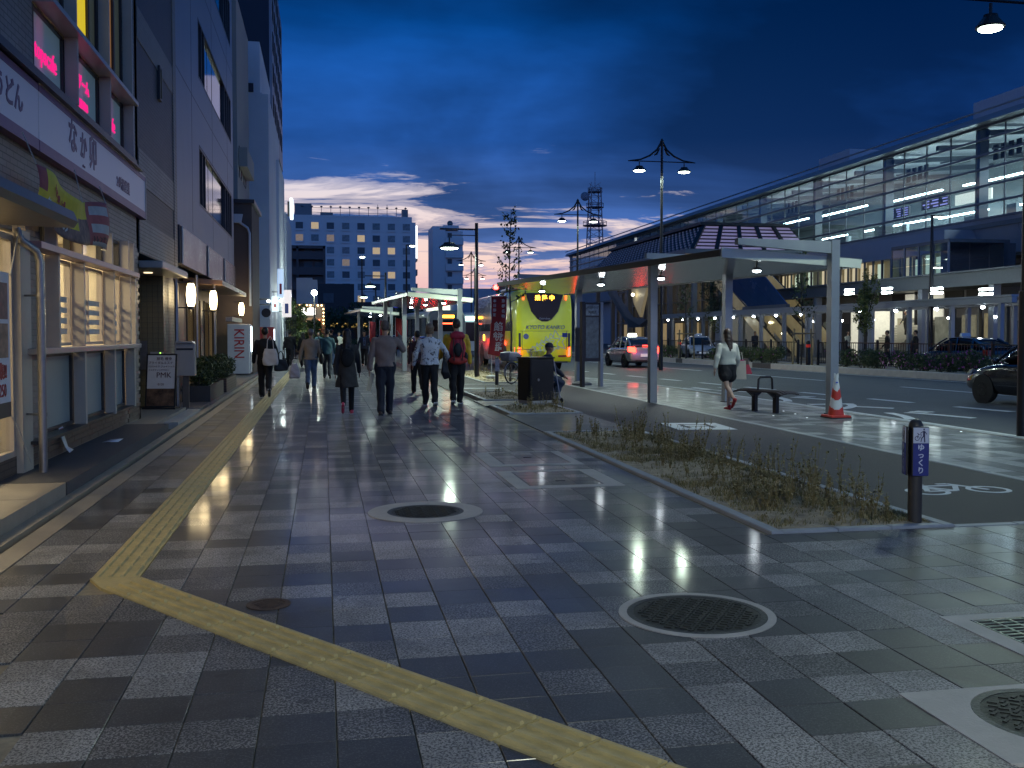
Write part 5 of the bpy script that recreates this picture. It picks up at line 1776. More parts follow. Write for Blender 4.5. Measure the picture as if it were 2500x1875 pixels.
def bicycle(label, x, y, rot):
    t = thing('bicycle', label, 'bicycle', (x, y, 0), rot)
    BF = M('bike_frame', (.30, .31, .33), .3, metal=.6)
    TY = MATS['rubber']
    for (wx, nm_) in ((-.53, 'rear'), (.55, 'front')):
        b = MB(); n = 28
        for k in range(n):
            pass
        ring = [(wx + .32 * math.cos(2 * math.pi * k / n), 0, .335 + .32 * math.sin(2 * math.pi * k / n)) for k in range(n + 1)]
        b.tube(ring, .018, 7, cap=False); w = b.build('tyre', TY, t, True)
        b = MB(); ring = [(wx + .295 * math.cos(2 * math.pi * k / n), 0, .335 + .295 * math.sin(2 * math.pi * k / n)) for k in range(n + 1)]
        b.tube(ring, .012, 6, cap=False); b.build('rim', STEEL, w, True)
        b = MB()
        for k in range(18):
            a = 2 * math.pi * k / 18
            b.tube([(wx, (.02 if k % 2 else -.02), .335), (wx + .29 * math.cos(a), 0, .335 + .29 * math.sin(a))], .0018, 3)
        b.tube([(wx, -.04, .335), (wx, .04, .335)], .02, 8)
        b.build('spokes', STEEL, w)
        b = MB(); gd_ = [(wx + .355 * math.cos(q), 0, .335 + .355 * math.sin(q)) for q in np.linspace(.3 if nm_ == 'rear' else .9, 3.3 if nm_ == 'rear' else 2.9, 12)]
        b.tube(gd_, .02, 5); b.build('mudguard', BF, t, True)
    b = MB()
    for p, q, r_ in (((.42, 0, .86), (-.02, 0, .31), .022), ((-.18, 0, .82), (-.02, 0, .30), .019), ((-.53, 0, .335), (-.15, 0, .70), .010), ((-.53, 0, .335), (-.02, 0, .30), .012), ((.40, 0, .95), (.55, 0, .335), .016), ((.36, 0, 1.06), (.42, 0, .82), .016)): b.tube([p, q], r_, 8)
    b.build('frame', BF, t, True)
    b = MB(); b.tube([(.18, -.28, 1.06), (.30, -.24, 1.08), (.37, -.05, 1.06), (.37, .05, 1.06), (.30, .24, 1.08), (.18, .28, 1.06)], .011, 8); b.build('handlebar', STEEL, t, True)
    for s_ in (-1, 1):
        b = MB(); b.tube([(.18, s_ * .28, 1.06), (.06, s_ * .29, 1.05)], .016, 8); b.build('grip', TY, t)
    b = MB(); b.loft([[(-.32, -.10, .85), (-.32, .10, .85), (-.32, .10, .90), (-.32, -.10, .90)], [(-.2, -.09, .86), (-.2, .09, .86), (-.2, .09, .91), (-.2, -.09, .91)], [(-.05, -.02, .88), (-.05, .02, .88), (-.05, .02, .91), (-.05, -.02, .91)]]); bevel(b.build('saddle', TY, t), .012, 3)
    b = MB(); b.box(-.78, -.33, -.08, .08, .70, .715); b.tube([(-.7, .07, .70), (-.53, .06, .335)], .006, 5); b.tube([(-.7, -.07, .70), (-.53, -.06, .335)], .006, 5); b.build('rear_rack', STEEL, t)
    b = MB(); b.loft([[(-.82, -.16, .72), (-.36, -.16, .72), (-.36, .16, .72), (-.82, .16, .72)], [(-.88, -.21, .86), (-.30, -.21, .86), (-.30, .21, .86), (-.88, .21, .86)], [(-.85, -.2, .98), (-.33, -.2, .96), (-.33, .2, .96), (-.85, .2, .98)], [(-.75, -.1, 1.02), (-.42, -.1, 1.0), (-.42, .1, 1.0), (-.75, .1, 1.02)]]); bevel(b.build('covered_basket', M('grey_cover', (.20, .21, .24), .6, var=.25, scale=8, bump=.5, bscale=14), t, 'all'), .02, 2)
    b = MB(); b.loft([[(.52, -.14, .72), (.78, -.14, .72), (.78, .14, .72), (.52, .14, .72)], [(.48, -.19, 1.0), (.86, -.19, 1.0), (.86, .19, 1.0), (.48, .19, 1.0)]], cap=False); fbk = b.build('front_basket', FRAME_D, t)
    sd_ = fbk.modifiers.new('w', 'WIREFRAME'); sd_.thickness = .01
    sub = fbk.modifiers.new('sub', 'SUBSURF'); sub.subdivision_type = 'SIMPLE'; sub.levels = 3; sub.render_levels = 3
    fbk.modifiers.move(1, 0)
    b = MB(); b.tube([(-.02, -.05, .30), (.0, -.09, .18)], .01, 6); b.tube([(-.02, .05, .30), (-.05, .09, .42)], .01, 6); b.box(-.05, .05, -.14, -.08, .165, .185); b.box(-.1, 0, .08, .14, .41, .43); b.lathe([(.08, -.03), (.08, -.02)], (-.02, 0, .30), 16, 'Y'); b.build('crank', STEEL, t)
    b = MB(); b.tube([(-.5, .06, .30), (-.6, .16, .01)], .008, 5); b.build('kick_stand', STEEL, t)
    return t


bicycle('parked city bicycle with a grey covered rear basket behind the black cabinet', 6.15, 30.3, R(38))

# =================================================================== VEHICLES
RUB = MATS['rubber']
HUB = M('wheel_hub', (.30, .31, .33), .3, metal=.8, var=.1)
GLD = M('car_glass', (.008, .010, .013), .05, var=0, spec=.4)
CHR = M('chrome', (.6, .6, .62), .12, metal=1, var=.03)
TAIL = glow('tail_red', (1, .03, .012), 6)
TAILB = glow('brake_red', (1, .035, .02), 13)
HEAD = glow('head_white', (1, .97, .9), 20)
AMBL = glow('led_amber', (1, .42, .03), 9)


def wheel(parent, x, y, r, w, side):
    b = MB(); b.lathe([(r * .62, -w / 2), (r * .95, -w / 2), (r, -w / 2 + .025), (r, w / 2 - .025), (r * .95, w / 2), (r * .62, w / 2)], n=24, axis='X')
    o = b.build('wheel', RUB, parent, True); o.location = (x, y, r)
    b = MB(); b.lathe([(r * .64, -w * .35), (r * .64, side * w * .42 if side > 0 else w * .1)], n=20, axis='X') if False else b.lathe([(r * .63, -.02), (r * .60, .0), (r * .25, .02), (r * .1, .03)] if side > 0 else [(r * .1, -.03), (r * .25, -.02), (r * .60, .0), (r * .63, .02)], n=20, axis='X')
    for k in range(7):
        a = 2 * math.pi * k / 7
        b.cbox((side * .02, r * .42 * math.cos(a), r * .42 * math.sin(a)), (.02, r * .12, r * .42), ('X', a + math.pi / 2 - math.pi / 2))
    h = b.build('rim', HUB, o, True); h.location = (side * w * .36, 0, 0)
    return o


def section(y, hw, zb, zw, zt, hwt, round_=.06):
    """half sections mirrored: sill, side, shoulder, top"""
    pts = [(hw * .80, zb), (hw * .97, zb + .06), (hw, zb + (zw - zb) * .45), (hw * .985, zw - .08), (hw * .95, zw), (hwt, zt - .02), (hwt * .6, zt), (0, zt + .01)]
    ring = [(x, y, z) for x, z in pts]
    ring += [(-x, y, z) for x, z in pts[-2::-1]]
    return ring


def sedan(label, x, y, rot, paint_, lit='tail', roof_lamp=None, cat='car', taxi=True, brake=True, hatch=True, plate=True, energy=30, group=None, bl=None):
    """front towards local +Y"""
    t = thing('taxi' if taxi else 'car', label, cat, (x, y, -.024), rot, group)
    bl = bl or TAILB
    st = [(-2.22, .70, .34, .60, .62, .60), (-2.17, .80, .28, .86, .93, .68), (-2.0, .845, .24, .93, 1.0, .72), (-1.5, .865, .20, .94, .98, .74), (-.6, .865, .18, .92, .95, .75), (.5, .865, .18, .90, .93, .75),
          (1.0, .86, .18, .88, .92, .74), (1.5, .845, .20, .80, .86, .70), (1.95, .80, .24, .68, .74, .62), (2.17, .70, .28, .56, .60, .52), (2.24, .58, .34, .50, .52, .45)]
    b = MB(); b.loft([section(*q) for q in st]); body = b.build('body', paint_, t, 'all')
    md = body.modifiers.new('s', 'SUBSURF'); md.levels = 1; md.render_levels = 2
    # cabin of glass
    cab = [(-2.02, .66, .98, .62, 1.0), (-1.55, .70, .92, .60, 1.24), (-1.0, .73, .91, .585, 1.40), (-.3, .74, .90, .59, 1.455), (.25, .74, .90, .58, 1.43), (.75, .73, .89, .55, 1.27), (1.25, .69, .87, .60, .92)]
    def cring(y_, wb, zb, wt, zt): return [(wb, y_, zb), (wt + (wb - wt) * .25, y_, zb + (zt - zb) * .72), (wt, y_, zt - .02), (wt * .6, y_, zt), (-wt * .6, y_, zt), (-wt, y_, zt - .02), (-wt - (wb - wt) * .25, y_, zb + (zt - zb) * .72), (-wb, y_, zb)]
    b = MB(); b.loft([cring(*q) for q in cab]); g_ = b.build('windows', GLD, t, 'all'); md = g_.modifiers.new('s', 'SUBSURF'); md.levels = 1; md.render_levels = 2
    # roof skin and pillars
    rf = [(-1.30, .56, 1.345, .03), (-1.0, .585, 1.40, .03), (-.3, .60, 1.462, .03), (.22, .585, 1.44, .03), (.5, .56, 1.375, .03)]
    b = MB(); b.loft([[(-w, y_, z - .035), (-w * .95, y_, z), (-w * .5, y_, z + .022), (w * .5, y_, z + .022), (w * .95, y_, z), (w, y_, z - .035), (0, y_, z - .045)] for (y_, w, z, h) in rf]); r_ = b.build('roof', paint_, t, 'all'); md = r_.modifiers.new('s', 'SUBSURF'); md.levels = 1; md.render_levels = 2
    for s_ in (-1, 1):
        for pp, rr_ in (([(s_ * .70, 1.22, .91), (s_ * .635, .75, 1.22), (s_ * .575, .36, 1.41)], .032), ([(s_ * .745, -.35, .90), (s_ * .635, -.33, 1.44)], .028),
                        ([(s_ * .74, -1.2, .92), (s_ * .62, -1.18, 1.34)], .05), ([(s_ * .69, -1.9, .98), (s_ * .63, -1.5, 1.22), (s_ * .565, -1.1, 1.39)], .05)):
            MB().tube(pp, rr_, 6).build('pillar', paint_, t, True)
    if hatch:
        b = MB(); b.loft([[(-.62, -2.0, 1.035), (.62, -2.0, 1.035), (.62, -1.93, 1.03), (-.62, -1.93, 1.03)], [(-.60, -2.08, 1.06), (.60, -2.08, 1.06), (.60, -1.99, 1.08), (-.60, -1.99, 1.08)]]); b.build('spoiler', paint_, t)
    for s_ in (-1, 1):
        for y_ in (-1.33, 1.38): wheel(t, s_ * .77, y_, .31, .2, s_)
        b = MB(); b.ball((s_ * .93, .88, .98), .1, 10, 6, (.9, .6, .7)); b.build('mirror', paint_, t, True)
        b = MB(); b.box(s_ * .872 - .005, s_ * .872 + .005, -.55, -.35, .78, .80); b.box(s_ * .872 - .005, s_ * .872 + .005, .35, .55, .77, .79); b.build('door_handle', CHR, t)
        b = MB()
        b.loft([[(s_ * .52, -2.235, .72), (s_ * .80, -2.17, .74), (s_ * .80, -2.16, .97), (s_ * .56, -2.22, .96)], [(s_ * .52, -2.15, .72), (s_ * .855, -1.98, .76), (s_ * .84, -1.95, .99), (s_ * .56, -2.05, .97)]])
        b.build('tail_light', (bl if brake else TAIL) if lit == 'tail' else M('tail_off', (.2, .01, .01), .2), t)
        b = MB(); b.loft([[(s_ * .50, 2.185, .60), (s_ * .74, 2.06, .63), (s_ * .75, 1.98, .74), (s_ * .54, 2.1, .71)], [(s_ * .50, 2.1, .60), (s_ * .80, 1.85, .66), (s_ * .79, 1.8, .78), (s_ * .54, 2.0, .73)]])
        b.build('headlight', HEAD if lit == 'head' else M('head_off', (.4, .42, .45), .1, metal=.3), t)
        for y_ in (-1.33, 1.38): MB().lathe([(.335, s_ * .872), (.35, s_ * .862)] if s_ > 0 else [(.35, -.862), (.335, -.872)], (0, y_, .31), 20, 'X').build('wheel_arch', M('arch_black', (.01, .01, .01), .7), t)
    b = MB(); b.box(-.3, .3, -2.245, -2.225, .52, .66); b.box(-.3, .3, 2.235, 2.25, .36, .47); b.build('number_plate', M('plate_w', (.5, .5, .52), .4, var=.15, scale=12, emit=(.8, .9, 1), estr=.25 if lit == 'tail' else .02), t)
    b = MB(); b.box(-.55, .55, -2.26, -2.12, .30, .36); b.build('bumper_trim', M('arch_black', (.01, .01, .01), .7), t)
    b = MB(); b.box(-.45, .45, 2.2, 2.245, .40, .50); b.build('grille', FRAME_D, t)
    if lit == 'tail' and brake:
        b = MB(); b.box(-.16, .16, -2.06, -2.035, 1.02, 1.05); b.build('high_brake_light', bl, t)
        lamp_light('POINT', 'tail_glow', energy, (-.6, -2.5, .8), t, (1, .05, .02), .12)
        lamp_light('POINT', 'tail_glow', energy, (.6, -2.5, .8), t, (1, .05, .02), .12)
    if roof_lamp:
        b = MB(); b.loft([[(-.24, -.06, 1.48), (.24, -.06, 1.48), (.24, .10, 1.48), (-.24, .10, 1.48)], [(-.2, -.03, 1.62), (.2, -.03, 1.62), (.2, .06, 1.62), (-.2, .06, 1.62)]]); bevel(b.build('roof_sign', roof_lamp, t), .02, 3)
    return t


SILV = M('car_silver', (.32, .33, .37), .22, metal=.5, var=.04, coat=.8)
BLK = M('car_black', (.006, .006, .007), .12, var=.05, coat=1.0)
NAVY = M('car_navy', (.010, .022, .055), .12, var=.05, coat=1.0)
WHT = M('car_white', (.46, .46, .50), .25, var=.04, coat=.8)
TXW = glow('taxi_sign', (.95, 1, .8), 4)
sedan('silver hatchback taxi with bright red brake lights passing behind the shelter posts', 14.85, 46.2, R(0), SILV, 'tail', TXW, 'taxi', True, True, energy=9)
sedan('white taxi standing beyond the hedge, right of the silver taxi', 23.9, 60.5, R(168), WHT, 'off', MATS['sign_wh'], 'taxi')
sedan('dark blue taxi parked behind the black railing and flowering hedge', 25.2, 35.2, R(4), NAVY, 'off', MATS['sign_wh'], 'taxi')
sedan('black taxi entering the photo at the right edge of the road', 15.75, 18.75, R(2), BLK, 'off', MATS['sign_wh'], 'taxi')
sedan('dark red car with lit brake lights on the lane behind the walking group', 5.55, 57, R(4), M('car_maroon', (.09, .012, .012), .2, var=.05, coat=.8), 'tail', None, 'car', False, True, energy=7, bl=glow('brake_bright', (1, .025, .02), 40))
for k, (x, y, c) in enumerate(((-.6, 118, WHT), (2.2, 122, NAVY), (5.6, 119, SILV), (8.8, 124, WHT))):
    sedan('%s car parked below the hotel at the end of the street' % ('small white', 'dark blue', 'silver', 'second white')[k], x, y, R(180 if k % 2 else 95), c, 'off', None, 'car', False, False)

# --- the yellow coach
t = thing('coach', 'bright yellow and white touring coach at the bus platform, seen from behind', 'bus', (9.22, 40.8, -.024))
CY = M('coach_yellow', (.80, .80, .015), .25, var=.04, scale=1, coat=.8)
CW = M('coach_white', (.55, .56, .58), .25, var=.04, scale=1, coat=.8)
BG = M('bus_glass', (.008, .008, .010), .08, var=0, spec=.28)
def bring(y, hw, z0, z1, r_=.28):
    p = [(hw - .04, z0), (hw, z0 + .25), (hw, z1 - .9), (hw - .05, z1 - r_), (hw - .16, z1 - .09), (hw - .42, z1), (0, z1 + .02)]
    return [(x, y, z) for x, z in p] + [(-x, y, z) for x, z in p[-2::-1]]
b = MB()
b.loft([bring(0, 1.14, .50, 3.30), bring(.04, 1.20, .42, 3.42), bring(.22, 1.245, .36, 3.50), bring(3.0, 1.25, .34, 3.53)])
b.build('rear_body', CY, t, True)
b = MB(); b.loft([bring(3.0, 1.249, .34, 3.53), bring(11.4, 1.249, .34, 3.53), bring(11.9, 1.2, .36, 3.4), bring(12.05, 1.05, .45, 3.1)])
b.build('front_body', CW, t, True)
# yellow splashes running forward along the side
r_ = random.Random(4)
b = MB()
for k in range(16):
    y0 = 3.0 + k * .16 + r_.random() * .3; zz = .4 + r_.random() * 1.35
    b.prism([(y0, zz), (y0 + r_.uniform(.5, 1.3), zz + .06), (y0 + .3, zz + r_.uniform(.1, .3)), (y0, zz + .16)], -1.256, -1.252, 'X')
b.prism([(3.0, .4), (3.9, .4), (4.3, 1.0), (3.5, 1.75), (3.0, 1.75)], -1.254, -1.2505, 'X')
b.build('side_stripes', CY, t)
# rear window: a deep V of dark glass
def vshape(zt, zb, w): return [(-w, zt), (w, zt), (w * .93, zt - .18), (w * .70, zb + .42), (w * .38, zb + .10), (w * .15, zb), (-w * .15, zb), (-w * .38, zb + .10), (-w * .70, zb + .42), (-w * .93, zt - .18)]
b = MB(); b.prism(vshape(3.32, 2.12, .83), -.045, .12, 'Y'); b.build('rear_window', BG, t)
lettering('led_display', AMBL, t, [('乗 降 中', .24, (0, -.05, 3.10), (1, 0, 0), (0, 0, 1), dict(bold=.006))], .006)
lettering('maker_lettering', M('silver_text', (.4, .4, .42), .3, metal=.5), t, [('Ganrubee', .12, (0, -.05, 2.24), (1, 0, 0), (0, 0, 1))], .006)
lettering('name_lettering', M('grey_text', (.20, .22, .20), .35, metal=.3), t, [('KYOTO KANKO', .235, (.02, -.012, 1.86), (1, 0, 0), (0, 0, 1), dict(shear=.3, bold=.006, width=.98))], .012)
b = MB(); b.box(-1.05, 1.05, -.004, .01, 1.70, 1.715); b.box(-.97, -.955, -.004, .01, .9, 1.70); b.box(.955, .97, -.004, .01, .9, 1.70); b.build('hatch_gap', FRAME_D, t)
def star_outline(mb_, cx, cz, r0, w, y=-.006):
    P = []
    for i in range(10):
        a = math.pi / 2 + i * math.pi / 5 + .2; q = r0 if i % 2 == 0 else r0 * .48
        P.append(V(cx + q * math.cos(a), cz + q * math.sin(a)))
    for i in range(10):
        p, q = P[i], P[(i + 1) % 10]; d_ = (q - p) / np.linalg.norm(q - p); n_ = V(-d_[1], d_[0]) * w / 2
        poly = [tuple(p - n_), tuple(q - n_), tuple(q + n_), tuple(p + n_)]
        mb_.prism(poly, y, y + .008, 'Y')
b = MB()
for k in range(7):
    f = k / 6
    star_outline(b, .55 - 1.25 * f, 1.28 - .42 * f, .40 * (1 - f) + .08, .035 - .012 * f, -.006 - .0004 * k)
b.build('star_trail', M('star_white', (.50, .54, .46), .3), t)
b = MB(); b.box(.78, 1.0, -.007, .004, 1.45, 1.63); b.build('wheelchair_badge', M('badge_blue', (.015, .03, .22), .4), t)
b = MB(); b.lathe([(.12, -.007), (.12, .002)], (-.8, 0, 1.48), 16, 'Y'); b.build('oval_badge', M('badge_blue2', (.12, .14, .3), .4), t)
for s_ in (-1, 1):
    b = MB(); b.loft([[(s_ * 1.02, -.03, .62), (s_ * 1.13, -.01, .66), (s_ * 1.13, -.01, 1.02), (s_ * 1.05, -.03, 1.0)], [(s_ * 1.02, .2, .62), (s_ * 1.25, .25, .66), (s_ * 1.25, .25, 1.02), (s_ * 1.05, .2, 1.0)]]); b.build('tail_light', TAILB, t)
    b = MB(); b.box(s_ * 1.03, s_ * 1.12, -.02, .1, 1.03, 1.62); b.build('lamp_column', M('lamp_dark', (.05, .05, .05), .2), t)
    b = MB(); b.box(s_ * .90, s_ * .96, -.03, .1, 3.03, 3.22); b.build('marker_light', glow('marker', (1, .10, .02), 5), t)
    lamp_light('POINT', 'tail_glow', 1.2, (s_ * 1.0, -.6, .8), t, (1, .05, .02), .1)
    for y_ in (2.6, 9.0):
        wheel(t, s_ * 1.12, y_, .5, .3, s_)
    for y_ in (2.6, 9.0): MB().lathe([(.60, s_ * 1.258), (.62, s_ * 1.245)] if s_ > 0 else [(.62, -1.245), (.60, -1.258)], (0, y_, .52), 24, 'X').build('wheel_arch', MATS['arch_black'], t)
    for k in range(7):
        y0 = .75 + k * 1.5
        b = MB(); b.loft([[(s_ * 1.262, y0, 1.72), (s_ * 1.262, y0 + 1.42, 1.72), (s_ * 1.215, y0 + 1.42, 3.0), (s_ * 1.215, y0, 3.0)], [(s_ * 1.20, y0, 1.72), (s_ * 1.20, y0 + 1.42, 1.72), (s_ * 1.15, y0 + 1.42, 3.0), (s_ * 1.15, y0, 3.0)]]); b.build('side_window', BG, t)
b = MB(); b.box(-1.0, 1.0, -.05, .1, .36, .42); b.build('bumper', MATS['lamp_dark'], t)
b = MB(); b.box(.6, .95, -.02, .05, .60, .68); b.build('fog_light', M('fog_red', (.2, .03, .02), .2), t)
b = MB(); b.box(-1.0, 1.0, .9, 5, 3.5, 3.66); bevel(b.build('roof_unit', CW, t), .06)
b = MB(); b.box(-.12, .12, .02, .2, 3.45, 3.55); b.build('roof_camera', FRAME_D, t)
b = MB()
for k in range(4): b.box(-1.262, -1.255, .9, 1.0, 1.45 + k * .1, 1.5 + k * .1)
b.build('side_vents', FRAME_D, t)
b = MB(); b.box(-1.266, -1.255, 8.2, 8.5, 1.25, 1.55); b.build('side_marker', AMBL, t)
# --- city bus ahead
t = thing('city_bus', 'grey green city bus with an orange rear display, ahead of the yellow coach', 'bus', (7.5, 60.5, -.024), R(4))
GB = M('bus_grey', (.16, .19, .18), .3, var=.05, coat=.5)
b = MB(); b.loft([bring(0, 1.1, .4, 2.95), bring(.1, 1.2, .35, 3.05), bring(10, 1.22, .35, 3.08), bring(10.4, 1.1, .4, 2.9)]); b.build('body', GB, t, True)
b = MB(); b.box(-.9, .9, -.02, .05, 1.75, 2.45); b.build('rear_window', BG, t)
b = MB(); b.box(-.55, .55, -.03, .03, 2.52, 2.8); b.build('display_case', FRAME_D, t)
b = MB(); b.box(-.45, .45, -.036, -.03, 2.58, 2.76); b.build('led_display', AMBL, t)
b = MB(); b.box(-.4, .35, -.03, -.02, 2.2, 2.28); b.build('led_strip', glow('led_red', (1, .08, .03), 8), t)
for s_ in (-1, 1):
    b = MB(); b.box(s_ * .95, s_ * 1.08, -.03, .05, .8, 1.2); b.build('tail_light', TAIL, t)
    for y_ in (2.4, 7.6): wheel(t, s_ * 1.1, y_, .46, .26, s_)
    for k in range(5):
        b = MB(); b.box(s_ * 1.20, s_ * 1.235, .6 + k * 1.9, 2.35 + k * 1.9, 1.4, 2.6); b.build('side_window', BG, t)
t = thing('city_bus', 'white city bus facing the camera with a pale green front display, beyond the second shelter', 'bus', (9.6, 78, -.024), R(184))
b = MB(); b.loft([bring(0, 1.1, .4, 2.95), bring(.1, 1.2, .35, 3.05), bring(10, 1.22, .35, 3.08), bring(10.4, 1.1, .4, 2.9)]); b.build('body', CW, t, True)
b = MB(); b.box(-1.0, 1.0, 10.36, 10.44, 1.1, 2.4); b.build('windscreen', BG, t)
b = MB(); b.box(-.7, .7, 10.4, 10.46, 2.5, 2.8); b.build('front_display', glow('led_green', (.6, 1, .9), 4), t)
for s_ in (-1, 1):
    b = MB(); b.box(s_ * .7, s_ * .95, 10.38, 10.45, .7, .9); b.build('headlight', HEAD, t)
    for y_ in (2.4, 7.6): wheel(t, s_ * 1.1, y_, .46, .26, s_)

# --- traffic signals
for (x, y, z, lab) in ((13.6, 75.8, 5.2, 'red traffic signal above the yellow coach'), (4.1, 150, 4.25, 'red traffic signal far down the street below the hotel')):
    t = thing('traffic_signal', lab, 'traffic light', (x, y, 0))
    b = MB(); b.tube([(.9, 0, 0), (.9, 0, z + .3)], .08, 8); b.tube([(.9, 0, z + .2), (-.2, 0, z + .25)], .04, 6); b.build('pole', POLE, t)
    b = MB(); b.box(-.6, .6, -.1, .1, z - .2, z + .2); b.build('housing', FRAME_D, t)
    b = MB(); b.lathe([(.20 if y < 100 else .34, -.16), (.2, -.11)], (-.38 if y < 100 else 0, 0, z), 14, 'Y'); b.build('red_light', glow('signal_red', (1, .03, .025), 30), t)
    b = MB(); b.lathe([(.15, -.115), (.15, -.101)], (.38, 0, z), 12, 'Y'); b.build('dark_light', MATS['lamp_dark'], t)
t = thing('direction_sign', 'round blue direction sign with a white arrow on a pole by the far shelters', 'road sign', (5.05, 70, 0))
b = MB(); b.tube([(0, 0, 0), (0, 0, 4.6)], .05, 8); b.build('pole', POLE, t)
b = MB(); b.lathe([(.34, -.06), (.34, -.04)], (0, 0, 3.75), 20, 'Y'); b.build('disc', BLUE, t)
b = MB(); b.prism([(-.05, 3.5), (.05, 3.5), (.05, 3.72), (.14, 3.72), (0, 3.98), (-.14, 3.72), (-.05, 3.72)], -.07, -.061, 'Y'); b.build('arrow', MATS['sign_wh'], t)
for k, (x, y) in enumerate(((3.5, 49), (4.0, 52.5), (3.2, 57.5), (2.8, 62))):
    t = thing('advertising_flag', 'small red advertising flag near the far bus shelters', 'flag', (x, y, 0), group='small red flags near the far shelters')
    b = MB(); b.tube([(0, 0, 0), (0, 0, 2.4)], .015, 6); b.build('pole', MATS['white_pole'], t)
    b = MB(); b.loft([[(.02, 0, 2.35), (.4, .05, 2.3)], [(.0, .05, 1.6), (.38, -.02, 1.55)], [(.02, 0, .8), (.32, .05, .85)]], cap=False, close=False); f = b.build('cloth', FLR, t, 'all'); f.modifiers.new('s', 'SOLIDIFY').thickness = .004

# =================================================================== MEDIAN, FENCE, HEDGES
def kline(y, off=0.0):            # the kerb line of the far side leans slightly to the left with distance
    return 21.35 - (y - 28.4) * .093 + off


KPINK = M('kerb_pink', (.47, .43, .43), .6, var=.12, scale=3, bump=.2, stain=.2)
KDARK = M('kerb_dark', (.075, .07, .075), .6, var=.15, scale=3, bump=.2)
b = MB(); b.prism([(kline(26, .05), 26), (kline(26, 2.6), 26), (kline(75, 2.6), 75), (kline(75, .05), 75)], -.069, .15)
med = struct(b.build('median', SOIL))
n = 60
me_cache = {}
y = 26.2
k = 0
while y < 75:
    L_ = .82
    p, q = V(kline(y), y), V(kline(y + L_), y + L_)
    dark = (41.2 < y < 43.4) or (55 < y < 57.5) or (50.4 < y < 51.6)
    b = me_cache.get(dark)
    if b is None:
        mbk = MB(); c = .012; a = L_ / 2 - .004
        mbk.loft([[(-a, -.1, -.1), (a, -.1, -.1), (a, .1, -.1), (-a, .1, -.1)], [(-a, -.1, .20), (a, -.1, .20), (a, .1, .20), (-a, .1, .20)], [(-a + c, -.1 + c * 2, .22), (a - c, -.1 + c * 2, .22), (a - c, .1 - c, .22), (-a + c, .1 - c, .22)]])
        b = me_cache[dark] = mbk.mesh('kerb_stone', KDARK if dark else KPINK)
    o = link(bpy.data.objects.new('kerb_stone', b), med)
    m_ = (p + q) / 2; o.location = (m_[0], m_[1], rg.uniform(-.003, .003)); o.rotation_euler = (0, 0, math.atan2(q[1] - p[1], q[0] - p[0]))
    y += L_
# second road beyond
b = MB(); b.prism([(kline(24, 2.7), 24), (60, 24), (60, 80), (kline(75, 2.7), 75)], -.068, -.0245)
struct(b.build('station_road', ASPH))
FEN = M('fence_black', (.02, .019, .018), .35, metal=.4, var=.1)
for (ya, yb, lab) in ((28.4, 41.0, 'black barred railing behind the flowering hedge on the right'), (42.6, 52.2, 'black barred railing behind the middle hedge, left of the tree stakes'), (54.2, 64, 'black barred railing farthest to the left behind the taxi')):
    t = thing('railing', lab, 'railing', (kline((ya + yb) / 2, 1.75), (ya + yb) / 2, .15))
    ox, oy = t.location.x, t.location.y
    P = lambda yy, z: (kline(yy, 1.75) - ox, yy - oy, z)
    b = MB(); b.bar(P(ya, 1.03), P(yb, 1.03), .05, .04); b.build('top_rail', FEN, t)
    b = MB(); b.bar(P(ya, .12), P(yb, .12), .04, .03); b.build('bottom_rail', FEN, t)
    bb = MB(); bb.box(-.009, .009, -.009, .009, .135, 1.01); bar_me = bb.mesh('bar', FEN)
    yy = ya + .13
    while yy < yb - .05:
        o = link(bpy.data.objects.new('bar', bar_me), t); o.location = (P(yy, 0)[0], P(yy, 0)[1], 0); yy += .145
    m_ = int((yb - ya) / 2.05)
    bb = MB(); bb.box(-.04, .04, -.04, .04, -.1, 1.12); bb.lathe([(.045, 1.12), (.03, 1.16)], n=8); pm2 = bb.mesh('post', FEN)
    for i in range(m_ + 1):
        yy = ya + (yb - ya) * i / m_
        o = link(bpy.data.objects.new('post', pm2), t); o.location = (P(yy, 0)[0], P(yy, 0)[1], 0)

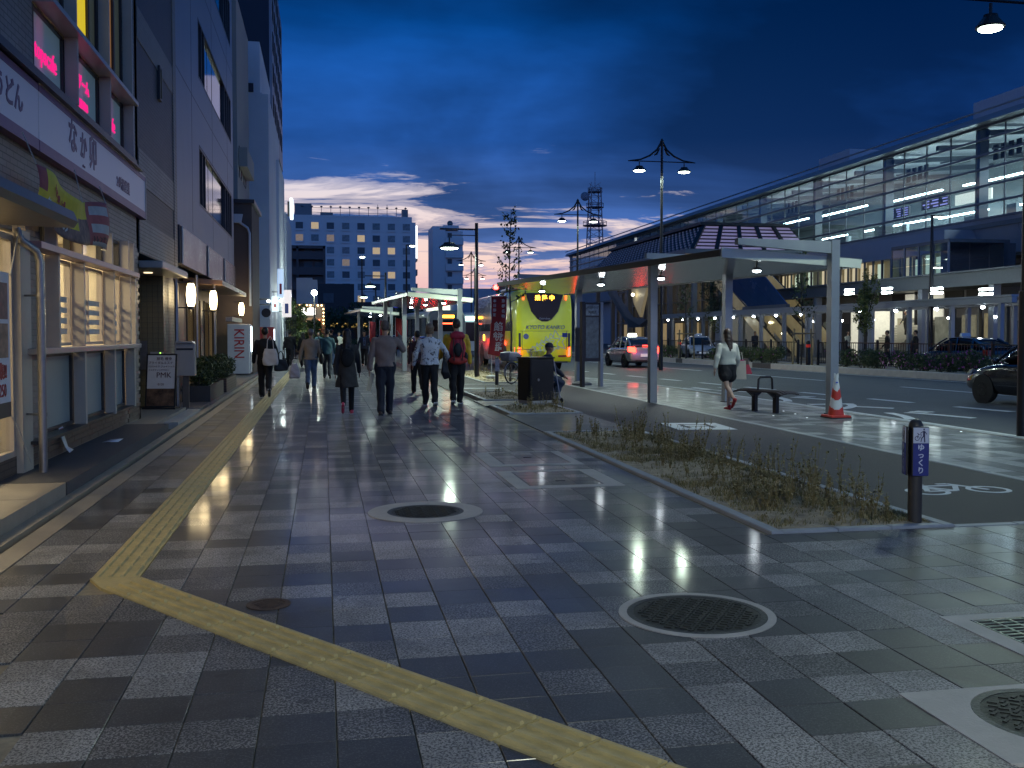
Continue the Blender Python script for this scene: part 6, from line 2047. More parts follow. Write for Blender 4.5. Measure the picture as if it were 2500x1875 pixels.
PETAL = M('petal_pink', (.62, .12, .52), .6, var=.3, scale=5)
HL = M('hedge_leaf', (.045, .072, .028), .55, var=.35, scale=3)
HL2 = M('hedge_leaf_olive', (.095, .11, .035), .55, var=.35, scale=3)
ORD = ('first', 'second', 'third', 'fourth', 'fifth', 'sixth', 'seventh', 'last')
sh = 0
for (ya, yb, nsh, nm_) in ((28.9, 38.4, 8, 'right'), (42.6, 49.6, 6, 'middle'), (53.6, 63.5, 6, 'left')):
    for i in range(nsh):
        yy = ya + (yb - ya) * (i + .5) / nsh
        hh = rg.uniform(.68, .86)
        t = thing('flowering_shrub', 'low shrub with %s pink flowers, %s from the right in the %s kerbside hedge' % ('many' if (nm_ == 'right' and i in (1, 2, 3, 4)) else 'few', ORD[i], nm_), 'shrub', (kline(yy, .95), yy, .15), group='flowering shrubs along the kerb')
        w_ = (yb - ya) / nsh * .58
        boxes = [(rg.uniform(-.2, .2), rg.uniform(-.2, .2), hh * .5, .48, w_, hh * .5, 1), (rg.uniform(-.2, .2), rg.uniform(-.3, .3), hh * .66, .34, w_ * .6, hh * .38, .5)]
        leaf_cloud(1500, boxes, .042, 100 + sh, (.7, .3), jitter=1.3).build('foliage', [HL, HL2], t)
        b = MB()
        for k in range(4): b.tube([(rg.uniform(-.1, .1), rg.uniform(-.2, .2), -.05), (rg.uniform(-.25, .25), rg.uniform(-.4, .4), hh * .6)], [.018, .008], 5)
        b.build('stem', MATS['bark'], t)
        b = MB()
        for k in range(26 if (nm_ == 'right' and i in (1, 2, 3, 4)) else 5):
            c = V(rg.uniform(-.5, .1) - .1, rg.uniform(-w_, w_), rg.uniform(.12, hh * .95))
            for q in range(5):
                a = V(rg.gauss(0, 1), rg.gauss(0, 1), rg.gauss(0, 1)); a /= np.linalg.norm(a); c2 = np.cross(a, V(0, .3, 1)); c2 /= np.linalg.norm(c2)
                b.add([c, c + a * .03 + c2 * .02, c + a * .05, c + a * .03 - c2 * .02], [(0, 1, 2, 3)])
        b.build('flowers', PETAL, t)
        sh += 1

STAKE = M('stake_wood', (.26, .19, .10), .8, var=.25, scale=9, bump=.3)
def staked_tree(label, y, h, seed, off=1.0, dark=False):
    x = kline(y, off)
    g_ = thing('tree_stakes', 'wooden support frame of the young median tree ' + label.split('median ')[1], 'tree stakes', (x, y, .15))
    for (a, c) in ((-.42, 0), (.42, .05)):
        b = MB(); b.tube([(a * 1.15, c, 0), (a, c, 1.65)], .045, 8); b.build('stake', STAKE, g_, True)
    b = MB(); b.tube([(-.58, .0, 1.42), (.58, .06, 1.44)], .035, 8); b.build('cross_bar', STAKE, g_, True)
    sapling(label, x, y + .12, h, seed, 26, 8, (HL, LEAF1, LEAF2), (.5, .3, .2), .38, .9, .06)


staked_tree('sparse young street tree on the median in front of the shelter post', 41.0, 5.6, 21)
staked_tree('sparse young street tree on the median behind the woman in white', 52.6, 5.6, 22)
for k, (y, off) in enumerate(((40.4, .9), (53.3, .9))):
    t = thing('marker_post', 'black marker post with a red reflector between tree stakes, %s' % ('by the shelter post' if k == 0 else 'left of the woman in white'), 'marker post', (kline(y, off), y, .15))
    b = MB(); b.lathe([(.10, 0), (.10, 1.05), (.06, 1.12)], n=14); b.build('post', FEN, t, True)
    b = MB(); b.lathe([(.102, .82), (.102, .95)], n=14); b.build('reflector', M('reflector', (.5, .02, .01), .3, emit=(1, .04, .02), estr=.15), t)

# =================================================================== STATION
SM = M('station_metal', (.30, .32, .35), .4, metal=.3, var=.07, scale=.6)
SMD = M('station_steel_dark', (.15, .165, .18), .4, metal=.4, var=.07)
SPUR = M('station_panel', (.44, .44, .48), .5, var=.05, scale=.5)
SFLO = M('station_floor', (.22, .22, .21), .6, var=.08)
SG_ = glass('station_glazing', (.72, .80, .84), .05)
TUBE = glow('tube_light', (.82, 1, .97), 30)
ST = thing('station_building', 'long elevated railway station with a tall glazed hall and curved roof edge', 'station', (0, 0, 0))
Y_0, Y_1 = 38.0, 166.0
FX = 42.0
# roof
b = MB()
b.loft([[(FX - .9, y, 15.0), (FX - .6, y, 15.45), (FX + .6, y, 15.8), (FX + 16, y, 16.4), (FX + 16, y, 16.0), (FX + .2, y, 14.95)] for y in (Y_0, Y_1)])
b.build('roof', SM, ST)
b = MB(); b.tube([(FX - .75, Y_0, 15.75), (FX - .75, Y_1, 15.75)], .07, 6); b.build('roof_rail', SM, ST)
b = MB(); b.box(FX, FX + 16, Y_0, Y_1, 8.4, 8.9); b.build('concourse_floor', SFLO, ST)
b = MB(); b.box(FX + 13, FX + 13.3, Y_0, Y_1, 8.9, 15.9); b.build('back_wall', M('station_back', (.20, .23, .24), .6, var=.1, scale=.3), ST)
b = MB(); b.box(FX, FX + 13, Y_1 - .2, Y_1, 0, 15.5); b.build('end_wall', SMD, ST)
# sloped wall panels under the glazing
npan = 24
for i in range(npan):
    y0 = Y_0 + (Y_1 - Y_0) * i / npan; y1 = Y_0 + (Y_1 - Y_0) * (i + 1) / npan - .03
    b = MB(); b.loft([[(FX - .1, y0, 8.95), (FX + .2, y0, 8.95), (FX + 1.2, y0, 6.7), (FX + .8, y0, 6.7)], [(FX - .1, y1, 8.95), (FX + .2, y1, 8.95), (FX + 1.2, y1, 6.7), (FX + .8, y1, 6.7)]]); b.build('wall_panel', SPUR, ST)
b = MB(); b.box(FX + 3.0, FX + 3.4, Y_0, Y_1, 0, 8.4); b.build('lower_wall', SPUR, ST)
b = MB(); b.box(FX + 1, FX + 3, Y_0, Y_1, 6.55, 6.7); b.build('soffit', SMD, ST)
for k in range(9):
    y0 = 44.5 + k * 3.1
    b = MB(); b.box(FX + 2.9, FX + 3, y0, y0 + 2.7, 3.4, 6.2); b.build('shutter_panel', M('shutter_grey', (.14, .14, .15), .6, var=.1), ST)
# glazing: transoms, mullions, panes
ZT = (9.0, 10.0, 11.1, 12.2, 13.1, 14.1, 14.9)
for z in ZT:
    b = MB(); b.box(FX - .16, FX - .02, Y_0, Y_1, z - .07, z + .07); b.build('transom', SMD, ST)
ym = []
y = 57.8 - 5.45 * 4
while y < Y_1:
    if y > Y_0:
        big = abs(((y - 57.8) / 10.9) - round((y - 57.8) / 10.9)) < .02
        ym.append((y, big))
    y += 2.725
bm_ = MB(); bm_.box(-.04, .04, -.04, .04, 9, 14.95); mull = bm_.mesh('mullion', SMD)
bm_ = MB(); bm_.box(-.06, .6, -.22, .22, 9, 14.95); colm = bm_.mesh('column', SMD)
for (y, big) in ym:
    o = link(bpy.data.objects.new('column' if big else 'mullion', colm if big else mull), ST); o.location = (FX + (.12 if big else 0), y, 0)
prev = Y_0
for i in range(0, len(ym), 1):
    y = ym[i][0]
    for j in range(0, 6, 1):
        if y < 110 or j % 6 == 0:
            pass
    b = MB(); b.box(FX - .012, FX - .002, prev + .05, y - .05, 9.08, 14.85); b.build('pane', SG_, ST)
    prev = y
b = MB(); b.box(FX - .012, FX - .002, prev + .05, Y_1, 9.08, 14.85); b.build('pane', SG_, ST)
# roof trusses and hanging slats inside
for i in range(23):
    y = Y_0 + 3 + i * 5.45
    b = MB(); b.bar((FX + .5, y, 14.6), (FX + 13, y, 15.6), .3, .35); b.bar((FX + .8, y, 13.6), (FX + 7, y, 14.9), .12); b.build('roof_truss', SMD, ST)
b = MB()
for (y0) in (56.5, 66.5, 77, 87):
    for k in range(4): b.box(FX + 2.2, FX + 2.3, y0 + k * .75, y0 + k * .75 + .4, 13.2, 14.2)
b.build('ceiling_slats', M('slat_dark', (.03, .035, .04), .6), ST)
# tube lights and platform furniture
LX = FX + 5.5
sc_ = (LX) / FX
for (ya, yb, z) in ((57.4, 53.2, 11.4), (59.2, 57.9, 11.45), (68.2, 61.3, 11.5), (78.3, 70.9, 11.65), (88, 80.4, 11.75)):
    a, c = yb * sc_, ya * sc_
    nseg = max(1, int((c - a) / 2.6))
    for i in range(nseg):
        q0, q1 = a + (c - a) * i / nseg + .12, a + (c - a) * (i + 1) / nseg - .12
        b = MB(); b.box(LX - .08, LX + .08, q0, q1, 1.55 + (z - 1.55) * sc_ - .05, 1.55 + (z - 1.55) * sc_ + .05); b.build('tube_light', TUBE, ST)
for (ya, yb, x, z) in ((66, 72, 49, 10.9), (74, 84, 49.5, 11.1), (58, 64, 50, 11), (88, 96, 50, 11.2), (62, 82, 52, 10.2)):
    b = MB(); b.box(x - .06, x + .06, ya, yb, z - .05, z + .05); b.build('tube_light', TUBE, ST)
for y in range(52, 108, 9):
    lamp_light('AREA', 'hall_light', 1300 if y < 86 else 700, (FX + 6, y, 13.4), ST, (.82, .97, 1), 5, (0, 0, 0))
LITP = M('lit_partition', (.45, .50, .50), .4, var=.1, scale=.7)
r_ = random.Random(9)
for k in range(26):
    y = 46 + k * 2.2; h_ = r_.choice((1.0, 1.2, 2.4, 1.6)); w_ = r_.uniform(.6, 2.0); x = FX + r_.uniform(1.5, 9)
    b = MB(); b.box(x, x + .25, y, y + w_, 8.9, 8.9 + h_); b.build('concourse_partition', LITP, ST)
for (y, z, w_, h_, c) in ((66.5, 11.2, 3.4, 1.0, (.10, .13, .3)), (71.6, 11.0, 3.0, .8, (.12, .10, .3))):
    b = MB(); b.box(FX + 4, FX + 4.15, y, y + w_, z, z + h_); f = b.build('departure_board', FRAME_D, ST)
    b = MB()
    for i in range(4):
        for j in range(3): b.box(FX + 3.985, FX + 3.999, y + .1 + j * w_ / 3, y + .1 + j * w_ / 3 + w_ / 3 * r_.uniform(.4, .85), z + .1 + i * h_ * .23, z + .1 + i * h_ * .23 + h_ * .1)
    b.build('departure_lines', M('board_lines', (.2, .2, .5), .4, emit=(.5, .45, 1), estr=.9), f)
b = MB(); b.box(FX + 3.5, FX + 3.6, 61.0, 65.0, 10.95, 11.7); b.build('lit_sign', M('lit_sign', (.7, .7, .6), .4, emit=(1, 1, .85), estr=1.1), ST)
for (ya, yb, z0, z1) in ((54, 61, 15.9, 17.4), (77.2, 82.5, 16.0, 17.3)):
    b = MB(); b.box(FX + 2, FX + 7, ya, yb, z0 - .6, z1); b.build('rooftop_box', M('rooftop_white', (.46, .47, .52), .6, var=.05), ST)
# second floor lit windows and the projecting glass bay
WARMW = M('lit_window', (.6, .55, .42), .5, var=.25, scale=.9, emit=(1, .84, .5), estr=.55)
COOLW = M('lit_window_cool', (.55, .58, .5), .5, var=.25, scale=.9, emit=(.8, 1, .75), estr=.55)
b = MB(); b.box(40, 44, 58.2, 100, 6.95, 8.4); b.box(40, 44, 58.2, 100, 4.7, 5.5); b.build('upper_floor', SPUR, ST)
b = MB(); b.box(41.2, 41.4, 58.2, 100, 5.5, 6.95); b.build('upper_back_wall', M('lit_back', (.5, .46, .36), .6), ST)
y = 58.4
k = 0
while y < 84:
    b = MB(); b.box(40.0, 40.12, y, y + .16, 5.5, 6.95); b.build('window_post', SMD, ST)
    if r_.random() < .72:
        b = MB(); b.box(40.25, 40.27, y + .2, y + 1.0, 5.55, r_.choice((6.7, 6.9, 6.2))); b.build('window_blind', WARMW if r_.random() < .6 else COOLW, ST)
    y += 1.18; k += 1
b = MB(); b.box(36, 40, 51.9, 57.9, 4.5, 4.8); b.box(36, 40, 51.9, 57.9, 6.95, 7.15); b.box(39.6, 40.4, 51.9, 57.9, 4.8, 6.95); b.build('glass_bay', SMD, ST)
for i in range(5):
    yy = 51.95 + i * 1.47
    b = MB(); b.box(35.95, 36.05, yy - .05, yy + .05, 4.8, 6.95); b.build('bay_post', SM, ST)
for i in range(4):
    yy = 51.95 + i * 1.47
    for (z0, z1) in ((4.85, 5.75), (5.8, 6.9)):
        b = MB(); b.box(35.98, 36.0, yy + .07, yy + 1.4, z0, z1); b.build('pane', SG_, ST)
for i in range(3):
    b = MB(); b.box(36.1 + i * 1.3, 37.3 + i * 1.3, 51.9, 51.93, 4.85, 6.9); b.build('pane', SG_, ST)
# deck beam over the forecourt
b = MB()
b.box(32.8, 33.4, 36, 72, 4.05, 4.75); b.box(32.6, 33.5, 36, 72, 4.76, 4.85); b.box(33.4, 42, 36, 72, 4.5, 4.7)
b.build('deck_beam', M('deck_grey', (.12, .135, .15), .5, var=.08), ST)
for yy in range(38, 74, 6):
    b = MB(); b.box(32.9, 33.3, yy - .2, yy + .2, 0, 4.05); b.build('deck_post', SM, ST)
for (y, z) in ((48.6, 3.8), (44.2, 3.6), (40.5, 3.4), (52.5, 3.9)):
    for dz in (0, .22):
        b = MB(); b.box(29.9, 30.1, y - .36, y + .36, z + dz - .05, z + dz + .05); b.build('tube_light', TUBE, ST)
# ground floor: lit shops, stairs and the escalators behind the walkway
b = MB(); b.box(30, 45, 36, 100, -.05, -.02); struct(b.build('forecourt', M('forecourt_paving', (.13, .13, .13), .4, var=.12, scale=1.5)))
GL = glow('shop_light', (1, .86, .52), 1.1)
for k in range(20):
    y0 = 37.5 + k * 2.55
    lit = k % 4 != 1
    b = MB(); b.box(40.6, 40.75, y0 + rg.uniform(0, .5), y0 + rg.uniform(1.5, 2.3), .1, rg.uniform(2.3, 3.0)); b.build('shop_front', M('shop_lit_%d' % (k % 3), ((.40, .34, .2), (.30, .27, .19), (.20, .2, .17))[k % 3], .5, var=.5, scale=1.6, emit=((1, .82, .45), (.95, .9, .6), (.8, .9, .7))[k % 3], estr=(.11, .08, .04)[k % 3]) if lit else SMD, ST)
    b = MB(); b.box(40.4, 40.6, y0 - .22, y0, 0, 3.2); b.build('shop_post', SMD, ST)
for yy in (42, 48, 54, 60, 66):
    lamp_light('AREA', 'forecourt_light', 24, (36.5, yy, 4.2), ST, (.95, .95, .8), 2.5, (0, 0, 0))
STAIR = M('stair_tread', (.38, .37, .32), .5, var=.08)
for i in range(16):
    b = MB(); b.box(37.2 + i * .26, 37.5 + i * .26 + 3, 60.6, 64.2, i * .17, i * .17 + .15); b.build('stair_step', STAIR, ST)
b = MB(); b.box(37, 41, 64.4, 64.5, 0, 3.2); b.box(41.2, 41.3, 60, 64.4, 2.2, 4.4); b.build('stair_wall', M('stair_wall', (.6, .6, .52), .5, emit=(1, .97, .8), estr=.35), ST)
lamp_light('AREA', 'stair_light', 150, (39, 62, 4.3), ST, (1, .97, .85), 2.5, (0, 0, 0))
t = ST
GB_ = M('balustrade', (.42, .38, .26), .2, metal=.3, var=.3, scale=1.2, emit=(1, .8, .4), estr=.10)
b = MB()
ESC = thing('escalator_hall', 'pair of steep escalators under a dark blue sloping glass roof in the station forecourt', 'escalator', (31, 70, 0))
BLG = M('blue_glass_roof', (.03, .085, .21), .25, var=.1, scale=.8)
for i in range(3):
    f0, f1 = i / 3 + .006, (i + 1) / 3 - .006
    P = lambda f, z, d=0: (-.2 - .12 * (z - 3.6) + d, (-8.1 + 6.3 * f) + (z - 3.6) * (1.45 + .5 * f), z)
    b = MB(); b.loft([[P(f0, 3.6), P(f1, 3.6), P(f1, 3.6, .08), P(f0, 3.6, .08)], [P(f0, 6.6), P(f1, 6.6), P(f1, 6.6, .08), P(f0, 6.6, .08)]]); b.build('roof_pane', BLG, ESC)
b = MB(); b.box(-.45, -.15, -8.4, -1.4, 3.36, 3.58); b.build('roof_gutter', SMD, ESC)
for i in range(4):
    yy = -2.0 + i * 2.3
    x_ = i * .9 + .2; yo = -1.2 * i
    b = MB(); b.loft([[(x_, 5.5 + yo, 6.6), (x_ + .08, 5.5 + yo, 6.6), (x_ + .08, 5.5 + yo, 5.6), (x_, 5.5 + yo, 5.6)], [(x_, -5.6 + yo, 1.0), (x_ + .08, -5.6 + yo, 1.0), (x_ + .08, -5.6 + yo, .02), (x_, -5.6 + yo, .02)]])
    b.build('balustrade', GB_, ESC)
    b = MB(); b.tube([(x_ + .04, 5.5 + yo, 6.7), (x_ + .04, -5.6 + yo, 1.08), (x_ + .04, -6 + yo, .95)], .045, 6); b.build('handrail', FRAME_D, ESC)
for k in range(3):
    b = MB()
    for i in range(40):
        f = i / 40
        b.box(k * .9 + .32, k * .9 + 1.05, -6.2 - 1.2 * k + 11.1 * f, -5.9 - 1.2 * k + 11.1 * f, .0 + 5.6 * f, .14 + 5.6 * f)
    b.build('escalator_steps', SMD, ESC)
for k in range(5):
    b = MB(); b.ball((1.0, -5 + k * 2.0, 1.6 + k * .8), .08, 8, 6); b.build('lamp', glow('esc_lamp', (1, .9, .6), 14), ESC)
lamp_light('POINT', 'escalator_light', 90, (1.5, 1, 2.6), ESC, (1, .86, .5), .3)
# covered walkway with small white lamps
WK = thing('covered_walkway', 'long low grey covered walkway with a row of small white lamps', 'walkway', (28, 55, 0))
b = MB(); b.box(-.12, .12, -19, 24, 2.86, 3.10); b.box(-.14, 3.4, -19, 24, 3.11, 3.2); b.box(3.1, 3.3, -19, 24, 2.86, 3.10); b.build('roof_beam', SM, WK)
bb = MB(); bb.box(-.09, .09, -.09, .09, 0, 2.86); wp = bb.mesh('post', SM)
LSM = glow('walk_lamp', (.82, .93, 1), 42)
bb = MB(); bb.ball((0, 0, 0), .09, 10, 6, (1, 1, .8)); wl = bb.mesh('lamp', LSM)
bb = MB(); bb.cyl(0, 0, .05, .14, .06, 8); wl2 = bb.mesh('lamp_cap', SMD)
i = 0
y = 36.8
while y < 79:
    for x in (0, 3.2):
        o = link(bpy.data.objects.new('post', wp), WK); o.location = (x, y - 55, 0)
    o = link(bpy.data.objects.new('lamp', wl), WK); o.location = (0.02, y + 1.2 - 55, 2.72)
    c = link(bpy.data.objects.new('lamp_cap', wl2), WK); c.location = (0.02, y + 1.2 - 55, 2.72)
    if i % 2 == 0:
        lamp_light('POINT', 'walk_light', 16, (.0, y + 1.2 - 55, 2.5), WK, (.85, .94, 1), .1)
    if y < 54:
        o = link(bpy.data.objects.new('lamp', wl), WK); o.location = (5, y * 1.12 + 2.6 - 55, 2.42); c = link(bpy.data.objects.new('lamp_cap', wl2), WK); c.location = o.location
    y += 3.3; i += 1
# white lift tower and kiosk blocks before the station
t = thing('white_kiosk', 'pale corrugated kiosk block beside the escalators', 'kiosk', (33.5, 76.5, 0))
b = MB(); b.box(-1.2, 1.2, -1.8, 1.8, 0, 3.6); b.build('body', M('kiosk_white', (.34, .37, .44), .5, var=.05), t)
b = MB()
for i in range(12): b.box(-1.215, -1.2, -1.75 + i * .3, -1.6 + i * .3, 2.6, 3.55)
b.build('ribs', M('kiosk_rib', (.28, .31, .37), .5), t)
# octagonal pavilion roof with louvers
PV = thing('louvered_pavilion', 'dark hipped pavilion roof with lit louver bays and a studded slope', 'pavilion', (0, 0, 0))
BX0, BX1, BY0, BY1, BZ = 30.6, 41.4, 79.0, 111.0, 8.75
TX0, TX1, TY0, TY1, TZ = 32.4, 40.4, 81.0, 108.5, 11.0
DK = M('pavilion_dark', (.018, .018, .024), .5, var=.1)
b = MB(); b.loft([[(BX0, BY0, BZ), (BX1, BY0, BZ), (BX1, BY1, BZ), (BX0, BY1, BZ)], [(TX0, TY0, TZ), (TX1, TY0, TZ), (TX1, TY1, TZ), (TX0, TY1, TZ)]]); b.build('hip_roof', DK, PV)
b = MB(); b.box(TX0 - .4, TX1 + .4, TY0 - .3, TY1 + .3, TZ, TZ + .25); b.build('ridge_cap', DK, PV)
b = MB(); b.box(BX0 - .9, BX1 + .6, BY0 - .8, BY1 + .6, BZ - .45, BZ - .05); b.build('eave', SMD, PV)
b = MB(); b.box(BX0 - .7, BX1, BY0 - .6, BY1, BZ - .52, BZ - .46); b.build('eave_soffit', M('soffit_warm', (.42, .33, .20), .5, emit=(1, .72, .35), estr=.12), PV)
LOUV = M('louver_lit', (.42, .36, .46), .4, var=.12, scale=1.2, emit=(.75, .6, 1), estr=.16)
for k in range(5):
    for j in range(7):
        f0, f1 = (j + .15) / 7, (j + .72) / 7
        def pt(u, f, d=.10):
            xb = BX0 + (BX1 - BX0) * u; xt = TX0 + (TX1 - TX0) * u
            return (xb + (xt - xb) * f, BY0 + (TY0 - BY0) * f - d, BZ + (TZ - BZ) * f)
        u0, u1 = (k + .07) / 5, (k + .93) / 5
        b = MB(); b.loft([[pt(u0, f0), pt(u1, f0), pt(u1, f0, .02), pt(u0, f0, .02)], [pt(u0, f1), pt(u1, f1), pt(u1, f1, .02), pt(u0, f1, .02)]]); b.build('louver', LOUV, PV)
    b = MB(); b.bar(pt(k / 5, 0, .16), pt(k / 5, 1, .16), .35, .2); b.build('rib', DK, PV)
STU = M('stud_pale', (.45, .42, .46), .3, var=.1)
bb = MB(); bb.box(-.05, .06, -.17, .17, -.075, .075); stm = bb.mesh('stud', STU)
for i in range(30):
    for j in range(8):
        f = (j + .6) / 8.4
        y0 = BY0 + (TY0 - BY0) * f; y1 = BY1 + (TY1 - BY1) * f
        u = (i + (.5 if j % 2 else 0) + .4) / 31
        o = link(bpy.data.objects.new('stud', stm), PV)
        o.location = (BX0 + (TX0 - BX0) * f - .04, y0 + (y1 - y0) * u, BZ + (TZ - BZ) * f)
for k in range(8):
    b = MB(); b.lathe([(.09, 0), (.11, .05)], (BX0 - .3, BY0 + 1 + k * 4, BZ - .58), 8); b.build('eave_lamp', glow('eave_lamp', (1, .85, .55), 16), PV)
for k in range(4):
    b = MB(); b.lathe([(.09, 0), (.11, .05)], (BX0 + 1 + k * 2.4, BY0 - .3, BZ - .58), 8); b.build('eave_lamp', MATS['eave_lamp'], PV)
for k in range(6):
    for (x) in (BX0 + .5, BX1 - .5):
        b = MB(); b.box(x - .2, x + .2, BY0 + .5 + k * 6, BY0 + .9 + k * 6, 0, BZ - .5); b.build('column', SMD, PV)
b = MB(); b.box(33.5, 33.6, 79.5, 110, 0, 8); b.build('glass_wall', M('pavilion_glass', (.03, .034, .042), .08, var=.2, scale=.4, emit=(1, .8, .45), estr=.015), PV)
for k in range(16):
    b = MB(); b.box(33.35, 33.5, 79.6 + k * 2, 79.75 + k * 2, 0, 8); b.build('mullion', SMD, PV)
for z in (2.8, 4.6, 6.3):
    b = MB(); b.box(33.36, 33.49, 79.6, 110, z - .06, z + .06); b.build('transom', SMD, PV)
for k in range(6):
    b = MB(); b.box(33.2, 33.34, 84.2 + k * 4.1, 85.8 + k * 4.1, .2, 2.6); b.build('lit_door', M('lit_door', (.4, .3, .16), .5, var=.4, scale=1.3, emit=(1, .72, .34), estr=.22), PV)
lamp_light('AREA', 'eave_light', 120, (32, 86, 7.9), PV, (1, .82, .5), 3, (0, 0, 0))
t = thing('feature_staircase', 'bent dark staircase and flared canopy left of the escalators', 'staircase', (29, 92, 0))
b = MB(); b.loft([[(0, 6, 7.0), (0, 7.5, 7.0), (.3, 7.5, 5.8), (.3, 6, 5.8)], [(0, -2, 3.2), (0, .2, 3.2), (.3, .2, 2.2), (.3, -2, 2.2)], [(0, -6, 2.9), (0, -4, 2.4), (.3, -4, 2.2), (.3, -6, 2.6)]]); b.build('stringer', SMD, t)
b = MB(); b.prism([(-4, 7.5), (2.5, 7.5), (1.0, 4.6), (-1.0, 3.2)], 1.0, 1.3, 'X'); b.build('flared_panel', M('flare_panel', (.45, .38, .24), .5, emit=(1, .8, .45), estr=.12), t)
b = MB(); b.ball((.6, 0, 5.4), .15, 10, 6); b.build('lamp', glow('flare_lamp', (1, .9, .6), 18), t)
# lattice mast
MT = thing('lattice_mast', 'red and white lattice telecom mast with dish and two platforms behind the station roof', 'mast', (56, 200, 0))
MM = M('mast_steel', (.24, .20, .22), .5, var=.2)
b = MB()
for (i, j) in ((-1, -1), (1, -1), (1, 1), (-1, 1)): b.tube([(i * 1.6, j * 1.6, 14), (i * 1.0, j * 1.0, 32)], .13, 5)
z = 15
while z < 32:
    w0 = 1.6 - .6 * (z - 14) / 18
    for (i, j, k2, l2) in ((-1, -1, 1, -1), (1, -1, 1, 1), (1, 1, -1, 1), (-1, 1, -1, -1)):
        b.bar((i * w0, j * w0, z), (k2 * w0, l2 * w0, z), .09); b.bar((i * w0, j * w0, z), (k2 * w0, l2 * w0, z + 1.4), .07)
    z += 1.4
b.build('lattice', MM, MT)
for (z, r0) in ((24.2, 2.5), (28.0, 1.8), (31.2, 1.5)):
    b = MB(); b.lathe([(r0, z), (r0 + .1, z + .12), (r0, z + .14)], n=14); b.build('platform', MM, MT)
    b = MB()
    for k in range(12): a = k * math.pi / 6; b.tube([(r0 * math.cos(a), r0 * math.sin(a), z), (r0 * math.cos(a), r0 * math.sin(a), z + .9)], .05, 4)
    ring = [(r0 * math.cos(k * math.pi / 8), r0 * math.sin(k * math.pi / 8), z + .9) for k in range(17)]; b.tube(ring, .06, 4, cap=False); b.build('guard_rail', MM, MT)
b = MB(); b.lathe([(.1, -.4), (.7, -.25), (.95, .1)], (-2.4, -1, 30.2), 14, 'Y'); b.build('dish', M('dish_grey', (.2, .22, .28), .5), MT)
b = MB(); b.tube([(0, 0, 32), (0, 0, 35.5)], .06, 5); b.build('antenna', MM, MT)

# =================================================================== BUILDINGS AT THE END OF THE STREET
H = thing('hotel', 'wide white hotel slab with a grid of windows and rooftop railings', 'building', (0, 200, 0))
HW = M('hotel_white', (.70, .69, .69), .7, var=.06, scale=.12, stain=.1)
b = MB(); b.box(-14, 17.7, 0, 16, 0, 25.2); b.box(17.7, 18.5, .6, 16, 0, 24.2); b.box(-14, 17.7, -.05, 0, 24.9, 25.2); b.build('wall', HW, H)
r_ = random.Random(31)
HWL = M('hotel_lit', (.5, .42, .28), .6, var=.3, scale=2.5, emit=(1, .72, .36), estr=.42)
HWL2 = M('hotel_lit_dim', (.4, .34, .26), .6, var=.3, scale=2.5, emit=(1, .7, .42), estr=.16)
HWD = M('hotel_dark_pane', (.08, .105, .125), .35, var=.2, scale=.8, spec=.25)
wf = MB(); wf.box(-.85, .85, -.12, -.06, -.82, .82); wfm = wf.mesh('window', HW)
pn = {}
for nm_, m_ in (('l', HWL), ('m', HWL2), ('d', HWD), ('e', M('curtain_blue', (.20, .24, .26), .6, var=.25, scale=2.5)), ('f', M('curtain_grey', (.25, .26, .27), .6, var=.3, scale=2.5))):
    q = MB(); q.box(-.72, .72, -.135, -.12, -.62, .68); pn[nm_] = q.mesh('pane', m_)
sl_ = MB(); sl_.box(-.8, .8, -.3, -.12, -.98, -.86); slm = sl_.mesh('sill', HW)
lit = {(0, 0): 'l', (0, 2): 'l', (1, 0): 'm', (1, 1): 'm', (1, 3): 'm', (1, 5): 'l', (2, 6): 'l', (2, 7): 'l', (3, 4): 'm', (4, 6): 'l', (4, 7): 'l', (2, 2): 'm', (6, 5): 'l', (6, 8): 'l', (7, 6): 'l'}
for i in range(9):
    for j in range(9):
        x = -7.6 + i * 3.02; z = 23.1 - j * 2.42
        w = link(bpy.data.objects.new('window', wfm), H); w.location = (x, 0, z)
        p = link(bpy.data.objects.new('pane', pn[lit.get((j, i), r_.choice('ddeef'))]), w)
        s_ = link(bpy.data.objects.new('sill', slm), w)
b = MB(); b.box(18.5, 18.9, .8, 1.2, 17, 23.6); b.build('vertical_sign', glow('hotel_sign', (.9, .95, 1), 2.2), H)
for z in range(7): 
    b = MB(); b.box(18.5, 19.0, 2, 12, 2 + z * 2.9, 3.2 + z * 2.9); b.build('balcony', SMD, H)
b = MB()
for x in np.linspace(-4, 16.5, 12):
    b.bar((x, 1, 25.2), (x, 1, 26.9 + .4 * (int(x * 3) % 3)), .10)
    b.lathe([(.2, 26.9), (.28, 27.1), (.02, 27.2)], (x, 1, 0), 6)
for z in (25.9, 26.8): b.bar((-4, 1, z), (16.5, 1, z), .07)
b.build('roof_railing', SMD, H)
for q in ((-5.5, -2.2, 1, 4, 25.2, 27.6), (15.8, 17, 1, 3, 25.2, 26.8), (-.5, 2, 1, 3, 25.2, 25.9)): MB().box(*q).build('roof_plant', SMD, H)
t = thing('dark_podium', 'dark low podium building under the hotel with one lit window strip', 'building', (4, 150, 0))
b = MB(); b.box(-12, 9, 0, 10, 0, 6.4); b.box(-6, 0.5, -2, 0, 0, 9.0); b.build('wall', M('podium_dark', (.035, .035, .042), .6, var=.1, scale=.2), t)
b = MB()
for k in range(8): b.box(-4.5 + k * 1.5, -3.4 + k * 1.5, -2.1, -2.0, 2.6, 3.2)
b.build('lit_strip', M('strip_lit', (.5, .36, .12), .5, var=.4, scale=1.5, emit=(1, .66, .16), estr=.9), t)
b = MB(); b.box(-4, -2.5, -2.1, -2, 6.2, 7.6); b.build('window', HWD, t)
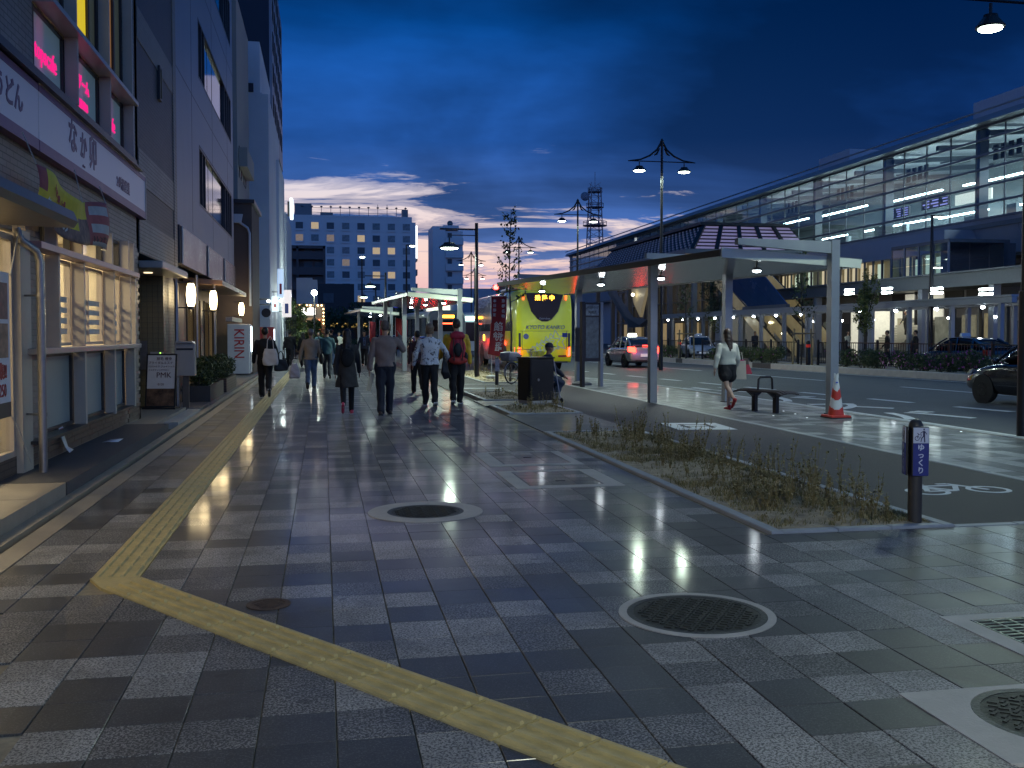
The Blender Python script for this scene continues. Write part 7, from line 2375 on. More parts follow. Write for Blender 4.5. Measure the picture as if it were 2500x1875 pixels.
AP = thing('apartment_block', 'brown apartment block with rows of recessed balconies in front of the hotel', 'building', (-3, 150, 0))
APM = M('apartment_brown', (.11, .085, .085), .7, var=.08, scale=.3)
b = MB(); b.box(-10, 3.3, 1.2, 12, 0, 14.6); b.box(3.0, 3.35, -.2, 1.2, 0, 14.7); b.box(-10, 3.35, -.2, 1.2, 14.3, 14.75); b.box(-.9, -.6, -.2, 1.2, 0, 14.6); b.build('wall', APM, AP)
for k in range(6):
    b = MB(); b.box(-10, 3.0, -.15, .0, 1.2 + k * 2.3, 2.35 + k * 2.3); b.build('balcony', APM, AP)
    for x in (-8, -5, -2.6, .2, 1.8):
        b = MB(); b.box(x, x + 1.2, 1.12, 1.2, 2.4 + k * 2.3, 3.3 + k * 2.3); b.build('window', HWD, AP)
b = MB(); text_into(b, 'H', 1.0, (-3.8, -.17, 5.2), (1, 0, 0), (0, 0, 1), depth=.05, bold=.01); b.build('lit_letter', glow('h_letter', (.6, .9, 1), 7), AP)
WB = thing('white_block', 'small plain white block behind the lit restaurant', 'building', (-1.45, 84, 0))
b = MB(); b.box(-.75, .55, 0, 6, 3.5, 6.25); b.box(.55, .95, 0, 6, 3.5, 6.1); b.box(-.7, .9, .1, 6, 0, 3.5); b.build('wall', WHITEW, WB)
IZ = thing('lit_restaurant', 'small wooden restaurant with a glowing white sign and bulbs along its eave', 'building', (-1.0, 78, 0))
PLK = M('plank_brown', (.13, .085, .05), .7, var=.25, scale=3)
b = MB(); b.box(-1.2, 1.1, 0, 5, 0, 3.9); b.build('wall', PLM, IZ)
for k in range(11):
    b = MB(); b.box(-1.2, 1.1, -.06, -.005, .15 + k * .25, .33 + k * .25); b.build('plank', PLK, IZ)
b = MB(); b.box(-.72, .42, -.16, -.07, 3.02, 3.62); sgn = b.build('sign_box', FRAME_D, IZ)
b = MB(); b.box(-.68, .38, -.175, -.161, 3.05, 3.58); b.build('sign_face', glow('iz_sign', (1, .97, .9), 9), sgn)
lettering('lettering', M('iz_ink', (.2, .12, .08), .5), sgn, [('やきとり', .25, (-.15, -.18, 3.33), (1, 0, 0), (0, 0, 1), dict(bold=.003))], .004)
BULB = glow('bulb_warm', (1, .62, .25), 16)
for k in range(8):
    b = MB(); b.ball((-1.1 + k * .28, -.2, 3.78), .06, 8, 6); b.build('bulb', BULB, IZ)
for k in range(5):
    b = MB(); b.ball((1.0, -.2, 3.5 - k * .28), .05, 8, 6); b.build('bulb', BULB, IZ)
b = MB(); b.box(.62, .74, -.2, -.1, 1.6, 2.7); b.build('red_lantern', glow('iz_red', (1, .25, .1), 3), IZ)
lamp_light('AREA', 'sign_light', 40, (0, -1.0, 3.4), IZ, (1, .85, .6), 1.2, (R(60), 0, 0))
TW = thing('slim_tower', 'slim white apartment tower with a stack of balconies, right of the hotel', 'building', (25.2, 230, 0))
b = MB(); b.box(0, 3, 0, 10, 0, 26.8); b.box(3, 7.2, .8, 10, 0, 25.8); b.box(2.6, 6.2, .3, 6, 26, 27.1); b.build('wall', HW, TW)
for k in range(8):
    b = MB(); b.box(3, 7.2, -.4, .8, 1.2 + k * 3.05, 2.7 + k * 3.05); b.build('balcony', HW, TW)
    b = MB(); b.box(3.6, 4.6, .7, .8, 2.9 + k * 3.05, 4.0 + k * 3.05); b.build('window', HWD, TW)
b = MB(); b.lathe([(.1, -.3), (.7, .1)], (4.2, 1, 27.6), 10, 'Y'); b.build('dish', SMD, TW)
for k, (x, y, w_, d_, h_, m_, lab) in enumerate(((34, 210, 14, 12, 10.5, SPUR, 'low grey building behind the end of the coach'), (20, 180, 9, 10, 8.2, HW, 'low pale building with a white lit sign, below the slim tower'), (-40, 260, 60, 30, 9, SMD, 'dark row of distant houses behind the left buildings'), (60, 300, 90, 30, 9, SMD, 'dark row of distant houses behind the station'))):
    t = thing('low_building', lab, 'building', (x, y, 0))
    b = MB(); b.box(-w_ / 2, w_ / 2, 0, d_, 0, h_); b.prism([(-w_ / 2, h_), (w_ / 2, h_), (w_ / 2 - 1, h_ + .9), (-w_ / 2 + 1, h_ + .9)], 0, d_, 'Y'); b.build('wall', m_, t)
    if k == 1:
        b = MB(); b.box(-1.4, 2.8, -.2, -.05, 5.2, 8.0); b.build('lit_sign', glow('lawn_sign', (.9, 1, .75), 2.4), t)
    b = MB()
    for i in range(int(w_ / 3)): b.box(-w_ / 2 + .8 + i * 3, -w_ / 2 + 2 + i * 3, -.06, -.02, 3, 4.3)
    b.build('window_row', HWD, t)
HILL = M('hill_forest', (.018, .026, .030), .9, var=.3, scale=.02)
b = MB()
P_ = []
for i in range(90):
    a = R(-70 + 140 * i / 89); rr = 1250
    h_ = 24 + 16 * mnoise.noise(Vector((i * .13, 3, 0))) + 7 * mnoise.noise(Vector((i * .6, 1, 0)))
    P_.append([(rr * math.sin(a), rr * math.cos(a), -2), (rr * math.sin(a) * 1.03, rr * math.cos(a) * 1.03, max(4, h_)), (rr * math.sin(a) * 1.15, rr * math.cos(a) * 1.15, -2)])
b.loft(P_, cap=False, close=False); struct(b.build('hills', HILL, None, 'all'))
# garden trees left of the lit restaurant, hedge at the street end, station trees
def bushy_tree(label, x, y, h, r0, seed, n=2600, mats=(LEAF1, LEAF2, LEAF3), w=(.4, .4, .2), size=.10):
    t = thing('garden_tree', label, 'tree', (x, y, 0))
    b = MB(); b.tube([(0, 0, 0), (.05, 0, h * .4), (-.05, .05, h * .8)], [.09, .07, .02], 8)
    rr = random.Random(seed); boxes = []
    for k in range(9):
        a = k * 2.4; q = rr.uniform(.2, .75) * r0
        c = (q * math.cos(a), q * math.sin(a), h * (.42 + .5 * rr.random()))
        b.tube([(0, 0, h * .38), c], [.04, .012], 5)
        boxes.append((c[0], c[1], c[2], r0 * .42, r0 * .42, h * .16, 1))
    b.build('trunk', MATS['bark'], t, True)
    leaf_cloud(n, boxes, size, seed, w).build('crown', list(mats), t)


bushy_tree('leafy garden tree lit yellow green, left of the glowing restaurant', -2.0, 66, 3.9, 1.25, 41)
bushy_tree('smaller bright green garden tree in front of the wooden restaurant', -.75, 70, 2.9, .9, 42)
bushy_tree('dark garden bush at the foot of the lit trees', -1.3, 63, 1.9, .9, 43, 1800)
bushy_tree('slender conical green tree beside the covered walkway', 26.3, 44.5, 4.9, .6, 44, 3200, (LEAF2, LEAF3, LEAF3), (.5, .4, .1), .06)
bushy_tree('grey green tree rising behind the shelter post in the station forecourt', 28.5, 69, 6.2, 1.5, 45, 2600, (HL, HL2, LEAF1), (.4, .4, .2), .08)
t = thing('gate', 'black barred gate beside the garden trees', 'gate', (-2.1, 60.5, 0))
for k in range(8):
    b = MB(); b.box(-.5 + k * .13, -.46 + k * .13, -.02, .02, .1, 2.6); b.build('bar', FEN, t)
b = MB(); b.box(-.6, .55, -.04, .04, 2.6, 2.7); b.box(-.6, .55, -.04, .04, .05, .1); b.build('frame', FEN, t)
for k, (x0, x1, yy) in enumerate(((1.0, 4.5, 96), (4.8, 9.0, 100))):
    t = thing('clipped_hedge', 'low clipped hedge at the end of the pavement, %s piece' % ('left' if k == 0 else 'right'), 'hedge', ((x0 + x1) / 2, yy, 0))
    leaf_cloud(2600, [(0, 0, .55, (x1 - x0) / 2, .6, .6, 1)], .08, 60 + k, (.6, .4)).build('foliage', [LEAF1, LEAF2], t)
t = thing('dark_trees', 'dark mass of trees in front of the podium at the street end', 'trees', (3, 140, 0))
stuff(leaf_cloud(5000, [(-3 + k * 2.2, 0, 3 + (k % 3) * .5, 1.8, 1.5, 2.2, 1) for k in range(7)], .22, 77, (.8, .2)).build('foliage', [HL, LEAF1], t))

# =================================================================== PEOPLE
SKIN = M('skin', (.36, .21, .14), .5, var=.08, scale=9)
SKIN2 = M('skin_pale', (.42, .27, .19), .5, var=.08, scale=9)


def cap_(mb, p, q, r1, r2, n=10):
    p, q = V(*p), V(*q)
    mb.tube([p, q], [r1, r2], n)
    mb.ball(p, r1, n, 6); mb.ball(q, r2, n, 6)


def ring_e(c, rx, ry, n=16, tilt=0.0):
    return [(c[0] + rx * math.cos(2 * math.pi * k / n), c[1] + ry * math.sin(2 * math.pi * k / n), c[2] + tilt * math.sin(2 * math.pi * k / n)) for k in range(n)]


def person(label, x, y, rot=0.0, H=1.7, top=None, bottom=None, shoes=None, hair=None, hairstyle='short', legL=(.35, .15), legR=(-.32, .35), armL=(-.25, .15, .3), armR=(.3, .15, .35),
           hem=.86, hem_w=1.0, bulk=1.0, skirt=None, leggings=False, sleeve=1.0, skin=SKIN, voxel=.013, female=False, cap=None, lean=0.0, sit=None, short_legs=False, head_turn=0.0, collar=None, extra=None, name='person', group=None, z=0.0, shirt=None, long_hair=.0):
    s = H / 1.72
    t = thing(name, label, 'person', (x, y, z), rot, group)
    sh_w = (.165 if female else .185) * (.5 + .5 * bulk)
    hipx = .085
    def leg(side, th, kb, splay=0.0):
        h = V(side * hipx, 0, .90)
        k = h + .43 * V(side * splay, math.sin(th), -math.cos(th))
        a = k + .41 * V(0, math.sin(th - kb), -math.cos(th - kb))
        return h, k, a, th - kb
    LL, RL = leg(-1, *legL), leg(1, *legR)
    off = .08 - min(LL[2][2], RL[2][2])
    if sit is not None: off = sit - .90
    up = V(0, 0, off)
    LL = [q + up if isinstance(q, np.ndarray) else q for q in LL]; RL = [q + up if isinstance(q, np.ndarray) else q for q in RL]
    ln = lambda z_: V(0, lean * (z_ - .95), z_ + off)
    def arm(side, sw, ou, el, inw=0.0):
        sh = ln(1.36) + V(side * sh_w, 0, 0)
        e = sh + .28 * V(side * math.sin(ou), math.sin(sw) * math.cos(ou), -math.cos(sw) * math.cos(ou))
        d_ = V(side * math.sin(ou * .5) - side * inw, math.sin(sw + el), -math.cos(sw + el)); d_ /= np.linalg.norm(d_)
        w = e + .25 * d_
        return sh, e, w, d_
    LA, RA = arm(-1, *armL), arm(1, *armR)
    # ---- body: one skin
    b = MB()
    hc = ln(1.605) + V(0, .015, 0)
    ct, st_ = math.cos(head_turn), math.sin(head_turn)
    Hd = lambda a, f, u: hc + V(a * ct - f * st_, a * st_ + f * ct, u)       # right, forward, up on the head
    Rh = np.array([[ct, -st_, 0], [st_, ct, 0], [0, 0, 1]])
    b.ball(hc + V(0, 0, .02), .1, 18, 12, (.76, .95, 1.05), Rh)
    b.ball(Hd(0, .025, -.055), .07, 14, 10, (.80, .85, 1.0), Rh)
    b.ball(Hd(0, .098, -.012), .016, 8, 6, (.8, 1, 1.5), Rh); b.ball(Hd(0, .104, -.028), .014, 8, 6)
    b.ball(Hd(0, .085, -.06), .018, 8, 6, (1.2, .6, .45), Rh)
    b.ball(Hd(0, .084, .03), .03, 10, 6, (1.6, .5, .5), Rh)
    for sd in (-1, 1):
        b.ball(Hd(sd * .078, -.005, -.005), .03, 8, 6, (.35, .7, 1.1), Rh)
    cap_(b, ln(1.43), hc + V(0, -.01, -.06), .056, .05)
    tw = .9 * bulk
    b.loft([ring_e(ln(z_) , rx * tw, ry * tw) for z_, rx, ry in ((.84, .10, .09), (.92, .155, .105), (1.05, .13, .095), (1.25, .155, .105), (1.36, .15, .09), (1.43, .08, .065))])
    for (h, k, a, fa), sd in ((LL, -1), (RL, 1)):
        lr = 1.0 if short_legs else .84
        cap_(b, h, k, .08 * lr, .052 * lr); cap_(b, k, a, .053 * lr, .036 * lr)
        cap_(b, k + (a - k) * .16 + V(0, -.012 * lr, 0), k + (a - k) * .5 + V(0, -.014 * lr, 0), .052 * lr ** 2, .046 * lr ** 2)
        cap_(b, a + V(0, -.02, -.045), a + V(sd * .015, .13, -.058), .03, .026)
    for (sh, e, w, d_), sd in ((LA, -1), (RA, 1)):
        b.ball(sh, .055, 10, 8); cap_(b, sh, e, .046, .038); cap_(b, e, w, .038, .027)
        pm = w + d_ * .055
        b.ball(pm, .042, 10, 8, (.45, 1.0, 1.05))
        for fi, (fo, fl) in enumerate(((-.026, .058), (-.009, .07), (.009, .066), (.026, .05))):
            p0 = w + d_ * .085 + V(0, fo, 0); p1 = p0 + d_ * fl * .6 + V(-sd * .004, .006, 0); p2 = p1 + d_ * fl * .4 + V(-sd * .014, .012, 0)
            cap_(b, p0, p1, .0095, .0088, 7); cap_(b, p1, p2, .0088, .007, 7)
        cap_(b, w + d_ * .03 + V(-sd * .005, .03, 0), w + d_ * .085 + V(-sd * .012, .052, 0), .011, .009, 7)
    bm = remesh(b, min(voxel, .0125), 2)
    body = lobj('body', bm, skin, t)
    # eyes, a dark narrow ball on each side of the nose
    eb = MB()
    for sd in (-1, 1): eb.ball(Hd(sd * .032, .083, .008), .011, 8, 6, (1.3, .5, .55), Rh)
    eb.build('eyes', M('eye_dark', (.02, .015, .012), .2), body)
    # ---- upper garment
    if top is not None:
        g_ = MB(); q = 1.0 * bulk
        prof = [(1.455, .075, .07), (1.425, .112, .085), (1.385, sh_w * .80, .105), (1.33, sh_w * .98, .12), (1.25, sh_w * .95, .13), (1.08, (.145 if female else .158) * 1.05, .125), (.96, .168, .13)]
        if hem < .93:
            prof += [(.5 * (.96 + hem), .172 * (1 + (hem_w - 1) * .5), .135 * (1 + (hem_w - 1) * .5)), (hem, .178 * hem_w, .14 * hem_w)]
        g_.loft([ring_e(ln(z_), rx * q, ry * q, 18) for z_, rx, ry in prof])
        for (sh, e, w, d_), sd in ((LA, -1), (RA, 1)):
            we = e + (w - e) * max(0, min(1, sleeve * 2 - 1)) if sleeve >= .5 else sh + (e - sh) * sleeve * 2
            g_.ball(sh + V(-sd * .018, 0, -.01), .064 * q, 10, 8)
            if sleeve >= .5:
                cap_(g_, sh, e, .060 * q, .054 * q); cap_(g_, e, we, .054 * q, .042 * q)
            else:
                cap_(g_, sh, we, .064 * q, .058 * q)
        gm = remesh(g_, voxel, 3, .0065, 9, seed=abs(x * 3 + y))
        garment = lobj('jacket' if hem < .9 else 'top', gm, top, t)
        if shirt is not None:
            q_ = MB(); q_.loft([[(-.05, .118 + lean * .3, 1.40 + off), (.05, .118 + lean * .3, 1.40 + off)], [(-.06, .148, 1.2 + off), (.06, .148, 1.2 + off)], [(-.055, .155, 1.0 + off), (.055, .155, 1.0 + off)]], cap=False, close=False)
            so_ = q_.build('shirt_front', shirt, t, 'all'); so_.modifiers.new('s', 'SOLIDIFY').thickness = .01
            q_ = MB(); q_.loft([[(-.015, .135 + lean * .3, 1.40 + off), (.015, .135 + lean * .3, 1.40 + off)], [(-.026, .166, 1.08 + off), (.026, .166, 1.08 + off)]], cap=False, close=False)
            so_ = q_.build('tie', M('tie_dark', (.03, .03, .05), .6), t, 'all'); so_.modifiers.new('s', 'SOLIDIFY').thickness = .008
    # ---- lower garment
    if bottom is not None:
        g_ = MB()
        r1, r2, r3 = (.092, .064, .05) if leggings else (.106, .082, .068)
        g_.loft([ring_e(V(0, 0, z_ + off), rx * bulk, ry * bulk) for z_, rx, ry in ((1.02, .15, .115), (.93, .168, .125), (.85, .155, .115), (.80, .10, .08))])
        for (h, k, a, fa), sd in ((LL, -1), (RL, 1)):
            if short_legs:
                m_ = h + (k - h) * .42; cap_(g_, h, m_, .112 * bulk, .122 * bulk)
            else:
                cap_(g_, h, k, r1 * bulk, r2); cap_(g_, k, a + V(0, 0, .0), r2, r3)
        gm = remesh(g_, voxel, 2, .0 if leggings else .0068, 8, seed=abs(x * 5 + y) + 1)
        lobj('shorts' if short_legs else ('leggings' if leggings else 'trousers'), gm, bottom, t)
    # ---- shoes
    if shoes is not None:
        for (h, k, a, fa), sd in ((LL, -1), (RL, 1)):
            g_ = MB()
            pit = max(-.2, min(.9, -fa * 1.0)) if a[2] > .11 else 0.0
            f = lambda dy, dz: a + V(sd * .01, dy * math.cos(pit) + dz * math.sin(pit) * .3, dz * math.cos(pit) - dy * math.sin(pit))
            cap_(g_, f(-.045, -.045), f(.12, -.055), .040, .034); cap_(g_, f(-.03, -.02), f(.0, .0), .040, .042); g_.ball(f(.155, -.06), .03, 10, 6, (1.2, 1.2, .8))
            sm = lobj('shoe', remesh(g_, .011, 2), shoes[0], t)
            if len(shoes) > 1:
                q_ = MB(); q_.loft([[tuple(f(dy, dz) + V(w_, 0, 0)) for w_, dy in ((-.04, -.08), (.04, -.08), (.045, .1), (.02, .185), (-.02, .185), (-.045, .1))] for dz in (-.088, -.062)]); q_.build('sole', shoes[1], sm)
    # ---- hair and headgear
    if hair is not None:
        g_ = MB()
        k = {'short': 1.0, 'long': 1.04, 'bob': 1.07, 'crop': .97}[hairstyle]
        g_.ball(Hd(0, -.012, .035), .104 * k, 18, 12, (.80, .98, 1.0), Rh)
        g_.ball(Hd(0, -.04, .0), .085 * k, 14, 10, (.86, .75, .82 if hairstyle in ('short', 'crop') else 1.05), Rh)
        if hairstyle == 'bob':
            for sd in (-1, 1): g_.ball(Hd(sd * .055, -.02, -.03), .055, 12, 8, (.7, 1, 1.2), Rh)
            g_.ball(Hd(0, -.05, .05), .09, 12, 8, (1.05, .8, .9), Rh)
        if hairstyle == 'long':
            cap_(g_, Hd(0, -.035, .0), Hd(0, -.065, -.12), .088, .085); cap_(g_, Hd(-.03, -.07, -.1), Hd(-.015, -.145, -.18 - long_hair), .065, .03); cap_(g_, Hd(.03, -.07, -.1), Hd(.03, -.13, -.13 - long_hair), .065, .035)
        hm = remesh(g_, min(voxel, .011), 1, .0022, 26, seed=x)
        nv = len(hm.vertices); co = np.zeros(nv * 3); hm.vertices.foreach_get('co', co); co = co.reshape(-1, 3)
        # keep the face free: pull hair in front of the face back inside the head
        rel = (co - hc) @ Rh
        face = (rel[:, 1] > .045) & (rel[:, 2] < .055)
        side_ = (rel[:, 1] > .01) & (rel[:, 2] < -.02)
        co[face | side_] = hc + (co[face | side_] - hc) * .55
        hm.vertices.foreach_set('co', co.ravel()); hm.update()
        lobj('hair', hm, hair, t)
    if cap is not None:
        g_ = MB(); g_.ball(Hd(0, -.005, .05), .108, 18, 10, (.82, 1.0, .85), Rh)
        cm = lobj('hat', remesh(g_, .011, 1), cap[0], t)
        if cap[1]:
            q_ = MB(); q_.loft([[tuple(Hd(a, .085 + (0 if abs(a) > .06 else .012), .045 + dz)) for a in (-.075, -.03, .03, .075)] + [tuple(Hd(a, .17 - abs(a) * .35, .03 + dz)) for a in (.06, .02, -.02, -.06)] for dz in (0, .008)]); q_.build('brim', cap[0], cm)
    t['_h'] = 1
    del t['_h']
    for ch in t.children:
        pass
    t.scale = (s, s, s)
    P = dict(LA=LA, RA=RA, LL=LL, RL=RL, head=hc, off=off, Hd=Hd, ln=ln, s=s)
    return t, P


def wpos(t, p):
    """a point on the person in world space"""
    s = t.scale[0]; c, n_ = math.cos(t.rotation_euler[2]), math.sin(t.rotation_euler[2])
    return V(t.location.x + s * (p[0] * c - p[1] * n_), t.location.y + s * (p[0] * n_ + p[1] * c), t.location.z + s * p[2])


BLACKC = M('cloth_black', (.010, .010, .011), .8, var=.25, scale=6)
BLACKC2 = M('cloth_black_soft', (.016, .015, .016), .85, var=.25, scale=6)
CHAR = M('cloth_charcoal', (.045, .043, .04), .85, var=.2, scale=6)
GREYBR = M('sweater_taupe', (.24, .18, .155), .85, var=.12, scale=8, bump=.2, bscale=120)
TANJ = M('jacket_tan', (.31, .25, .185), .8, var=.12, scale=6)
JEAN = M('denim_blue', (.09, .135, .21), .8, var=.25, scale=9)
JEAND = M('denim_dark', (.016, .02, .032), .8, var=.2, scale=9)
TEAL = M('jacket_teal', (.035, .09, .11), .8, var=.15)
YELJ = M('jacket_yellow', (.74, .45, .03), .6, var=.1, scale=6)
NAVYC = M('cloth_navy', (.018, .024, .045), .8, var=.2)
NAVY2 = M('denim_work', (.030, .048, .085), .8, var=.2, scale=8)
WINE = M('cloth_wine', (.045, .014, .016), .8, var=.2)
WHS = M('sweater_white', (.60, .60, .50), .85, var=.06, scale=7, bump=.25, bscale=110)
HBLK = M('hair_black', (.012, .009, .008), .45, var=.3, scale=40)
HBRN = M('hair_brown', (.045, .026, .016), .45, var=.35, scale=40)
HBLD = M('hair_blond_grey', (.20, .135, .085), .5, var=.4, scale=40)
HGRY = M('hair_grey_brown', (.10, .08, .068), .6, var=.3, scale=40)
SHB = M('shoe_black', (.012, .012, .012), .4, var=.2)
SHR = M('shoe_red', (.40, .015, .02), .35, var=.1)
SHP = M('shoe_pink', (.55, .06, .11), .5, var=.2)
SOLE = M('sole_white', (.6, .58, .56), .6)
SHBR = M('shoe_brown', (.05, .03, .02), .5)

# floral jacket: white cloth with scattered ink flowers
mfl = bpy.data.materials.new('floral_white'); mfl.use_nodes = True
_t = NT(mfl.node_tree); _p = _t.n('ShaderNodeBsdfPrincipled'); _o = _t.n('ShaderNodeOutputMaterial'); _t.link(_p.outputs[0], _o.inputs[0])
_tc = _t.n('ShaderNodeTexCoord')
_n = _t.noise(_tc.outputs['Object'], 7.5, 5, .62, 1.6)
_t.link(_t.ramp(_n, [(.0, (.74, .74, .75)), (.53, (.70, .70, .71)), (.60, (.10, .10, .12)), (.66, (.03, .03, .04))]), _p.inputs['Base Color']); _p.inputs['Roughness'].default_value = .8

# -- man with white tote bag, nearest on the left
p1, P1 = person('person in a dark jacket with a white tote bag, walking on the yellow guide strip', -1.40, 24.6, R(3), 1.70, BLACKC, BLACKC2, (SHB, SOLE), HBLK, 'short',
                (.18, .05), (-.30, .55), (.05, .22, .5), (-.1, .28, .7), .80, 1.08, 1.08)
BAGW = M('tote_white', (.68, .62, .54), .8, var=.1, scale=5, bump=.3, bscale=14)
BAGB = M('bag_black', (.012, .012, .013), .6, var=.2)
BAGP = M('bag_plastic', (.50, .46, .47), .4, var=.15, scale=6, bump=.6, bscale=12)


def soft_bag(name, label, cat, loc, rot, w, d_, h, mat, strap=None, taper=.75, seed=1, voxel=.014):
    t = thing(name, label, cat, loc, rot)
    b = MB(); n = 18
    def rr(z_, k): return [(w / 2 * k * max(-1, min(1, 1.25 * math.cos(2 * math.pi * q / n))), d_ / 2 * k * max(-1, min(1, 1.25 * math.sin(2 * math.pi * q / n))), z_) for q in range(n)]
    b.loft([rr(0, .86), rr(h * .06, .98), rr(h * .35, 1.02), rr(h * .75, (1 + taper) / 2), rr(h, taper)])
    lobj('bag_body', remesh(b, voxel, 2, .006, 10, seed), mat, t)
    if strap:
        b = MB()
        for yy in (-d_ * .3, d_ * .3): b.tube([(-w * .22, yy * .7, h * .97), (-w * .17, yy * .4, h + strap * .7), (0, 0, h + strap), (w * .17, yy * .4, h + strap * .7), (w * .22, yy * .7, h * .97)], .011, 6)
        b.build('handle', mat, t, True)
    return t


soft_bag('tote_bag', 'white canvas tote bag hanging at the back of the person on the guide strip', 'bag', (-1.26, 24.28, .80), R(4), .36, .13, .40, BAGW, .30, .72, 2)
soft_bag('hand_bag', 'dark bag hanging below the white tote bag', 'bag', (-1.02, 24.4, .66), R(12), .32, .14, .28, BAGB, .2, .8, 3)

# -- woman in long dark coat
p2, P2 = person('woman in a long charcoal coat, black leggings and pink sneakers', .44, 19.15, R(0), 1.63, CHAR, BLACKC, (SHP, SOLE), HBLK, 'long',
                (-.34, .55), (.22, .05), (-.12, .16, .18), (.15, .2, .3), .56, 1.34, 1.02, leggings=True, female=True, long_hair=.22, skin=SKIN2)
b = MB(); b.ball((0, -.17, 1.16), .17, 14, 10, (.82, .42, 1.15)); o = lobj('backpack', remesh(b, .014, 2, .004, 9), BLACKC, None)
bp = thing('backpack', 'black backpack on the woman in the long charcoal coat', 'backpack', (.44, 19.15, .0)); o.parent = bp; o.scale = (.95, .95, .95); o.name = 'bag_body'
b = MB()
for sd in (-1, 1): b.tube([(sd * .09, -.14, .97), (sd * .10, -.09, 1.28), (sd * .11, .0, 1.36)], .016, 6)
b.build('strap', BAGB, bp)

# -- man in taupe sweater on the phone, envelope in the left hand
p3, P3 = person('man in a taupe sweater and dark jeans holding a phone to the right ear', 1.16, 19.05, R(0), 1.79, GREYBR, JEAND, (SHBR, SHB), HGRY, 'crop',
                (-.10, .12), (.14, .02), (-.12, .22, .12), (.75, .55, 2.05, .5), .88, 1.0, 1.12)
hand = wpos(p3, P3['LA'][2] + P3['LA'][3] * .13)
t = thing('envelope', 'folded cream paper held low in the left hand of the man in the taupe sweater', 'paper', tuple(hand), R(20))
b = MB(); b.prism([(-.05, -.28), (.03, -.30), (.12, .02), (.02, .06)], -.004, .004, 'Y'); b.build('sheet', M('paper_cream', (.60, .50, .33), .7, var=.1), t)
ph = wpos(p3, P3['Hd'](.105, .0, .0))
t = thing('mobile_phone', 'dark mobile phone held at the ear of the man in the taupe sweater', 'phone', tuple(ph), R(0))
b = MB(); b.cbox((0, 0, 0), (.012, .065, .13), ('X', R(20))); bevel(b.build('case', BAGB, t), .003)

# -- woman in white floral jacket
p4, P4 = person('woman with short blond grey hair in a white jacket with dark flower print', 2.26, 21.3, R(0), 1.74, mfl, BLACKC2, (SHB, SOLE), HBLD, 'bob',
                (.12, .05), (-.16, .25), (.05, .35, .4), (.1, .6, .75), .86, 1.08, 1.16, skin=SKIN2)
b = MB()
t = thing('shoulder_bag', 'dark cloth bag hanging from the arm of the woman in the flower print jacket', 'bag', (2.56, 21.28, .62))
b.loft([[(-.02, -.08, .38), (.05, -.08, .38), (.05, .08, .38), (-.02, .08, .38)], [(-.05, -.1, .1), (.12, -.1, .1), (.12, .1, .1), (-.05, .1, .1)], [(.02, -.06, -.06), (.16, -.06, .0), (.16, .06, .0), (.02, .06, -.06)]]); lobj('bag_body', remesh(b, .014, 2, .004, 9), BAGB, t)
b = MB(); b.tube([(0, 0, .36), (.0, -.02, .62), (-.03, .0, .72)], .012, 6); b.build('strap', BAGB, t)

# -- man with yellow jacket and red rucksack
p5, P5 = person('man in a yellow jacket and black trousers wearing a large red rucksack', 2.90, 21.7, R(-2), 1.86, YELJ, BLACKC, (SHB, SOLE), HBRN, 'short',
                (-.14, .30), (.15, .02), (.25, .30, .65), (.0, .20, .15), .84, 1.02, 1.12, skin=SKIN2)
RS_ = thing('rucksack', 'large red and black hiking rucksack on the man in the yellow jacket', 'rucksack', (2.90, 21.7, 0), R(-2))
RED_ = M('ruck_red', (.40, .02, .045), .6, var=.15, scale=6, bump=.3, bscale=20)
RED2 = M('ruck_orange_red', (.48, .045, .03), .6, var=.15, scale=6, bump=.3, bscale=20)
k = 1.081
def ell(c, r_, sc, mat, name, par=RS_, vox=.013):
    b_ = MB(); b_.ball(V(*c) * k, r_ * k, 16, 12, sc); return lobj(name, remesh(b_, vox, 2, .004, 10, c[2]), mat, par)
ell((0, -.235, 1.14), .2, (.86, .52, 1.35), RED_, 'bag_body')
ell((0, -.24, 1.40), .17, (.95, .62, .58), RED_, 'top_lid')
ell((0, -.30, .90), .17, (1.15, .45, .48), RED2, 'lower_pocket')
ell((0, -.33, 1.12), .12, (.75, .35, 1.2), BAGB, 'front_pocket')
for sd in (-1, 1):
    ell((sd * .17, -.2, .97), .1, (.5, .7, 1.1), BAGB, 'side_pocket')
    b = MB(); b.tube([V(sd * .09, -.37, 1.36) * k, V(sd * .10, -.385, 1.15) * k, V(sd * .08, -.38, .90) * k], .013, 6); b.tube([V(sd * .10, -.13, 1.44) * k, V(sd * .11, .0, 1.46) * k, V(sd * .12, .11, 1.3) * k], .02, 6); b.build('strap', BAGB, RS_, True)
b = MB(); b.loft([ring_e(V(0, -.02, z_) * k, .185 * k, .15 * k) for z_ in (.93, .99)]); b.build('hip_belt', BAGB, RS_)

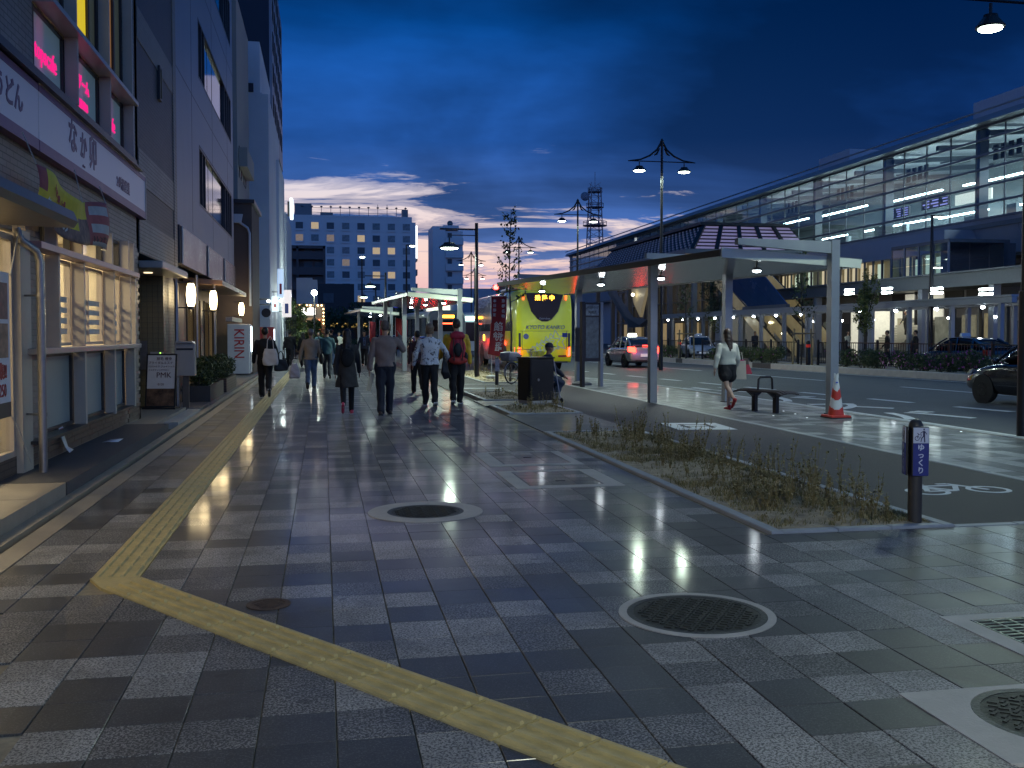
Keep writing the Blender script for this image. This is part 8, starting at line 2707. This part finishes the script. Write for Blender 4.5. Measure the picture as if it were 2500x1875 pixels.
# -- others farther on
person('person in a dark wine jacket walking ahead, between phone man and flower jacket', 2.42, 25.8, R(2), 1.64, WINE, BLACKC2, (SHB,), HBLK, 'short', (.30, .1), (-.30, .4), (-.3, .15, .2), (.3, .1, .4), .84, 1.05, 1.0, voxel=.016)
p7, P7 = person('man in a tan jacket, jeans and grey cap carrying plastic bags', -.36, 28.6, R(0), 1.68, TANJ, JEAN, (SHBR, SHB), HGRY, 'crop', (-.28, .45), (.20, .05), (.0, .30, .1), (.1, .2, .4), .84, 1.04, 1.1, voxel=.015, cap=(M('cap_grey', (.20, .19, .19), .8, var=.2), True))
soft_bag('plastic_bag', 'crumpled white plastic bags in the left hand of the man in the tan jacket', 'bag', (-.82, 28.6, .30), R(5), .30, .2, .42, BAGP, .12, .5, 5, .018)
t = thing('shoulder_bag', 'dark shoulder bag at the right side of the man in the tan jacket', 'bag', (-.06, 28.5, .75))
b = MB(); b.ball((0, 0, .1), .15, 12, 8, (.5, 1, 1.1)); lobj('bag_body', remesh(b, .018, 2), BAGB, t)
b = MB(); b.tube([(.0, -.1, .22), (-.05, -.14, .65), (-.12, 0, .78)], .014, 6); b.build('strap', BAGB, t)
far = dict(voxel=.019)
person('person in a teal jacket partly hidden behind the man in the tan jacket', .12, 35.2, R(0), 1.72, TEAL, JEAND, (SHB,), HBLK, 'short', (.25, .1), (-.28, .3), (-.2, .2, .3), (.25, .2, .3), .84, 1, 1.05, **far)
person('person all in black with a pale shoulder bag far down on the left', -1.55, 47, R(0), 1.72, BLACKC, BLACKC2, (SHB,), HBLK, 'short', (.25, .1), (-.28, .3), (-.2, .2, .3), (.25, .2, .3), .80, 1.05, 1.1, **far)
person('woman with long dark hair in a dark coat beside the garden trees', -.95, 47.5, R(0), 1.62, BLACKC2, BLACKC2, (SHB,), HBLK, 'long', (.25, .1), (-.28, .3), (-.2, .2, .3), (.25, .2, .3), .5, 1.35, 1.0, female=True, long_hair=.2, **far)
person('man in a black T-shirt and blue jeans walking away in the distance', .35, 46.5, R(0), 1.80, BLACKC, JEAN, (SHB,), HBLK, 'short', (.30, .05), (-.30, .4), (-.3, .25, .3), (.25, .25, .3), .92, 1, 1.12, sleeve=.4, **far)
person('person in an open dark jacket and blue shirt walking toward the camera', 1.95, 48.5, R(176), 1.70, NAVYC, BLACKC2, (SHB,), HBLK, 'bob', (.2, .05), (-.2, .3), (.1, .3, .4), (-.1, .3, .4), .84, 1.05, 1.05, shirt=M('shirt_blue', (.10, .16, .32), .7), **far)
person('man in a dark suit and white shirt facing the camera beside the phone man', 2.30, 37.0, R(178), 1.72, WINE, BLACKC2, (SHB,), HBLK, 'short', (.15, .05), (-.15, .2), (.15, .15, .6), (.3, .2, 1.2), .84, 1, 1.02, shirt=M('shirt_white', (.6, .6, .58), .7), voxel=.016)
for k_, (x, y, tp, rt, lab) in enumerate(((-.3, 62, TEAL, 180, 'small distant person in teal facing the camera in front of the lit restaurant'), (1.0, 66, WHS, 180, 'small distant person in a pale top near the street end'), (.35, 60, CHAR, 0, 'small distant dark dressed person walking away near the street end'))):
    person(lab, x, y, R(rt), 1.66, tp, BLACKC2, (SHB,), HBLK, 'short', (.2, .1), (-.2, .3), voxel=.025)

# -- woman on the bus platform
pw, PW_ = person('woman in a cream sweater, black shorts and red shoes walking on the bus platform', 8.12, 18.95, R(8), 1.63, WHS, BLACKC, (SHR,), HBRN, 'long',
                 (-.32, .55), (.10, .02), (-.25, .38, .25), (.05, .30, .55), .93, 1.0, 1.2, female=True, short_legs=True, skin=M('skin_light', (.50, .33, .24), .5, var=.06, scale=9), long_hair=.16, sleeve=.88, voxel=.0125)
h_ = wpos(pw, PW_['RA'][2] + PW_['RA'][3] * .05)
t = thing('shopping_bag', 'cream paper shopping bag on the arm of the woman on the bus platform', 'bag', (h_[0] + .06, h_[1] - .06, .62), R(-18))
b = MB(); b.loft([[(-.15, -.05, 0), (.15, -.05, 0), (.15, .05, 0), (-.15, .05, 0)], [(-.13, -.045, .38), (.13, -.045, .38), (.13, .045, .38), (-.13, .045, .38)]]); b.build('bag_body', M('bag_cream', (.55, .48, .38), .6, var=.08, scale=4), t)
b = MB(); b.box(-.10, .10, -.05, .05, .381, .40); b.build('pink_rim', M('bag_pink', (.5, .03, .14), .5), t)
b = MB(); b.tube([(-.07, -.045, .38), (-.05, -.02, .55), (.05, -.02, .55), (.07, -.045, .38)], .005, 5); b.build('handle', BAGW, t)
t = thing('hand_bag', 'small red and brown bag behind the cream shopping bag', 'bag', (h_[0] + .26, h_[1] + .06, .72), R(-10))
b = MB(); b.loft([[(-.11, -.06, 0), (.13, -.06, 0), (.13, .06, 0), (-.11, .06, 0)], [(-.06, -.04, .22), (.06, -.04, .22), (.06, .04, .22), (-.06, .04, .22)]]); bevel(b.build('bag_body', M('bag_red', (.32, .02, .04), .5, var=.15), t), .01)
b = MB(); b.loft([[(-.061, -.045, .2), (.061, -.045, .2), (.061, .045, .2), (-.061, .045, .2)], [(-.04, -.03, .33), (.04, -.03, .33), (.04, .03, .33), (-.04, .03, .33)]]); b.build('flap', SHBR, t)
b = MB(); lw = wpos(pw, PW_['LA'][2]);

# -- seated man with a cap, side on, behind the cabinet
ST_ = thing('folding_stool', 'low folding stool under the seated man behind the black cabinet', 'stool', (5.12, 22.62, 0), R(-80))
b = MB(); b.box(-.19, .19, -.17, .17, .41, .44); b.build('seat', M('stool_tan', (.30, .24, .15), .7, var=.1), ST_)
for sd in (-1, 1):
    b = MB(); b.tube([(sd * .17, -.16, .41), (sd * .17, .18, .0)], .012, 6); b.tube([(sd * .155, .16, .41), (sd * .155, -.18, .0)], .012, 6); b.build('leg', STEEL, ST_)
ps, PS_ = person('seated older man in dark blue work clothes and navy cap beside the cabinet', 5.12, 22.62, R(-80), 1.68, NAVYC, NAVY2, (SHB,), HGRY, 'crop',
                 (1.42, 1.95), (1.25, 1.80), (.35, .15, .45), (.40, .12, .5), .86, 1.05, 1.15, sit=.545, lean=.16, cap=(M('cap_navy', (.012, .014, .03), .7, var=.15), True), skin=M('skin_tan', (.30, .155, .09), .55, var=.1, scale=9))

# -- people in the station forecourt, seen over the railing
for k_, (x, y, rt, tp, bt, lab) in enumerate(((27.4, 44.3, 60, BLACKC, BLACKC2, 'man in a dark suit behind the railing, the left one of the pair'), (28.1, 43.0, 60, BLACKC2, BLACKC, 'man in a dark jacket behind the railing, the right one of the pair'), (29.2, 51.2, 200, WHS, BLACKC2, 'person in a white shirt beside a walkway post in the forecourt'), (24.6, 30.2, 80, M('jacket_grey', (.16, .18, .20), .8), BLACKC2, 'person in a grey jacket at the right edge beyond the blue taxi'), (39.6, 61.8, 100, BLACKC, BLACKC2, 'dark dressed person climbing the lit station stairs'), (29.0, 63.0, 180, NAVYC, BLACKC2, 'small dark person behind the railing left of the woman in cream'))):
    person(lab, x, y, R(rt), 1.72, tp, bt, (SHB,), HBLK, 'short', (.15, .05), (-.15, .2), voxel=.022, z=(1.4 if k_ == 4 else 0))

# =================================================================== WEEDS AND DRY GRASS IN THE BEDS
WEED1 = M('weed_olive', (.27, .205, .075), .7, var=.4, scale=4)
WEED2 = M('weed_green', (.17, .155, .05), .7, var=.4, scale=4)
WEED3 = M('weed_straw', (.42, .33, .16), .8, var=.3, scale=4)
rw = random.Random(77)
def weeds(bed_i, dens, tall):
    x0, y0, x1, y1 = BED[bed_i]
    b = MB()
    area = (x1 - x0) * (y1 - y0)
    for _ in range(int(area * dens)):
        u = rw.random(); v_ = rw.random()
        # thicker toward the bike lane side and in clumps
        x = x0 + .15 + (x1 - x0 - .3) * (1 - u ** 1.7); y = y0 + .15 + (y1 - y0 - .3) * v_
        cl_ = mnoise.noise(Vector((x * 1.1, y * .8, 4)))
        if cl_ < -.25 + .25 * rw.random() and rw.random() < .8: continue
        for s_ in range(rw.randint(2, 4)):
            a = rw.uniform(0, 6.28); ln = rw.uniform(.025, .09) * (1.3 if cl_ > .1 else .9); w_ = rw.uniform(.002, .005)
            lean = rw.uniform(.2, .9)
            d_ = V(math.cos(a) * lean, math.sin(a) * lean, 1); d_ /= np.linalg.norm(d_)
            sd = V(-math.sin(a), math.cos(a), 0) * w_
            p = V(x + rw.gauss(0, .02), y + rw.gauss(0, .02), .0); m_ = p + d_ * ln * .6; e = m_ + V(d_[0] * 1.6, d_[1] * 1.6, .25) * ln * .5
            b.cur = rw.choices((0, 1, 2), (.42, .3, .28))[0]
            b.add([p - sd, p + sd, m_ + sd * .8, m_ - sd * .8, e], [(0, 1, 2, 3), (3, 2, 4)])
    o = b.build('dry_grass', [WEED1, WEED2, WEED3]); stuff(o); o['label'] = 'dry weedy grass growing in the planting bed, ' + ('nearest the camera' if bed_i == 0 else ('by the black cabinet' if bed_i == 1 else ('beyond the cabinet' if bed_i == 2 else 'around the flag and lamp post')))
    # tall stems with small leaves
    for k in range(tall):
        u = rw.random()
        x = x0 + .25 + (x1 - x0 - .4) * (1 - u ** 1.4 * .9); y = y0 + .3 + (y1 - y0 - .6) * (rw.random())
        h_ = rw.uniform(.14, .46) * (1.15 if x > .5 * (x0 + x1) else .8)
        b = MB()
        t = thing('tall_weed', 'thin tall weed with small olive leaves in the %s planting bed' % ('large nearest', 'small cabinet', 'narrow middle', 'far flag')[bed_i], 'weed', (x, y, 0), group='tall weeds in the planting beds')
        nst = rw.randint(2, 4)
        for q in range(nst):
            a = rw.uniform(0, 6.28); lean = rw.uniform(.02, .22)
            top = V(math.cos(a) * lean * h_ * 1.3, math.sin(a) * lean * h_ * 1.3, h_ * rw.uniform(.6, 1))
            mid = top * .5 + V(rw.gauss(0, .012), rw.gauss(0, .012), 0)
            b.cur = 0
            b.tube([(rw.gauss(0, .012), rw.gauss(0, .012), 0), mid, top], [.0035, .0028, .0015], 4)
            for m_ in range(int(13 + h_ * 22)):
                f = rw.uniform(.2, 1.02)
                c = mid * (f * 2) if f < .5 else mid + (top - mid) * (f * 2 - 1)
                d_ = V(rw.gauss(0, 1), rw.gauss(0, 1), rw.gauss(.35, .5)); d_ /= np.linalg.norm(d_)
                sd = np.cross(d_, V(0, 0, 1)); sd /= np.linalg.norm(sd) + 1e-6
                L_ = rw.uniform(.02, .055) * (1.25 - f * .5)
                b.cur = rw.choices((0, 1, 2), (.55, .33, .12))[0]
                b.add([c, c + d_ * L_ * .5 + sd * L_ * .27, c + d_ * L_, c + d_ * L_ * .5 - sd * L_ * .27], [(0, 1, 2, 3)])
        b.build('stems', [WEED1, WEED2, WEED3], t)


weeds(0, 800, 150)
weeds(1, 260, 14)
weeds(2, 200, 10)
weeds(3, 120, 16)
